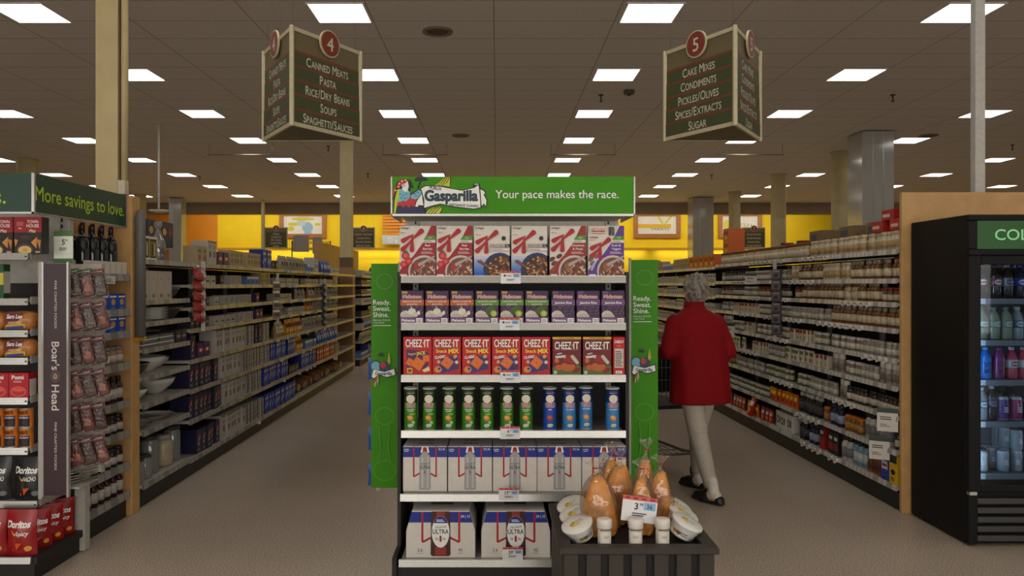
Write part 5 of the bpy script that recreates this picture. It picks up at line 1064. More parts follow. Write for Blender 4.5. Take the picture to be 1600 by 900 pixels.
# ---- price cards on the middle endcap
def card(w2, h2, num, sup, extra, seed):
    mb = MB(); mb.box(-w2 / 2, w2 / 2, -0.001, 0.001, 0, h2, K(226, 228, 230, 0.25)); p = Print(mb, w2, h2, -0.001); r = random.Random(seed)
    p.rect(0, 0.84, 1, 1, K(214, 90, 80))
    for i in range(4): p.rect(0.06 + i * 0.24, 0.88, 0.2 + i * 0.24, 0.96, K(150, 40, 40))
    p.rect(0.62, 0.5, 0.95, 0.8, K(140, 180, 220)); p.text(extra, 0.78, 0.65, 0.18, K(60, 80, 120), bold=0.02, maxw=0.2) if extra else p.lines(0.68, 0.56, 0.9, 0.74, 2, K(70, 90, 130))
    if num: p.text(num, 0.4, 0.62, 0.26, K(30, 30, 34), bold=0.02, maxw=0.24); p.text(sup, 0.54, 0.7, 0.11, K(30, 30, 34), maxw=0.1)
    else: p.ell(0.2, 0.64, 0.06, 0.09, K(40, 40, 44)); p.lines(0.3, 0.58, 0.55, 0.7, 2, K(60, 60, 66))
    p.lines(0.3, 0.24, 0.72, 0.4, 2, K(60, 60, 66)); return mb.data('price_card')
for i, (px, pyb, num, sup) in enumerate(((798, 443, '', ''), (796, 516, '', ''), (797, 598, '', ''), (797, 686, '4', '99'), (795, 782, '17', '99'), (801, 875, '29', '99'))):
    yf = (EY if i < 4 else (4.06 if i == 4 else 4.0)) - 0.0075; o = obj('price_card', card(0.106, 0.066, num, sup, '', i), None, (X_(px, yf), yf, Z_(pyb, yf))); tag(o, f"red-topped price card clipped to the endcap {('top', 'second', 'third', 'fourth', 'fifth', 'base')[i]} shelf edge", 'price card', 'price cards on the middle endcap')
# ---- blue pouches on a strip behind the left wing sign
t = thing('pouch_clip_strip', 'narrow strip of blue pouches peeping out behind the left wing sign', 'clip strip', (-0.72, 4.66, 0.3))
mb = MB(); mb.box(-0.012, 0.012, 0, 0.003, 0, 0.95, metal_w); mb.build('strip', t)
for i in range(4):
    o = obj('blue_hanging_pouch', KIND['bluebag']['me'], None, (-0.735, 4.682, 0.33 + i * 0.215), (0, 0, 0.2)); o.scale = (0.75, 0.5, 0.75); tag(o, f'{ordw(i)} blue pouch from the bottom, on the strip behind the left wing sign', 'pouch', 'blue pouches behind the left wing sign')
# ------------------------------------------------------------------ left endcap
LE = thing('endcap_display', 'left endcap fixture cut by the frame edge, under the dark green header', 'display', (-3.0, 4.2, 0))
LX0, LX1 = -3.55, -2.55
mb = MB(); mb.box(LX0, -2.42, 4.02, 4.52, 0, 0.09, black); lp(mb, 'base', LE)
mb = MB(); mb.box(LX0, -2.46, 4.515, 4.528, 0.09, 1.56, dark_p); lp(mb, 'back_panel', LE)
mb = MB(); mb.box(LX0, -2.495, 4.515, 4.528, 1.56, 2.12, peg)
for i in range(8): mb.box(-2.535, -2.525, 4.466, 4.4695, 1.70 + i * 0.036, 1.72 + i * 0.036, blk)
lp(mb, 'upper_back_panel', LE)
mb = MB(); mb.box(-2.45, -2.39, 4.455, 4.515, 0.005, 0.44, metal_w, 0.003); mb.box(-2.545, -2.488, 4.47, 4.513, 0.44, 1.93, metal_w, 0.003)
for i in range(18): mb.box(-2.452, -2.4495, 4.478, 4.488, 0.14 + i * 0.018, 0.152 + i * 0.018, blk)
lp(mb, 'upright', LE)
LZ = [1.72, 1.473, 1.30, 1.15, 0.933, 0.66, 0.37]
for i, z in enumerate(LZ):
    x1 = LX1 + (0.0 if i != 6 else 0.05)
    mb = MB(); mb.box(LX0, x1, 4.185, 4.514, z - 0.018, z, shelf_dk); mb.box(x1, x1 + 0.004, 4.20, 4.465, z - 0.03, z + 0.012, metal_w); o = lp(mb, 'shelf', LE)
    mb = MB(); mb.prism([(4.185, z - 0.036), (4.172, z - 0.034), (4.177, z + 0.003), (4.185, z + 0.004)], 'x', LX0, x1, lipm); mb.box(x1 - 0.012, x1 - 0.006, 4.169, 4.173, z - 0.02, z - 0.012, blk); lp(mb, 'shelf_lip', o)
mb = MB(); mb.box(LX0, -2.40, 4.01, 4.454, 0.0905, 0.128, black); o = lp(mb, 'base_deck', LE)
mb = MB(); mb.prism([(4.008, 0.096), (3.99, 0.098), (3.996, 0.13), (4.008, 0.132)], 'x', LX0, -2.425, lipm); lp(mb, 'shelf_lip', o)
# header: front and side faces meeting at a corner
dgreen = mat('dark_green_sign', (18, 62, 46), 0.4, var=0.05); lime = K(176, 206, 40, 0.4)
Hl = thing('header_sign', 'dark green header sign with lime letters wrapping the left endcap corner', 'sign', (-2.47, 4.10, 1.94))
mb = MB(); mb.box(-1.1, -0.012, 0, 0.012, 0, 0.205, dgreen); mb.text('More savings.', lime, (-0.15, -0.001, 0.085), (1, 0, 0), (0, 0, 1), 0.08, width=0.62, align='R', bold=0.01); mb.build('front_panel', Hl)
mb = MB(); mb.box(-0.012, 0, 0.012, 1.02, 0, 0.205, dgreen); mb.text('More savings to love.', lime, (0.0012, 0.50, 0.105), (0, 1, 0), (0, 0, 1), 0.082, width=0.98, bold=0.012); mb.build('side_panel', Hl)
mb = MB(); mb.box(-1.1, 0.002, -0.003, 0.014, -0.01, -0.0005, lipm); mb.box(-0.012, 0.003, -0.003, 0.012, -0.01, 0.208, lipm); mb.box(-0.013, 0.002, 0.013, 1.02, -0.01, -0.0005, lipm); mb.box(-0.013, 0.002, 1.0205, 1.028, -0.01, 0.206, lipm); mb.build('edge_frame', Hl)
# ---- products on the front shelves
def put(name, me, x, y, z, label, cat, group, rz=0.0): o = obj(name, me, None, (x, y, z + 0.0006), (0, 0, rz)); tag(o, label, cat, group); return o
def thouse():
    w2, h2, d2 = 0.152, 0.20, 0.07; mb = MB(); mb.box(-w2 / 2, w2 / 2, -d2 / 2, d2 / 2, 0, h2, K(34, 24, 24), 0.0015); p = Print(mb, w2, h2, -d2 / 2, step=0.0001)
    p.rect(0, 0.58, 1, 1, K(160, 18, 30)); p.text('TOWN', 0.68, 0.87, 0.09, whi, maxw=0.4, bold=0.01); p.text('HOUSE', 0.68, 0.76, 0.09, whi, maxw=0.44, bold=0.01); p.text('Pita', 0.66, 0.62, 0.09, K(240, 214, 190), bold=0.02, shear=0.3); p.rect(0.1, 0.75, 0.34, 0.87, K(190, 90, 90)); p.text('Pita', 0.22, 0.69, 0.05, whi, shear=0.3)
    p.poly([(0.02, 0.4), (0.16, 0.36), (0.06, 0.18)], K(206, 140, 60)); p.poly([(0.62, 0.3), (0.84, 0.46), (0.82, 0.14)], K(206, 140, 60)); p.poly([(0.82, 0.4), (0.98, 0.36), (0.94, 0.1)], K(190, 124, 50)); p.ell(0.4, 0.1, 0.3, 0.17, K(70, 60, 54)); p.ell(0.4, 0.09, 0.24, 0.12, K(222, 190, 116)); p.ell(0.42, 0.1, 0.1, 0.05, K(206, 160, 80)); p.lines(0.78, 0.02, 0.97, 0.08, 2, K(210, 200, 190)); p.ell(0.42, 0.44, 0.2, 0.06, K(60, 40, 40)); return mb.data('cracker_box')
me = thouse()
for i, px in enumerate((48, 3)): put('cracker_box', me, X_(px, 4.2) - 0.01, 4.225, LZ[0], ('red and black pita cracker box at the right end of the left endcap top shelf', 'red and black pita cracker box cut by the left frame edge')[i], 'cracker box', 'pita cracker boxes')
mb = MB(); mb.box(-0.06, 0.06, -0.03, 0.03, 0, 0.19, K(30, 84, 40), 0.0015); p = Print(mb, 0.12, 0.19, -0.03); p.rect(0, 0.4, 1, 0.75, K(210, 190, 60)); p.ell(0.4, 0.25, 0.3, 0.2, K(196, 150, 80)); mb.box(0.0601, 0.0606, -0.028, 0.028, 0.03, 0.15, K(200, 200, 190)); put('snack_box', mb.data('snack_box'), X_(-6, 4.25), 4.25, LZ[1], 'green snack box at the left frame edge, on the second left endcap shelf', 'snack box', None)
def bread():
    mb = MB(); L = 0.15; n = 14; rings = []
    for i in range(11):
        t = i / 10; u = (t - 0.5) * L; s_ = 0.92 + 0.08 * math.sin(PI * t)
        if t > 0.85: s_ *= 1 - (t - 0.85) * 3.2
        rings.append([(u, math.copysign(abs(math.cos(a)) ** 0.6, math.cos(a)) * 0.05 * s_, 0.054 + math.copysign(abs(math.sin(a)) ** 0.6, math.sin(a)) * 0.053 * s_) for a in [2 * PI * k / n for k in range(n)]])
    mb.rings(rings, K(176, 110, 50, 0.25, var=0.2)); p = Print(mb, L, 0.1, -0.0505, 0.004, step=0.0002)
    p.poly([(0.02, 0.95), (0.0, 0.35), (0.5, 0.5), (0.72, 0.95)], K(100, 24, 40)); p.text('Sara Lee', 0.36, 0.74, 0.22, whi, width=0.56, shear=0.25, bold=0.03); p.poly([(0.02, 0.05), (0.05, 0.25), (0.5, 0.42), (0.78, 0.3), (0.76, 0.1)], K(206, 160, 40)); p.text('HONEY WHEAT', 0.4, 0.42, 0.1, K(240, 220, 180), maxw=0.5, bold=0.02, rot=0.06); p.poly([(0.05, 0.02), (0.05, 0.16), (0.7, 0.24), (0.72, 0.1)], K(30, 60, 140)); return mb.data('bread_loaf')
me = bread()
for r_, z in enumerate((LZ[2], LZ[3])):
    for i, px in enumerate((31, -13)): put('bread_loaf', me, X_(px, 4.2) + 0.006, 4.225, z, f"wrapped bread loaf {('at the right end', 'cut by the frame edge')[i]} of the {('upper', 'lower')[r_]} bread shelf, left endcap", 'bread', 'wrapped bread loaves')
def pomi():
    w2, h2, d2 = 0.108, 0.135, 0.08; mb = MB(); mb.box(-w2 / 2, w2 / 2, -d2 / 2, d2 / 2, 0, h2, K(180, 20, 34), 0.0015); p = Print(mb, w2, h2, -d2 / 2, step=0.0001)
    p.text('Pomi', 0.46, 0.83, 0.16, whi, bold=0.03, width=0.6); p.lines(0.25, 0.62, 0.75, 0.7, 2, K(230, 190, 190)); p.ell(0.5, 0.25, 0.38, 0.2, K(220, 150, 140)); p.ell(0.5, 0.25, 0.35, 0.18, K(196, 30, 36)); p.ell(0.5, 0.32, 0.3, 0.07, K(216, 90, 80)); mb.box(w2 / 2 + 0.0002, w2 / 2 + 0.0006, -0.03, 0.03, 0.01, 0.1, K(220, 210, 205)); return mb.data('tomato_carton')
me = pomi()
for i, px in enumerate((29.5, -2)): put('tomato_carton', me, X_(px, 4.2) + 0.004, 4.23, LZ[4], ('right-hand red tomato carton with white word, left endcap', 'red tomato carton half outside the left frame edge')[i], 'carton', 'red tomato cartons')
def beans():
    R, h = 0.036, 0.108; mb = MB(); mb.lathe([(R, 0), (R, 0.005), (R * 0.97, 0.006), (R * 0.97, h - 0.006, K(210, 120, 30)), (R, h - 0.005, steel), (R, h, steel), (R * 0.9, h - 0.002, steel)], steel, 24); p = Print(mb, 2 * R, h, rad=R * 0.97, step=0.00012)
    p.rect(0.05, 0.5, 0.95, 0.62, K(190, 80, 30)); p.text("BUSH'S", 0.5, 0.78, 0.16, K(40, 20, 16), width=0.66, bold=0.05); p.rect(0.1, 0.08, 0.95, 0.46, K(24, 22, 30)); p.rect(0.1, 0.46, 0.95, 0.6, K(40, 60, 110)); p.text('Black Beans', 0.52, 0.53, 0.07, whi, maxw=0.7, bold=0.02)
    for i in range(12): p.ell(0.2 + (i % 4) * 0.18, 0.14 + (i // 4) * 0.1, 0.08, 0.04, K(56, 44, 48), i)
    return mb.data('bean_can')
me = beans()
for i, px in enumerate((42.5, 20, -2)):
    for j in range(2): put('bean_can', me, X_(px, 4.21) - 0.006, 4.215, LZ[5] + j * 0.1085, f"{('upper', 'lower')[1 - j]} orange bean can of the {('rightmost', 'middle', 'frame-edge')[i]} stack, left endcap", 'can', 'stacked bean cans')
def dori(k, word, base, sub):
    def dr(p):
        p.text('Doritos', 0.46, 0.70, 0.15, whi, width=0.8, bold=0.04, shear=0.15); p.poly([(0.25, 0.58), (0.36, 0.44), (0.6, 0.62), (0.37, 0.48)], K(230, 180, 60)); p.text(word, 0.62, 0.5, 0.1, whi, maxw=0.42, bold=0.02, shear=0.2)
        for q in (((0.1, 0.3), (0.4, 0.34), (0.34, 0.1)), ((0.42, 0.28), (0.66, 0.3), (0.44, 0.12))): p.poly(q, K(206, 84, 30))
        p.ell(0.8, 0.16, 0.1, 0.06, sub)
    pouch(k, 'chip_bag', 'bag', 'chip bag', 0.165, 0.075, 0.235, base, dr, 0.28)
dori('dblk', 'NACHO', (26, 27, 30), K(120, 120, 120)); dori('dred', 'Spicy', (150, 20, 24), K(220, 160, 60))
for i, px in enumerate((40, -10)): put('chip_bag', KIND['dblk']['me'], X_(px, 4.2), 4.235, LZ[6], ('black chip bag at the right end of the lowest left endcap shelf', 'black chip bag cut by the left frame edge')[i], 'chip bag', 'black chip bags')
for i, px in enumerate((33, -14)): put('chip_bag', KIND['dred']['me'], X_(px, 4.05), 4.06, 0.128, ('red chip bag facing out at the left endcap corner', 'red chip bag facing out at the left frame edge')[i], 'chip bag', 'red chip bags')
for i, y in enumerate((4.17, 4.275, 4.38)):
    o = put('chip_bag', KIND['dred']['me'], -2.497 + 0.004 * i, y, 0.128, f"{('nearest', 'middle', 'farthest')[i]} red chip bag of three around the left endcap corner, facing the aisle", 'chip bag', 'red chip bags', 0.6); o.scale = (0.9, 0.9, 0.86)
# ---- hanging shelf price sign
t = thing('price_sign', 'white price sign with green bands hanging above the meat rack', 'sign', (X_(99, 4.3), 4.3, Z_(411, 4.3)))
w2, h2 = 30 * 4.3 / 1200, 50 * 4.3 / 1200; mb = MB(); mb.box(-w2 / 2, w2 / 2, 0, 0.002, 0, h2, K(206, 210, 196, 0.25)); p = Print(mb, w2, h2, 0); p.rect(0, 0.84, 1, 1, K(70, 110, 50)); p.rect(0, 0, 1, 0.14, K(60, 100, 44)); p.text('5', 0.5, 0.66, 0.17, K(40, 44, 40), bold=0.02); p.text('99', 0.66, 0.71, 0.07, K(40, 44, 40)); p.lines(0.28, 0.4, 0.72, 0.5, 2, K(90, 94, 88)); mb.build('sign_card', t)
mb = MB(); mb.tube([(-0.02, 0.004, h2 * 0.94), (-0.02, 0.3, h2 * 0.94)], 0.003, steel, 6); mb.build('hook', t)
# ---- side rack of sliced-meat packs
burg = mat('burgundy_sign', (52, 26, 36), 0.4, var=0.06); lbl = K(220, 212, 204)
R_ = thing('meat_rack', 'narrow hanging meat rack with tall burgundy sign on the left endcap', 'rack', (-2.41, 4.2, 0.40))
w2, h2 = 0.125, 1.265; mb = MB(); mb.box(-w2 / 2, w2 / 2, -0.006, 0.006, 0, h2, burg)
def vt(s_, zc, hgt, width, bold=0.0): mb.text(s_, lbl, (0.0 + 0.002, -0.0068, zc), (0, 0, -1), (1, 0, 0), hgt, width=width, bold=bold)
def V2(py): return (Z_(py, 4.2) - 0.40)
vt('FINE CRAFTED FOODS', V2(476), 0.013, 0.26); vt("Boar's", V2(556), 0.042, 0.155, 0.01); vt('Head', V2(621), 0.042, 0.14, 0.01); vt('FINE CRAFTED FOODS', V2(697), 0.013, 0.26)
pp = Print(mb, w2, h2, -0.006); v_ = V2(588) / h2; pp.ell(0.5, v_, 0.19, 0.025, K(110, 100, 96)); pp.ell(0.5, v_, 0.165, 0.022, burg); pp.ell(0.5, v_, 0.1, 0.014, K(170, 150, 110)); pp.poly([(0.44, v_), (0.5, v_ - 0.012), (0.56, v_), (0.58, v_ + 0.011), (0.5, v_ + 0.007), (0.42, v_ + 0.011)], K(130, 110, 84))
mb.build('sign_panel', R_)
mb = MB()
for sx in (-1, 1): mb.box(sx * (w2 / 2 + 0.0055) - 0.005, sx * (w2 / 2 + 0.0055) + 0.005, -0.01, 0.012, -0.01, h2 + 0.01, film('clear_edge', (200, 196, 190), 0.2, 0.1, 0, alpha=0.5))
mb.box(-w2 / 2 - 0.03, -w2 / 2 - 0.011, -0.008, 0.012, -0.02, h2 + 0.01, metal_w); mb.build('sign_frame', R_)
mb = MB(); mb.box(-0.06, 0.135, 0.235, 0.25, 0.07, 1.27, mat('rack_back', (188, 178, 166), 0.6)); mb.box(0.135, 0.14, 0.215, 0.25, 0.07, 1.27, metal_w); mb.build('back_plate', R_)
mb = MB()
for i in range(5): mb.tube([(-0.055, 0.03, 0.05 + i * 0.016), (0.03, 0.03, 0.05 + i * 0.016), (0.11, 0.23, 0.05 + i * 0.016)], 0.003, steel, 6)
mb.box(-0.06, 0.11, 0.03, 0.23, 0.025, 0.035, metal_w); mb.build('wire_basket', R_)
for r_ in range(6):
    for c in range(3):
        mb = MB(); mb.tube([(0.035 + c * 0.045, 0.235, 1.235 - r_ * 0.19), (0.035 + c * 0.045, 0.06 + 0.05 * c, 1.235 - r_ * 0.19), (0.035 + c * 0.045, 0.05 + 0.05 * c, 1.245 - r_ * 0.19)], 0.0025, steel, 6); mb.build('hook', R_)
meat = mat('sliced_meat', (104, 40, 32), 0.3, var=0.5, scale=45); meat2 = mat('dark_meat', (66, 28, 28), 0.3, var=0.5, scale=45); wrap = film('meat_wrap', (236, 232, 228), 0.05, 0.10, 1.0, 45)
mb = MB(); mb.box(-0.04, 0.04, -0.0075, 0.0075, -0.158, -0.034, meat, 0.006); mb.ellipsoid((0.008, -0.005, -0.11), (0.022, 0.006, 0.03), mat('pink_meat', (170, 96, 74), 0.3, var=0.4, scale=60), 12); mA = mb.data('meat')
mb = MB(); mb.box(-0.04, 0.04, -0.0075, 0.0075, -0.158, -0.034, meat2, 0.006); mB_ = mb.data('meat')
mb = MB(); n = 8; vs = []
for j in range(n + 1):
    for i in range(n + 1):
        u, v = i / n, j / n; vs.append(((u - 0.5) * 0.094, -0.017 * (math.sin(PI * u) * math.sin(PI * v)) ** 0.5 - 0.002 * math.sin(i * 5 + j * 7), -0.165 * v - 0.004))
fs = [(j * (n + 1) + i, j * (n + 1) + i + 1, (j + 1) * (n + 1) + i + 1, (j + 1) * (n + 1) + i) for j in range(n) for i in range(n)]; mb.add(vs, fs, wrap, True)
mb.add([(v[0], -v[1] * 0.6, v[2]) for v in vs], [f[::-1] for f in fs], wrap, True); mW = mb.data('wrapper')
mb = MB(); mb.box(-0.045, 0.045, -0.0045, -0.003, -0.03, -0.004, K(96, 24, 30)); mb.text("Boar's Head", whi, (0, -0.005, -0.017), (1, 0, 0), (0, 0, 1), 0.01, maxw=0.08); mL = mb.data('header_label')
mb = MB(); mb.box(-0.045, 0.045, -0.0045, -0.003, -0.03, -0.004, K(40, 84, 50)); mb.text("Boar's Head", whi, (0, -0.005, -0.017), (1, 0, 0), (0, 0, 1), 0.01, maxw=0.08); mLg = mb.data('header_label')
for r_ in range(6):
    for c in range(3):
        o = thing('meat_pack', f"{('left', 'middle', 'right')[c]} clear meat pack in {('top', 'second', 'third', 'fourth', 'fifth', 'bottom')[r_]} row of the narrow rack", 'meat pack', (-2.375 + c * 0.045, 4.2 + 0.068 + 0.05 * c, 0.40 + 1.24 - r_ * 0.19), 0.35, 'clear meat packs on the narrow rack')
        o.rotation_euler = (random.uniform(-.05, .05), [0.1, -0.35, -0.25, -0.12, -0.4, -0.15][r_] * -1 * (-1 if r_ % 2 else -1), 0.35); o.rotation_euler[1] = -0.18 - 0.1 * (r_ % 2)
        obj('meat', mA if (r_ + c) % 2 else mB_, o); obj('wrapper', mW, o); obj('header_label', mLg if (r_ == 0 and c < 2) else mL, o)
# ---- side shelves around the corner, facing the aisle
SS = thing('side_shelving', 'short side shelving of wine and bottles between left endcap and tan panel', 'shelving', (-2.46, 4.54, 0))
mb = MB(); mb.box(-0.42, -0.02, -0.01, 0.60, 0, 0.13, black); mb.build('kick_base', SS)
SZ = [1.615, 1.385, 1.24, 1.03, 0.78, 0.58, 0.365, 0.17]
for z in SZ:
    mb = MB(); mb.box(-0.40, -0.006, -0.005, 0.60, z - 0.02, z, metal_w); o = mb.build('shelf', SS)
    mb = MB(); mb.prism([(-0.006, z - 0.036), (0.012, z - 0.04), (0.004, z + 0.006), (-0.006, z + 0.006)], 'y', -0.004, 0.6, chan_l); mb.build('price_channel', o)
mb = MB(); mb.box(-0.44, -0.41, -0.01, 0.60, 0.13, 2.0, K(176, 150, 110, 0.6)); mb.build('back_panel', SS)
wine = mat('wine_glass', (16, 22, 22), 0.08, var=0, spec=0.6); foil = K(50, 16, 26, 0.3)
mb = MB(); mb.lathe([(0.036, 0), (0.038, 0.005), (0.038, 0.19), (0.03, 0.215), (0.0145, 0.245), (0.0145, 0.26), (0.0155, 0.261, foil), (0.0155, 0.305, foil), (0.012, 0.308, foil)], wine, 22); p = Print(mb, 0.07, 0.3, rad=0.038); p.rect(0.15, 0.2, 0.85, 0.5, K(60, 60, 62)); wb_me = mb.data('wine_bottle')
for i in range(8):
    o = put('wine_bottle', wb_me, -2.515 - (i % 2) * 0.085, 4.66 + (i // 2) * 0.115 + (i % 2) * 0.03, 1.6195, f"{ordw(i)} dark wine bottle from near end, top side shelf by the tan panel", 'wine bottle', 'wine bottles on the side shelf', PI / 2)
mb = MB(); tk = K(216, 208, 194); mb.box(-0.165, 0, 0, 0.5, 0, 0.004, tk); mb.box(-0.003, 0, 0, 0.5, 0.0041, 0.0835, tk); mb.box(-0.165, -0.162, 0, 0.5, 0.0041, 0.0835, tk); mb.box(-0.1619, -0.0031, 0, 0.003, 0.0041, 0.0835, tk); mb.box(-0.1619, -0.0031, 0.497, 0.5, 0.0041, 0.0835, tk)
for i in range(6): mb.box(0.0003, 0.0008, 0.05 + i * 0.075, 0.055 + i * 0.075, 0.005, 0.07, K(150, 140, 126))
tag(mb.build('bottle_tray', loc=(-2.47, 4.63, 1.6152)), 'white cardboard tray holding the wine bottles', 'tray')
def dcook(p): p.ell(0.5, 0.5, 0.26, 0.2, K(206, 160, 90)); p.rect(0.1, 0.78, 0.9, 0.88, whi); p.lines(0.2, 0.1, 0.8, 0.2, 2, K(140, 170, 220))
carton('cookie', 'blue_cookie_box', 'box', 'blue box', 0.105, 0.12, 0.105, (28, 80, 176), dcook)
jr('tjar', 'x', 0.034, 0.115, (150, 120, 96), (120, 112, 104), (190, 180, 164), name='sauce_jar'); jr('sbot', 'x', 0.03, 0.17, (56, 22, 20), (40, 20, 18), (176, 170, 160), name='dark_bottle', neck=0.5, caprad=0.55)
jr('mjar', 'x', 0.032, 0.12, (44, 26, 22), (30, 24, 22), (180, 174, 164), name='dark_jar')
def srow(kd, z, n, y0, dy, word, nm, cat, shelf, j2=1):
    for i in range(n):
        for j in range(j2): put(nm, KIND[kd]['me'], -2.46 - KIND[kd]['d'] / 2 - 0.014, y0 + i * dy, z + j * (0.1056), f"{ordw(i)} {word} from the near end, {('', 'upper layer, ')[j]}{shelf} side shelf by the tan panel", cat, word + 's on the side shelf', PI / 2)
srow('cookie', SZ[1], 5, 4.62, 0.112, 'blue cookie box', 'cookie_box', 'box', 'second'); srow('cookie', SZ[2], 5, 4.62, 0.112, 'blue cookie box', 'cookie_box', 'box', 'third')
srow('tjar', SZ[3], 7, 4.60, 0.08, 'pale sauce jar', 'sauce_jar', 'jar', 'fourth'); srow('sbot', SZ[4], 7, 4.60, 0.08, 'dark bottle', 'dark_bottle', 'bottle', 'fifth')
srow('mjar', SZ[5], 7, 4.60, 0.08, 'dark jar', 'dark_jar', 'jar', 'sixth'); srow('mjar', SZ[6], 7, 4.60, 0.08, 'dark jar', 'dark_jar', 'jar', 'seventh'); srow('sbot', SZ[7], 7, 4.60, 0.08, 'dark bottle', 'dark_bottle', 'bottle', 'lowest')
mb = MB(); mb.box(-0.035, 0.035, -0.001, 0.001, -0.05, 0, K(200, 198, 190)); p = Print(mb, 0.07, 0.05, -0.001, -0.05); p.lines(0.15, 0.2, 0.85, 0.8, 3, K(110, 108, 104)); o = mb.build('price_tag', loc=(-2.42, 4.80, 1.605), rot=(0.2, 0, 0.7)); tag(o, 'white price tag below the wine tray by the tan panel', 'price tag')
# ------------------------------------------------------------------ bread bin in front
bin_m = mat('bin_wood', (52, 46, 40), 0.55, var=0.15, scale=14); bin_d = mat('bin_dark', (22, 20, 18), 0.7)
BX0, BX1, BY0, BY1, BZ = 0.236, 0.842, 2.90, 3.50, 0.556
B = thing('display_bin', 'dark slatted display bin in front of the middle endcap', 'bin', ((BX0 + BX1) / 2, (BY0 + BY1) / 2, 0)); bcx, bcy = (BX0 + BX1) / 2, (BY0 + BY1) / 2
def bb(name, *boxes, m=bin_m, bev=0.003):
    mb = MB()
    for a in boxes: mb.box(a[0] - bcx, a[1] - bcx, a[2] - bcy, a[3] - bcy, a[4], a[5], m, bev)
    return mb.build(name, B)
rw = 0.05
bb('rim', (BX0, BX1, BY0, BY0 + rw, BZ - 0.026, BZ)); bb('rim', (BX0, BX1, BY1 - rw, BY1, BZ - 0.026, BZ)); bb('rim', (BX0, BX0 + rw, BY0 + rw + 0.0005, BY1 - rw - 0.0005, BZ - 0.026, BZ)); bb('rim', (BX1 - rw, BX1, BY0 + rw + 0.0005, BY1 - rw - 0.0005, BZ - 0.026, BZ))
bb('tray', (BX0 + 0.03, BX1 - 0.03, BY0 + 0.03, BY1 - 0.03, BZ - 0.036, BZ - 0.0265), m=bin_d, bev=0)
bb('liner', (BX0 + 0.03, BX1 - 0.03, BY0 + 0.03, BY1 - 0.03, 0.03, BZ - 0.037), m=bin_d, bev=0)
for i in range(7):
    x = BX0 + 0.018 + i * 0.0857; bb('front_slat', (x, x + 0.058, BY0 + 0.012, BY0 + 0.0295, 0.0, BZ - 0.027)); bb('back_slat', (x, x + 0.058, BY1 - 0.0295, BY1 - 0.012, 0.0, BZ - 0.027))
    y = BY0 + 0.035 + i * 0.08
    for xx in (BX0 + 0.012, BX1 - 0.0295): bb('side_slat', (xx, xx + 0.0175, y, y + 0.056, 0.0, BZ - 0.027))
TZ = BZ - 0.0265
# jars
jw = mat('jar_white', (226, 222, 214), 0.35, var=0.03)
mb = MB(); mb.lathe([(0.024, 0), (0.0265, 0.004), (0.0265, 0.068), (0.024, 0.074), (0.024, 0.082)], mat('jar_clear', (206, 200, 188), 0.2, var=0.04), 24); p = Print(mb, 0.053, 0.082, rad=0.0265); p.rect(0.04, 0.12, 0.96, 0.78, jw); p.ell(0.5, 0.58, 0.2, 0.1, K(216, 206, 180)); p.text('Garlic', 0.5, 0.58, 0.07, K(120, 116, 100), maxw=0.4); p.lines(0.25, 0.16, 0.75, 0.28, 2, K(120, 110, 100)); p.rect(0.04, 0.86, 0.96, 0.93, K(120, 104, 84)); jb = mb.data('jar_body')  # brown strip below the lid paints in the neck's shadow
mb = MB(); mb.lathe([(0.0275, 0.0765), (0.029, 0.078), (0.029, 0.108), (0.027, 0.112), (0.01, 0.1125)], jw, 24); jl = mb.data('lid')
for i, px in enumerate((945, 994, 1036)):
    o = thing('spice_jar', ('left-hand', 'middle', 'right-hand')[i] + ' white-lidded jar standing at the front edge of the bread bin', 'jar', (X_(px, 2.975), 2.985, TZ + 0.0006), random.uniform(-.2, .2), 'jars at the front of the bread bin'); obj('jar_body', jb, o); obj('lid', jl, o)
# tubs
tw = mat('tub_white', (232, 230, 224), 0.3, var=0.03)
mb = MB(); mb.lathe([(0.048, 0), (0.052, 0.003), (0.059, 0.05), (0.061, 0.055)], tw, 30); p = Print(mb, 0.11, 0.055, rad=0.0545); p.rect(0.1, 0.15, 0.9, 0.8, tw); p.ell(0.35, 0.5, 0.12, 0.22, K(160, 130, 50)); p.ell(0.5, 0.45, 0.1, 0.18, K(110, 90, 60)); p.lines(0.6, 0.3, 0.85, 0.6, 2, K(90, 90, 90)); tb = mb.data('tub')
mb = MB(); mb.lathe([(0.062, 0.0515), (0.065, 0.053), (0.065, 0.061), (0.062, 0.064), (0.02, 0.064)], tw, 32)
def lidp(u, v, l): return ((u - 0.5) * 0.13, (v - 0.5) * 0.13, 0.0642 + l)
p = Print(mb, 0.13, 0.13, fn=lidp); p.ell(0.36, 0.5, 0.09, 0.11, K(200, 170, 50)); p.ell(0.46, 0.46, 0.09, 0.09, K(226, 200, 90)); p.ell(0.42, 0.58, 0.05, 0.05, K(180, 150, 60)); p.text('butter', 0.62, 0.6, 0.06, K(60, 70, 60), bold=0.01, shear=0.2); p.lines(0.55, 0.46, 0.76, 0.52, 2, K(150, 180, 200)); tl = mb.data('lid')
def tub(x, y, z, nrm, spin, lab):
    o = thing('butter_tub', lab, 'tub', (x, y, z), 0, 'white butter tubs in the bread bin'); N = Vector(nrm).normalized()
    q = Vector((0, 0, 1)).rotation_difference(N); q = q @ Matrix.Rotation(spin, 4, 'Z').to_quaternion(); o.rotation_euler = q.to_euler(); o.location = Vector((x, y, z)) - N * 0.064
    obj('tub', tb, o); obj('lid', tl, o)
for i, (px, py, Y) in enumerate(((901, 822, 3.06), (897, 805, 3.20), (892, 791, 3.34))): tub(X_(px, Y), Y, Z_(py, Y) + 0.013, (-0.32, -0.24, 0.92), 0.35, f"{('nearest', 'middle', 'farthest')[i]} of the white tubs tilted along the left side of the bread bin")
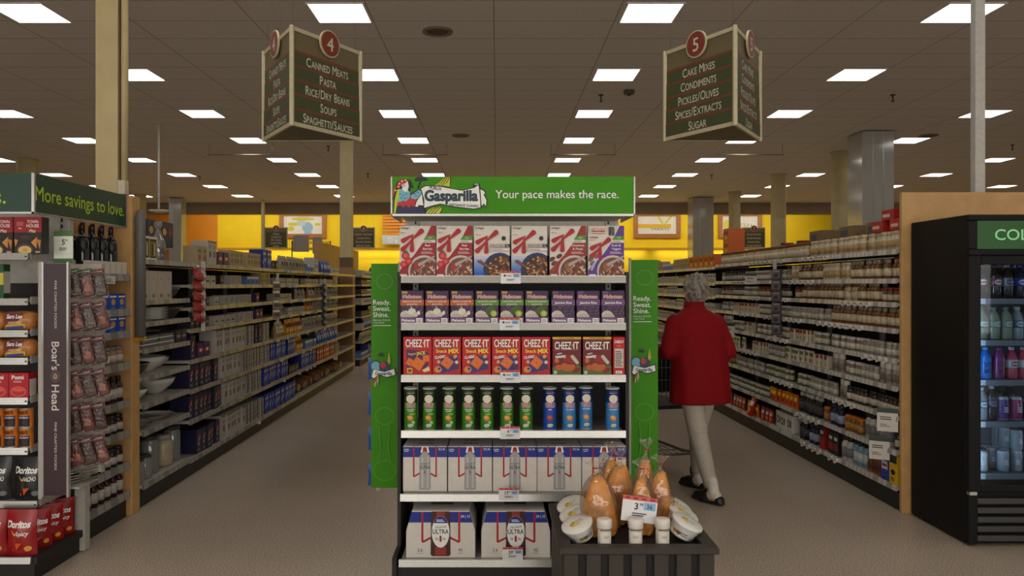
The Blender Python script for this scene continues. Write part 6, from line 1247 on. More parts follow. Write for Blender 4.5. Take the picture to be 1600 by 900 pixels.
for i, (px, py, Y) in enumerate(((1075, 819, 3.07), (1069, 805, 3.20), (1060, 793, 3.34))): tub(X_(px, Y), Y, Z_(py, Y) + 0.013, (0.40, -0.20, 0.90), -0.6, f"{('nearest', 'middle', 'farthest')[i]} of the white tubs tilted along the right side of the bread bin")
# bagged bread
br1 = mat('toasted_bread', (222, 146, 54), 0.5, var=0.55, scale=11, bump=0.8); cling = film('bread_bag_film', (255, 250, 242), 0.07, 0.10, 1.0, 16, alpha=0.03)
tiem = K(170, 40, 36, 0.4)
def bread_bag(x, y, zb, w2, hb, hn, tilt, seed, lab):
    o = thing('bread_bag', lab, 'bread bag', (x, y, zb), 0, 'bagged bread in the bin'); o.rotation_euler = (0.0, tilt, random.Random(seed).uniform(-.4, .4))
    r = random.Random(seed); ph = r.random() * 6
    def prof(t): return (min(1, (t / 0.12) ** 0.5 * 1.0 if t < 0.12 else 1)) * (0.92 + 0.08 * math.sin(PI * t)) * (1 if t < 0.45 else max(0.12, 1 - ((t - 0.45) / 0.55) ** 2.3 * 0.88))
    n = 26
    def ring(t, k, z, wob):
        q = prof(t) * k; return [(math.cos(a) * w2 / 2 * q * (1 + wob * math.sin(5 * a + ph + 4 * t) + wob * 0.7 * math.sin(9 * a - ph)), math.sin(a) * w2 * 0.40 * q * (1 + wob * math.sin(4 * a - ph)), z) for a in [2 * PI * i / n for i in range(n)]]
    mb = MB()
    for i in range(7):         # toasted sticks and rolls standing in the bag
        a = 2 * PI * i / 6 + ph; q = 0.0 if i == 6 else 1.0; b0 = Vector((math.cos(a) * w2 * 0.27 * q, math.sin(a) * w2 * 0.20 * q, 0.045)); tp = hb * r.uniform(0.70, 0.90)
        b1 = Vector((math.cos(a + 0.3) * w2 * 0.13 * q, math.sin(a + 0.3) * w2 * 0.10 * q, tp)); mb.capsule(b0, b0.lerp(b1, 0.55), w2 * 0.21, w2 * 0.225, br1, 12); mb.capsule(b0.lerp(b1, 0.55), b1, w2 * 0.225, w2 * 0.13, br1, 12)
        mb.capsule((b0.x, b0.y, w2 * 0.16), b0, w2 * 0.155, w2 * 0.19, br1, 12)
    me = remesh(mb, 0.006, 3, 0.5, 'bread', m=br1)
    lo = min(v.co.z for v in me.vertices)
    for v in me.vertices: v.co.z += 0.003 - lo
    obj('bread', me, o)
    mb = MB(); rs = [ring(t, 1.04, t * hb, 0.06) for t in [0.01] + [i / 14 for i in range(1, 15)]]
    for s_, z in ((0.5, 0.15), (0.42, 0.3), (0.55, 0.45), (1.1, 0.65), (1.7, 0.85), (1.9, 1.0)):
        rs.append([(math.cos(a) * 0.016 * s_ * (1 + 0.35 * math.sin(4 * a + ph)), math.sin(a) * 0.011 * s_ * (1 + 0.35 * math.sin(3 * a)), hb + (hn - hb) * z + 0.006 * math.sin(3 * a + ph) * (z > 0.8)) for a in [2 * PI * i / n for i in range(n)]])
    mb.rings(rs, cling, caps=False); mb.build('clear_bag', o)
    mb = MB(); zt = hb + (hn - hb) * 0.3; mb.tube([(math.cos(a) * 0.0085, math.sin(a) * 0.0065, zt) for a in [2 * PI * i / 14 for i in range(15)]], 0.0022, tiem, 6); mb.tube([(0.008, -0.004, zt), (0.02, -0.012, zt + 0.004), (0.03, -0.013, zt - 0.006)], 0.0016, tiem, 6); mb.build('twist_tie', o)
for a in ((X_(941, 3.11), 3.11, TZ + 0.0006, 0.150, 0.262, 0.31, -0.10, 1, 'left front bag of toasted bread in the dark bin'), (X_(966, 3.27), 3.275, TZ + 0.0006, 0.142, 0.262, 0.315, 0.03, 2, 'tallest bag of toasted bread, middle of the dark bin'),
          (X_(1003, 3.13), 3.13, TZ + 0.0006, 0.115, 0.255, 0.305, 0.0, 3, 'front bag of toasted bread right of the bin middle, behind the price card'), (X_(1028, 3.26), 3.24, TZ + 0.0006, 0.115, 0.25, 0.30, 0.02, 4, 'rightmost bag of toasted bread in the dark bin'),
          (X_(948, 3.40), 3.405, TZ + 0.0006, 0.095, 0.262, 0.32, 0.08, 5, 'back left bag of toasted bread, touching the rear rim'), (X_(1004, 3.40), 3.40, TZ + 0.0006, 0.095, 0.275, 0.335, 0.06, 6, 'back right bag of toasted bread with the highest twisted top')): bread_bag(*a)
o = obj('price_card', card(0.138, 0.098, '3', '99', '36', 8), None, (X_(997, 3.02), 3.022, Z_(816, 3.02)), (-0.1, 0.13, 0)); tag(o, 'tilted white price card with red top standing among the bread bags', 'price card')
# ------------------------------------------------------------------ drinks cooler
cb = mat('cooler_black', (14, 14, 16), 0.5, var=0.1, scale=8, spec=0.2); cd = mat('cooler_inner', (60, 64, 70), 0.4)
CX0, CX1, CY0, CY1, CZ1 = 2.79, 3.56, 4.54, 5.17, 1.966
Cc = thing('drinks_cooler', 'black glass-door drinks cooler with green lit header at the right edge', 'cooler', (3.17, 4.85, 0))
def cbx(name, *boxes, m=cb, bev=0.004, par=None):
    mb = MB()
    for a in boxes: mb.box(a[0] - 3.17, a[1] - 3.17, a[2] - 4.85, a[3] - 4.85, a[4], a[5], m, bev)
    return mb.build(name, par or Cc)
cbx('cabinet', (CX0, CX0 + 0.04, CY0 + 0.03, CY1, 0.012, CZ1), (CX1 - 0.04, CX1, CY0 + 0.03, CY1, 0.012, CZ1), (CX0 + 0.04, CX1 - 0.04, CY1 - 0.04, CY1, 0.012, CZ1), (CX0 + 0.04, CX1 - 0.04, CY0 + 0.03, CY1 - 0.04, CZ1 - 0.2, CZ1), (CX0 + 0.04, CX1 - 0.04, CY0 + 0.03, CY1 - 0.04, 0.012, 0.36))
cbx('feet', (CX0 + 0.03, CX0 + 0.09, CY0 + 0.06, CY0 + 0.12, 0, 0.012), (CX1 - 0.09, CX1 - 0.03, CY0 + 0.06, CY0 + 0.12, 0, 0.012), (CX0 + 0.03, CX0 + 0.09, CY1 - 0.12, CY1 - 0.06, 0, 0.012), (CX1 - 0.09, CX1 - 0.03, CY1 - 0.12, CY1 - 0.06, 0, 0.012), bev=0)
g_on = emis('cooler_header_glow', (0.009, 0.072, 0.008), 0.8, 0.01); g_tx = emis('cooler_letter_glow', (0.25, 0.62, 0.25), 0.8, 0.01)
cbx('header_frame', (CX0, CX1, CY0, CY0 + 0.029, 1.93, CZ1), (CX0, CX1, CY0, CY0 + 0.029, 1.725, 1.762), (CX0, CX0 + 0.055, CY0, CY0 + 0.029, 1.7625, 1.9295), (CX1 - 0.055, CX1, CY0, CY0 + 0.029, 1.7625, 1.9295))
mb = MB(); x0, x1 = CX0 + 0.056 - 3.17, CX1 - 0.056 - 3.17; mb.box(x0, x1, CY0 - 4.85 + 0.006, CY0 - 4.85 + 0.028, 1.763, 1.929, g_on)
gl2 = emis('cooler_header_lattice', (0.008, 0.06, 0.009), 0.8, 0.01)
for i in range(24):
    xx = x0 + 0.01 + i * 0.0275
    for sg in (-1, 1): mb.poly([(xx + (0 if sg > 0 else 0.0), CY0 - 4.85 + 0.0055, 1.765), (xx + 0.004, CY0 - 4.85 + 0.0055, 1.765), (min(x1, max(x0, xx + 0.004 + sg * 0.08)), CY0 - 4.85 + 0.0055, 1.927), (min(x1, max(x0, xx + sg * 0.08)), CY0 - 4.85 + 0.0055, 1.927)], gl2)
mb.text('COLD', g_tx, (X_(1591, 4.54) - 3.17, CY0 - 4.85 + 0.004, Z_(366, 4.54)), (1, 0, 0), (0, 0, 1), 0.066, width=0.27, bold=0.01); mb.build('header_light', Cc)
D = cbx('door', (CX0, CX0 + 0.075, CY0, CY0 + 0.028, 0.325, 1.722), (CX1 - 0.075, CX1, CY0, CY0 + 0.028, 0.325, 1.722), (CX0 + 0.0755, CX1 - 0.0755, CY0, CY0 + 0.028, 1.67, 1.722), (CX0 + 0.0755, CX1 - 0.0755, CY0, CY0 + 0.028, 0.325, 0.365))
mb = MB(); mb.box(CX0 + 0.0755 - 3.17, CX1 - 0.0755 - 3.17, CY0 + 0.012 - 4.85, CY0 + 0.016 - 4.85, 0.3655, 1.6695, film('cooler_glass', (214, 222, 228), 0.0, 0.02, 0)); mb.build('glass_pane', D)
mb = MB(); mb.tube([(CX1 - 0.03 - 3.17, CY0 - 0.005 - 4.85, 0.8), (CX1 - 0.03 - 3.17, CY0 - 0.04 - 4.85, 0.82), (CX1 - 0.03 - 3.17, CY0 - 0.04 - 4.85, 1.2), (CX1 - 0.03 - 3.17, CY0 - 0.005 - 4.85, 1.22)], 0.01, cb, 10); mb.build('handle', D)
cbx('hinge', (CX0 + 0.005, CX0 + 0.05, CY0 - 0.004, CY0 + 0.029, 0.305, 0.3245), m=steel, bev=0.002)
mb = MB()
for i in range(5): mb.prism([(CY0 + 0.03 - 4.85, 0.03 + i * 0.055), (CY0 - 4.85, 0.03 + i * 0.055 + 0.005), (CY0 + 0.004 - 4.85, 0.03 + i * 0.055 + 0.036), (CY0 + 0.03 - 4.85, 0.03 + i * 0.055 + 0.046)], 'x', CX0 + 0.055 - 3.17, CX1 - 0.055 - 3.17, mat('grille_black', (34, 33, 33), 0.4))
mb.box(CX0 - 3.17, CX0 + 0.054 - 3.17, CY0 - 4.85, CY0 + 0.03 - 4.85, 0.014, 0.303, cb, 0.003); mb.box(CX1 - 0.054 - 3.17, CX1 - 3.17, CY0 - 4.85, CY0 + 0.03 - 4.85, 0.014, 0.303, cb, 0.003); mb.build('grille', Cc)
ledm = emis('cooler_led', (0.55, 0.75, 1.0), COOLER_E)
for x in (CX0 + 0.05, CX1 - 0.062): cbx('led_strip', (x, x + 0.012, CY0 + 0.04, CY0 + 0.055, 0.38, 1.66), m=ledm, bev=0)
cbx('inner_liner', (CX0 + 0.0405, CX1 - 0.0405, CY1 - 0.052, CY1 - 0.0405, 0.361, CZ1 - 0.201), m=cd, bev=0)
KZ = [1.465, 1.215, 0.976, 0.726, 0.414]
chan_c = channel_mat('cooler_channel', 'X', 0, 0.06, (214, 220, 226), (120, 130, 140))
for z in KZ:
    s_ = cbx('shelf', (CX0 + 0.045, CX1 - 0.045, CY0 + 0.075, CY1 - 0.06, z - 0.012, z), m=cd, bev=0)
    cbx('price_channel', (CX0 + 0.065, CX1 - 0.065, CY0 + 0.062, CY0 + 0.0745, z - 0.03, z + 0.002), m=chan_c, bev=0, par=s_)
def bottle(col, cap, lab, r=0.033, h=0.21, clear=False, letters=None, waist=1.0):
    Bm = film('drink_clear_%d' % (sum(col)), col, 0.1, 0.05, 0.2, 20, alpha=0.45) if clear else K(*col, 0.15)
    mb = MB(); mb.lathe([(r * 0.85, 0), (r, 0.012), (r, h * 0.3), (r * waist, h * 0.42), (r, h * 0.55), (r, h * 0.64), (r * 0.8, h * 0.76), (0.013, h * 0.88), (0.013, h * 0.92)], Bm, 22); b_ = mb.data('bottle_body')
    mb = MB(); mb.lathe([(0.0152, h * 0.905), (0.0158, h * 0.91), (0.0158, h * 0.985), (0.013, h)], K(*cap, 0.35), 18); c_ = mb.data('cap')
    mb = MB(); LM = K(*lab[0], 0.3); p = Print(mb, 2 * r, h, rad=r + 0.0008)
    mb.lathe([(r + 0.0004, h * 0.36), (r + 0.0008, h * 0.361), (r + 0.0008, h * 0.6), (r + 0.0004, h * 0.601)], LM, 22) if not letters else None
    if letters: p.text(letters, 0.5, 0.36, 0.22, K(*lab[1]), width=1.0, bold=0.03, rot=PI / 2)
    else: p.ell(0.5, 0.48, 0.36, 0.08, K(*lab[1])); p.rect(0.2, 0.46, 0.8, 0.5, K(*lab[0]))
    return b_, c_, mb.data('label')
DR = {'rl': (bottle((24, 16, 14), (160, 30, 34), ((160, 30, 40), (220, 210, 200))), 'dark cola bottle with red label'), 'br': (bottle((30, 20, 18), (60, 40, 40), ((120, 60, 66), (206, 196, 190))), 'dark bottle with dusky label'),
      'sv': (bottle((24, 24, 26), (150, 150, 154), ((140, 144, 150), (60, 70, 90))), 'dark bottle with silver label'), 'bl': (bottle((20, 24, 50), (30, 50, 140), ((36, 60, 160), (220, 226, 236))), 'dark bottle with bright blue label'),
      'cg': (bottle((170, 180, 150), (120, 120, 100), ((120, 130, 110), (180, 190, 170)), clear=True, h=0.2, r=0.036), 'clear greenish bottle'), 'cw': (bottle((190, 200, 206), (200, 206, 210), ((90, 110, 130), (200, 210, 220)), clear=True, h=0.2), 'clear water bottle'),
      'pb': (bottle((20, 110, 200), (60, 150, 220), ((20, 110, 200), (10, 20, 50)), letters='PRIME', h=0.195), 'blue sports bottle with black letters'), 'pm': (bottle((130, 40, 110), (120, 60, 110), ((130, 40, 110), (30, 10, 30)), letters='PRIME', h=0.195), 'magenta sports bottle with black letters'),
      'wp': (bottle((190, 60, 90), (190, 170, 180), ((206, 206, 210), (150, 60, 80)), h=0.195, waist=0.9), 'pink bottle with white label'), 'dk': (bottle((28, 26, 34), (150, 150, 156), ((50, 46, 60), (110, 106, 120))), 'dark slim bottle'),}
def dcan(base, band, tp=(176, 180, 186), sz=1.0):
    r, h = 0.032 * sz, 0.125 * sz; mb = MB(); A = K(*tp, 0.25); mb.lathe([(r * 0.8, 0), (r, 0.008 * sz, A), (r, h * 0.88, K(*base, 0.25)), (r * 0.85, h * 0.96, A), (r * 0.85, h, A), (r * 0.78, h - 0.003, A)], A, 22); p = Print(mb, 2 * r, h, rad=r); p.poly([(0.15, 0.2), (0.4, 0.55), (0.3, 0.75), (0.85, 0.7), (0.8, 0.3)], K(*band, 0.3)); p.lines(0.3, 0.35, 0.7, 0.6, 3, K(220, 220, 226)); return mb.data('drink_can')
DC = {'vi': (dcan((90, 60, 130), (140, 120, 180), sz=1.15), 'violet drink can'), 'pk': (dcan((150, 50, 110), (210, 190, 50), sz=1.15), 'pink and yellow drink can'), 'si': (dcan((150, 158, 162), (110, 120, 126)), 'silver drink can'), 'wh': (dcan((206, 206, 206), (90, 90, 96)), 'white drink can'), 'du': (dcan((60, 70, 90), (130, 140, 160)), 'dark blue drink can')}
cn = {}
def dput(k, px, Y, z, row_):
    x = X_(px, Y); src = DR.get(k) or DC[k]; key = (src[1], row_); i = cn.get(key, 0); cn[key] = i + 1
    lab = f"{ordw(i)} {src[1]} from the left, cooler {row_} shelf" if i or True else ''
    if k in DR:
        o = thing('drink_bottle', lab, 'bottle', (x, Y, z + 0.0006), random.uniform(-.25, .25), 'bottles in the drinks cooler')
        for nm, me in zip(('bottle_body', 'cap', 'label'), src[0]): obj(nm, me, o)
    else: tag(obj('drink_can', src[0], None, (x, Y, z + 0.0006), (0, 0, random.uniform(-.3, .3))), lab, 'can', 'cans in the drinks cooler')
for k, px in (('rl', 1533), ('br', 1555), ('sv', 1573), ('bl', 1592), ('bl', 1612)): dput(k, px, 4.69, KZ[0], 'top')
for k, px in (('dk', 1540), ('dk', 1562), ('sv', 1583)): dput(k, px, 4.80, KZ[0], 'top')
for k, px in (('cg', 1534), ('cg', 1552), ('cg', 1571), ('cw', 1589), ('cg', 1608)): dput(k, px, 4.69, KZ[1], 'second')
for k, px in (('cw', 1545), ('cg', 1584)): dput(k, px, 4.80, KZ[1], 'second')
for k, px in (('pb', 1539), ('pm', 1560), ('wp', 1580), ('wp', 1598)): dput(k, px, 4.69, KZ[2], 'third')
for k, px in (('cw', 1533), ('dk', 1549), ('vi', 1565), ('pk', 1586), ('du', 1607)): dput(k, px, 4.69, KZ[3], 'fourth')
for k, px in (('dk', 1556), ('dk', 1577)): dput(k, px, 4.80, KZ[3], 'fourth')
for k, px, Y, j in (('wh', 1534, 4.69, 0), ('si', 1567, 4.69, 0), ('si', 1588, 4.70, 0), ('si', 1588, 4.70, 1), ('si', 1550, 4.78, 0), ('si', 1569, 4.78, 0), ('si', 1569, 4.78, 1), ('si', 1558, 4.86, 0), ('si', 1558, 4.86, 1), ('wh', 1609, 4.69, 0), ('du', 1541, 4.86, 0)): dput(k, px, Y, KZ[4] + j * 0.1256, 'lowest')
# ------------------------------------------------------------------ hanging aisle signs
sgf = mat('sign_frame_cream', (206, 196, 160), 0.5); sgp = mat('sign_panel_olive', (120, 108, 76), 0.55); sgg = mat('sign_plate_green', (70, 80, 44), 0.5); sgr = K(130, 62, 40, 0.5); sgl = K(222, 214, 188, 0.5); med = K(136, 56, 38, 0.45)
def small_caps(p, s_, cu, cv, hv, m, maxw, bold=0.012):
    toks = []; new = True
    for ch in s_:
        if ch in ' /': toks.append((ch, False)); new = True
        elif new: toks.append((ch, True)); new = False
        else:
            if toks and not toks[-1][1] and toks[-1][0] not in ' /': toks[-1] = (toks[-1][0] + ch, False)
            else: toks.append((ch, False))
    ws = []; tot = 0; H_ = hv * p.h
    for t_, big in toks:
        k = (H_ if big or t_ == '/' else H_ * 0.8) / CAP
        if t_ == ' ': w_ = 0.3 * H_ / CAP
        else: _, _, a, b = text_mesh(t_, bold); w_ = (b - a) * k + 0.09 * k
        ws.append(w_); tot += w_
    sc = min(0.74, maxw * p.w / tot); x = -tot * sc / 2
    for (t_, big), w_ in zip(toks, ws):
        if t_ != ' ':
            hh = hv if big or t_ == '/' else hv * 0.8
            p.text(t_, cu + (x + w_ * sc / 2) / p.w, cv - (hv - hh) / 2, hh, m, width=(w_ - 0.09 * (hh * p.h / CAP)) * sc / p.w, bold=bold)
        x += w_ * sc
def aisle_sign(label, pts, z0, h, num, lines_, faces=(0, 1, 2), detail=True):
    cx = sum(q[0] for q in pts) / 3; cy = sum(q[1] for q in pts) / 3
    t = thing('aisle_sign', label, 'sign', (cx, cy, z0), group='hanging aisle signs')
    V = [Vector((q[0] - cx, q[1] - cy, 0)) for q in pts]; up = Vector((0, 0, 1))
    mb = MB()
    for i in range(3):
        A, Bv = V[i], V[(i + 1) % 3]; mb.box(A.x - 0.016, A.x + 0.016, A.y - 0.016, A.y + 0.016, -0.004, h + 0.004, sgf, 0.004)
        d = (Bv - A).normalized(); n_ = Vector((d.y, -d.x, 0))
        for z in (0.0, h - 0.03):
            q = [A + d * 0.017, Bv - d * 0.017]; vs = []
            for zz in (z, z + 0.03): vs += [q[0] + n_ * 0.008 + up * zz, q[1] + n_ * 0.008 + up * zz, q[1] - n_ * 0.012 + up * zz, q[0] - n_ * 0.012 + up * zz]
            mb.add(vs, [(0, 3, 2, 1), (4, 5, 6, 7), (0, 1, 5, 4), (1, 2, 6, 5), (2, 3, 7, 6), (3, 0, 4, 7)], sgf)
    mb.build('frame', t)
    mb = MB(); vs = [v * 0.96 + up * zz for zz in (0.004, 0.012) for v in V]; mb.add(vs, [(2, 1, 0), (3, 4, 5), (0, 1, 4, 3), (1, 2, 5, 4), (2, 0, 3, 5)], sgp); mb.build('bottom_panel', t)
    for i in faces:
        A, Bv = V[i], V[(i + 1) % 3]; d = (Bv - A).normalized(); n_ = Vector((d.y, -d.x, 0)); A2 = A + d * 0.018; w_ = (Bv - A).length - 0.036; zz, hh = 0.031, h - 0.062
        mb = MB(); fn = lambda u, v, l: A2 + d * (u * w_) + up * (zz + v * hh) + n_ * l
        mb.add([fn(0, 0, -0.003), fn(1, 0, -0.003), fn(1, 1, -0.003), fn(0, 1, -0.003)], [(0, 1, 2, 3)], sgp); mb.add([fn(0, 0, -0.006), fn(1, 0, -0.006), fn(1, 1, -0.006), fn(0, 1, -0.006)], [(3, 2, 1, 0)], sgp)
        p = Print(mb, w_, hh, fn=fn, step=0.0003); p.l = -0.002; n = len(lines_); top = 0.80
        for k, s_ in enumerate(lines_):
            v1 = top - k * top / n; v0 = v1 - top / n; p.rect(0.0, v0, 1.0, v1 - 0.026, sgg); p.rect(0.0, v1 - 0.026, 1.0, v1, sgr)
            small_caps(p, s_, 0.5, (v0 + v1 - 0.026) / 2, 0.105 if n == 5 else 0.11, sgl, 0.9)
        mb.build('face_panel', t)
        mb = MB(); c = A + d * ((Bv - A).length / 2) + up * (h - 0.04) + n_ * 0.010; N = 30
        for r0, l0, l1, m_ in ((0.108, 0.0, 0.016, sgf), (0.098, 0.0161, 0.0175, med)):
            ringa = [c + d * (r0 * math.cos(2 * PI * k / N)) + up * (r0 * 1.0 * math.sin(2 * PI * k / N)) for k in range(N)]
            vs = [q + n_ * l0 for q in ringa] + [q + n_ * l1 for q in ringa]; mb.add(vs, [tuple(range(N, 2 * N)), tuple(range(N - 1, -1, -1))] + [(k, (k + 1) % N, N + (k + 1) % N, N + k) for k in range(N)], m_)
        mb.text(num, sgl, c + n_ * 0.0185, d, up, 0.11, bold=0.012); mb.build('number_medallion', t)
    mb = MB()
    for v in V: mb.tube([tuple(v * 0.9 + up * (h - 0.01)), tuple(v * 0.9 + up * (H - z0))], 0.0018, K(120, 112, 100), 5)
    o = mb.build('hanging_wires', t)
L4 = ('Canned Meats', 'Pasta', 'Rice/Dry Beans', 'Soups', 'Spaghetti/Sauces'); L5 = ('Cake Mixes', 'Condiments', 'Pickles/Olives', 'Spices/Extracts', 'Sugar')
def up_(l): return tuple(''.join(c.upper() for c in s_) for s_ in l)
zb, hs = 2.756, 0.75
aisle_sign('three-sided hanging aisle sign number four, upper left of the middle', [(-1.954, 6.45), (-1.547, 5.80), (-1.145, 6.45)], zb, hs, '4', up_(L4))
aisle_sign('three-sided hanging aisle sign number five, upper right of the middle', [(1.414, 6.45), (1.80, 5.80), (2.209, 6.45)], zb, hs, '5', up_(L5))
for px, n_, ls, lab in ((431.5, '2', ('CEREALS', 'COFFEE/TEA', 'HOT CEREAL', 'CANNED MILK', 'SYRUPS'), 'small far aisle sign number two in front of the yellow wall'), (568, '3', ('CANNED VEGETABLES', 'CANNED FRUITS', 'KITCHEN UTENSILS', 'HISPANIC FOODS'), 'small far aisle sign number three left of the middle endcap'),
                        (1178, '7', ('FROZEN DINNERS', 'FROZEN ENTREES', 'FROZEN PIZZA', 'FROZEN DESSERTS'), 'small far aisle sign number seven by the round columns')):
    Y = 26.6; x = X_(px, Y); aisle_sign(lab, [(x - 0.38, Y), (x + 0.38, Y), (x, Y + 0.66)], 2.82, 0.72, n_, ls, faces=(0,))
# ------------------------------------------------------------------ shopper in the red coat
skin = mat('skin', (206, 160, 136), 0.5, var=0.05, scale=40); coat_m = mat('red_wool', (128, 7, 16), 0.8, var=0.1, scale=60, bump=0.25, spec=0.2); trou = mat('light_grey_cloth', (178, 170, 156), 0.85, var=0.06, scale=50, bump=0.2)
hairm = mat('grey_hair', (128, 120, 110), 0.6, var=0.35, scale=55, bump=0.6); sockm = mat('white_sock', (214, 206, 196), 0.8); shoem = mat('black_clog', (26, 24, 24), 0.45)
PA = math.radians(14)
AL, AR = Vector((-0.062, -0.196, 0.09)), Vector((0.04, 0.196, 0.09)); KL, KR = Vector((-0.09, -0.04, 0.48)), Vector((0.02, 0.16, 0.48)); HL, HR = Vector((-0.135, 0.0, 0.87)), Vector((0.03, 0.0, 0.87))
SL, SR = Vector((-0.215, 0.06, 1.30)), Vector((0.115, 0.06, 1.30)); EL, ER = Vector((-0.30, 0.0, 1.07)), Vector((0.165, -0.02, 1.06)); WL, WR = Vector((-0.25, 0.30, 1.03)), Vector((0.115, 0.30, 1.03))
BAR = Vector((0, 0.415, 1.0))      # cart handle line, in the shopper's frame
HC = Vector((-0.022, 0.13, 1.505))
mb = MB()
mb.ellipsoid((-0.05, 0.0, 0.92), (0.155, 0.105, 0.13), skin, 20); mb.capsule((-0.05, 0.01, 0.95), (-0.05, 0.05, 1.22), 0.115, 0.125, skin, 20); mb.ellipsoid((-0.05, 0.05, 1.22), (0.15, 0.085, 0.10), skin, 20)
mb.capsule((-0.05, 0.07, 1.30), (-0.028, 0.11, 1.43), 0.058, 0.05, skin, 16)
for h_, k_, a_ in ((HL, KL, AL), (HR, KR, AR)): mb.capsule(h_, k_, 0.075, 0.05, skin, 16); mb.capsule(k_, a_, 0.048, 0.033, skin, 16)
for s_, e_, w_ in ((SL, EL, WL), (SR, ER, WR)): mb.capsule(s_ + (Vector((-0.05, 0.06, 1.24)) - s_) * 0.22, e_, 0.04, 0.036, skin, 14); mb.capsule(e_, w_, 0.038, 0.026, skin, 14)
FY = math.radians(24)
def foot(v, a): c, s_ = math.cos(FY), math.sin(FY); return Vector((a.x + v[0] * c - v[1] * s_, a.y + v[0] * s_ + v[1] * c, v[2]))
for a_ in (AL, AR): mb.capsule(foot((0, -0.03, 0.045), a_), foot((0, 0.13, 0.035), a_), 0.034, 0.026, skin, 12); mb.capsule(a_, foot((0, -0.02, 0.05), a_), 0.033, 0.034, skin, 12)
# head with face
mb.ellipsoid(HC, (0.072, 0.092, 0.108), skin, 22); mb.ellipsoid(HC + Vector((0, 0.035, -0.055)), (0.052, 0.058, 0.052), skin, 16)
mb.capsule(HC + Vector((0, 0.085, 0.012)), HC + Vector((0, 0.108, -0.025)), 0.009, 0.014, skin, 10); mb.ellipsoid(HC + Vector((0, 0.084, -0.055)), (0.024, 0.01, 0.006), skin, 10); mb.ellipsoid(HC + Vector((0, 0.083, -0.066)), (0.02, 0.01, 0.006), skin, 10)
for sx in (-1, 1): mb.ellipsoid(HC + Vector((sx * 0.074, 0.0, -0.005)), (0.009, 0.02, 0.032), skin, 10); mb.ellipsoid(HC + Vector((sx * 0.03, 0.082, 0.03)), (0.022, 0.009, 0.007), skin, 10)
# hands closed around the cart handle
for w_, sd in ((WL, -1), (WR, 1)):
    px_ = w_.x; mb.capsule(w_, (px_, 0.345, 1.032), 0.026, 0.026, skin, 12); mb.ellipsoid((px_, 0.368, 1.030), (0.043, 0.038, 0.015), skin, 16)
    for i, (dx, ln) in enumerate(((-0.033, 0.85), (-0.011, 1.0), (0.011, 0.95), (0.033, 0.8))):
        pts = []
        for k in range(6):
            t = math.radians(115 - k * 46 * ln); pts.append((px_ + dx * sd, BAR.y + 0.025 * math.cos(t), BAR.z + 0.025 * math.sin(t)))
        pts = [(px_ + dx * sd * 0.95, 0.382, 1.034)] + pts
        for a, b in zip(pts[:-1], pts[1:]): mb.capsule(a, b, 0.0082, 0.0078, skin, 8)
    tx = px_ - sd * 0.04
    for a, b in zip(((px_ - sd * 0.025, 0.362, 1.022), (tx, 0.385, 1.0), (tx, 0.402, 0.979)), ((tx, 0.385, 1.0), (tx, 0.402, 0.979), (tx + sd * 0.012, 0.422, 0.974))): mb.capsule(a, b, 0.0098, 0.009, skin, 8)
body = obj('person', remesh(mb, 0.0052, 3, 0.4, 'person', m=skin), None, (1.54, 5.65, 0), (0, 0, PA))
tag(body, 'person with short grey hair in a red coat pushing a shopping cart away', 'person')
# eyes
for sx in (-1, 1):
    mb = MB(); mb.ellipsoid(HC + Vector((sx * 0.03, 0.079, 0.012)), (0.012, 0.008, 0.008), K(230, 226, 220, 0.2), 10); mb.ellipsoid(HC + Vector((sx * 0.03, 0.085, 0.012)), (0.005, 0.003, 0.005), K(60, 44, 34, 0.2), 8); mb.build('eye', body)
# hair: layered short locks
mb = MB(); r = random.Random(11); mb.ellipsoid(HC + Vector((0, -0.012, 0.022)), (0.083, 0.094, 0.102), hairm, 20); mb.ellipsoid(HC + Vector((0, -0.045, -0.03)), (0.074, 0.056, 0.085), hairm, 18)
for i in range(95):
    t = r.uniform(0, 2 * PI); f = r.uniform(-0.75, 1.35)
    d = Vector((math.cos(t) * math.cos(f), math.sin(t) * math.cos(f), math.sin(f)))
    if d.y > 0.62 and d.z < 0.45: continue
    if d.y > 0.25 and d.z < -0.2: continue
    c = HC + Vector((d.x * 0.079, d.y * 0.09 - 0.014, d.z * 0.1 + 0.018)); dn_ = Vector((d.x * 0.4 + r.uniform(-.3, .3), d.y * 0.4 - 0.2, -0.55 if d.z < 0.7 else r.uniform(-.4, .4))).normalized()
    mb.capsule(c, c + dn_ * r.uniform(0.025, 0.05), 0.016, 0.005, hairm, 8)
obj('hair', remesh(mb, 0.0055, 6, 0.5, 'hair', m=hairm), body)
# coat
def ringe(cx, cy, rx, ry, z, n=40, fold=0.0, ph=0.0): return [(cx + rx * math.copysign(abs(math.cos(a)) ** 0.85, math.cos(a)) * (1 + fold * math.sin(7 * a + ph)), cy + ry * math.copysign(abs(math.sin(a)) ** 0.85, math.sin(a)) * (1 + fold * math.sin(9 * a + ph)), z) for a in [2 * PI * k / n for k in range(n)]]
mb = MB(); cs = []
for z, rx, ry, cy, f in ((0.685, 0.225, 0.155, 0.0, 0.035), (0.70, 0.228, 0.157, 0.0, 0.035), (0.80, 0.222, 0.155, 0.0, 0.03), (0.90, 0.217, 0.15, 0.0, 0.022), (1.0, 0.212, 0.145, 0.01, 0.015), (1.1, 0.212, 0.142, 0.025, 0.01), (1.2, 0.214, 0.138, 0.04, 0.008), (1.27, 0.205, 0.125, 0.05, 0), (1.315, 0.178, 0.108, 0.058, 0), (1.345, 0.13, 0.09, 0.068, 0), (1.37, 0.085, 0.08, 0.078, 0), (1.385, 0.072, 0.074, 0.082, 0)): cs.append(ringe(-0.05, cy, rx, ry, z, fold=f, ph=z * 6))
mb.rings(cs, coat_m)
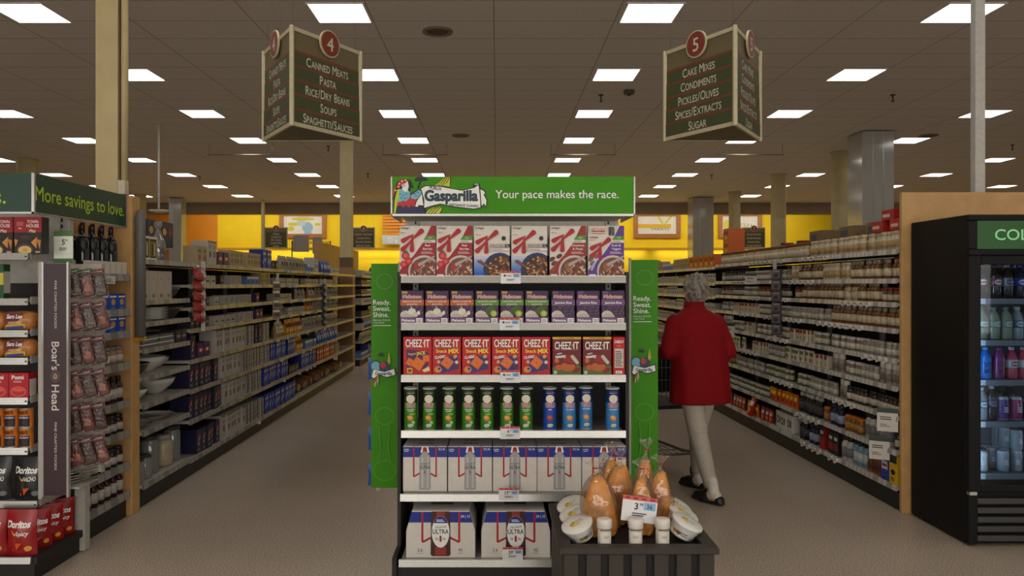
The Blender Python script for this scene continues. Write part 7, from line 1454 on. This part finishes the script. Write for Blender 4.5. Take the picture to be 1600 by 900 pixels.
for s_, e_, w_ in ((SL, EL, WL), (SR, ER, WR)):
    mb.capsule(s_ - Vector((0, 0, 0.035)), e_, 0.072, 0.064, coat_m, 18); mb.capsule(e_, e_ + (w_ - e_) * 0.9, 0.064, 0.046, coat_m, 18)
    for k in range(2): q = s_.lerp(e_, 0.5 + 0.3 * k); mb.ellipsoid(q + Vector((0.0, -0.008, 0)), (0.069 - k * 0.003, 0.068 - k * 0.003, 0.022), coat_m, 16)
obj('coat', remesh(mb, 0.0095, 5, 0.5, 'coat', m=coat_m), body)
mb = MB(); mb.rings([ringe(-0.05, 0.083, 0.076, 0.078, 1.375), ringe(-0.049, 0.092, 0.068, 0.070, 1.425), ringe(-0.049, 0.092, 0.062, 0.064, 1.424), ringe(-0.05, 0.084, 0.066, 0.068, 1.38)], coat_m, caps=False); mb.build('collar', body)
# trousers
mb = MB(); mb.ellipsoid((-0.05, -0.01, 0.88), (0.17, 0.12, 0.14), trou, 22); mb.box(-0.12, 0.03, -0.05, 0.05, 0.93, 1.04, trou)
for h_, k_, a_ in ((HL, KL, AL), (HR, KR, AR)):
    an = a_ + (k_ - a_) * 0.14; mb.capsule(h_, k_, 0.095, 0.07, trou, 18); q = k_.lerp(an, 0.5); mb.capsule(k_, q, 0.07, 0.062, trou, 18); mb.capsule(q, an, 0.062, 0.05, trou, 18)
    for k in range(3): mb.ellipsoid(k_ + Vector((0.0, -0.01, 0.05 - k * 0.035)), (0.071, 0.069, 0.012), trou, 16)
    for k in range(2): mb.ellipsoid(h_.lerp(k_, 0.45 + 0.18 * k), (0.083 - 0.006 * k, 0.083, 0.014), trou, 16, Matrix.Rotation(0.3, 3, 'Y'))
obj('trousers', remesh(mb, 0.0095, 4, 0.5, 'trousers', m=trou), body)
for a_ in (AL, AR):
    mb = MB(); mb.capsule(a_ + Vector((0, 0, 0.07)), foot((0, -0.015, 0.07), a_), 0.039, 0.041, sockm, 14); mb.capsule(foot((0, -0.03, 0.062), a_), foot((0, 0.08, 0.052), a_), 0.04, 0.034, sockm, 14); obj('sock', remesh(mb, 0.006, 3, 0.5, 'sock', m=sockm), body)
    mb = MB(); mb.capsule(foot((0, -0.04, 0.024), a_), foot((0, 0.12, 0.024), a_), 0.0, 0.0, shoem, 6) if False else None
    for t_ in range(9): q = foot((0.004 * math.sin(t_), -0.065 + t_ * 0.026, 0.017), a_); mb.ellipsoid(q, (0.036 + 0.010 * math.sin(PI * min(1, t_ / 7)), 0.036, 0.0168), shoem, 14)
    mb.capsule(foot((0, 0.045, 0.05), a_), foot((0, 0.125, 0.035), a_), 0.048, 0.034, shoem, 16); mb.ellipsoid(foot((0, -0.062, 0.035), a_), (0.038, 0.03, 0.03), shoem, 14)
    obj('shoe', remesh(mb, 0.006, 3, 0.5, 'shoe', m=shoem), body)
# ------------------------------------------------------------------ shopping cart
wire = mat('cart_wire', (140, 134, 126), 0.35, 0.7); cgreen = mat('cart_green', (14, 44, 30), 0.45); rub = mat('wheel_rubber', (30, 29, 28), 0.6)
CA = math.radians(14); cx_, cy_ = 1.54 + (-0.085) * math.cos(PA) - BAR.y * math.sin(PA), 5.65 + (-0.085) * math.sin(PA) + BAR.y * math.cos(PA)
T = thing('shopping_cart', 'wire shopping cart with dark green handle, pushed by the red-coated shopper', 'shopping cart', (cx_, cy_, 0), CA)
def lerp(a, b, t): return a + (b - a) * t
zr, zf = 0.99, 0.93; zbr, zbf = 0.60, 0.66; yr, yf_ = 0.06, 0.86; wr, wf, wbr, wbf = 0.265, 0.20, 0.23, 0.17
def bp_(s_, t, v): return (s_ * lerp(lerp(wbr, wbf, t), lerp(wr, wf, t), v), lerp(yr, yf_, t) + (1 - v) * lerp(0.0, -0.05, t), lerp(lerp(zbr, zbf, t), lerp(zr, zf, t), v))
mb = MB()
for sx in (-1, 1):
    for i in range(25): mb.tube([bp_(sx, i / 24, 0), bp_(sx, i / 24, 1)], 0.0022, wire, 5)
    for v in (0, 0.2, 0.4, 0.6, 0.8): mb.tube([bp_(sx, 0, v), bp_(sx, 1, v)], 0.0026, wire, 5)
    mb.tube([bp_(sx, 0, 1), bp_(sx, 1, 1)], 0.005, wire, 6)
for i in range(15):
    u = -1 + 2 * i / 14
    mb.tube([bp_(u, 1, 0), bp_(u, 1, 1)], 0.0022, wire, 5); mb.tube([bp_(u, 0, 0), bp_(u, 0, 0.95)], 0.0022, wire, 5); mb.tube([bp_(u, 0, 0), bp_(u, 1, 0)], 0.0024, wire, 5)
for t in (0, 1):
    for v in (0, 0.25, 0.5, 0.75, 1): mb.tube([bp_(-1, t, v), bp_(1, t, v)], 0.003, wire, 5)
for t in (0.2, 0.4, 0.6, 0.8): mb.tube([bp_(-1, t, 0), bp_(1, t, 0)], 0.0026, wire, 5)
mb.build('basket', T)
mb = MB(); mb.tube([(-0.285, 0, 1.0), (0.285, 0, 1.0)], 0.0135, cgreen, 14); mb.build('handle', T)
for sx in (-1, 1):
    mb = MB(); mb.tube([(sx * 0.29, 0, 1.0), (sx * 0.29, 0.03, 0.995), (sx * 0.275, 0.075, 0.985)], 0.012, cgreen, 10); mb.build('handle_bracket', T)
mb = MB(); mb.box(-0.21, 0.21, 0.072, 0.084, 0.70, 0.965, cgreen, 0.005); mb.build('child_seat_flap', T)
mb = MB(); mb.box(-0.24, 0.24, 0.04, 0.052, 0.565, 0.595, rub, 0.004); mb.box(-0.23, 0.23, 0.052, 0.80, 0.582, 0.594, rub); mb.build('under_tray', T)
mb = MB()
for sx in (-1, 1): mb.tube([(sx * 0.215, 0.09, 0.575), (sx * 0.245, 0.02, 0.25), (sx * 0.25, 0.03, 0.215), (sx * 0.24, 0.25, 0.19), (sx * 0.19, 0.80, 0.19)], 0.0125, wire, 10)
for y in (0.06, 0.80): mb.tube([(-0.25 + (0.06 if y > 0.5 else 0), y, 0.2), (0.25 - (0.06 if y > 0.5 else 0), y, 0.2)], 0.01, wire, 8)
mb.build('frame', T)
mb = MB()
for i in range(9): u = -0.2 + 0.05 * i; mb.tube([(u * 1.05, 0.06, 0.212), (u * 0.85, 0.80, 0.212)], 0.003, wire, 5)
for y in (0.2, 0.35, 0.5, 0.65): mb.tube([(-0.235 + y * 0.06, y, 0.207), (0.235 - y * 0.06, y, 0.207)], 0.003, wire, 5)
mb.build('lower_rack', T)
for x, y in ((-0.245, 0.05), (0.245, 0.05), (-0.185, 0.79), (0.185, 0.79)):
    Wn = Matrix.Rotation(PI / 2, 3, 'Y'); mb = MB(); N = 22
    prof = [(0.02, -0.013), (0.055, -0.014), (0.061, -0.009), (0.061, 0.009), (0.055, 0.014), (0.02, 0.013)]
    for i in range(len(prof)): pass
    rg = [[(x + p_[1], y + p_[0] * math.cos(2 * PI * k / N), 0.0615 + p_[0] * math.sin(2 * PI * k / N)) for k in range(N)] for p_ in prof]; mb.rings(rg, rub); wh = mb.build('wheel', T)
    mb = MB(); mb.box(x - 0.022, x - 0.017, y - 0.018, y + 0.018, 0.05, 0.15, wire); mb.box(x + 0.017, x + 0.022, y - 0.018, y + 0.018, 0.05, 0.15, wire); mb.box(x - 0.022, x + 0.022, y - 0.02, y + 0.02, 0.15, 0.16, wire); mb.tube([(x, y, 0.16), (x, y, 0.192)], 0.009, wire, 8); mb.build('caster_fork', wh)
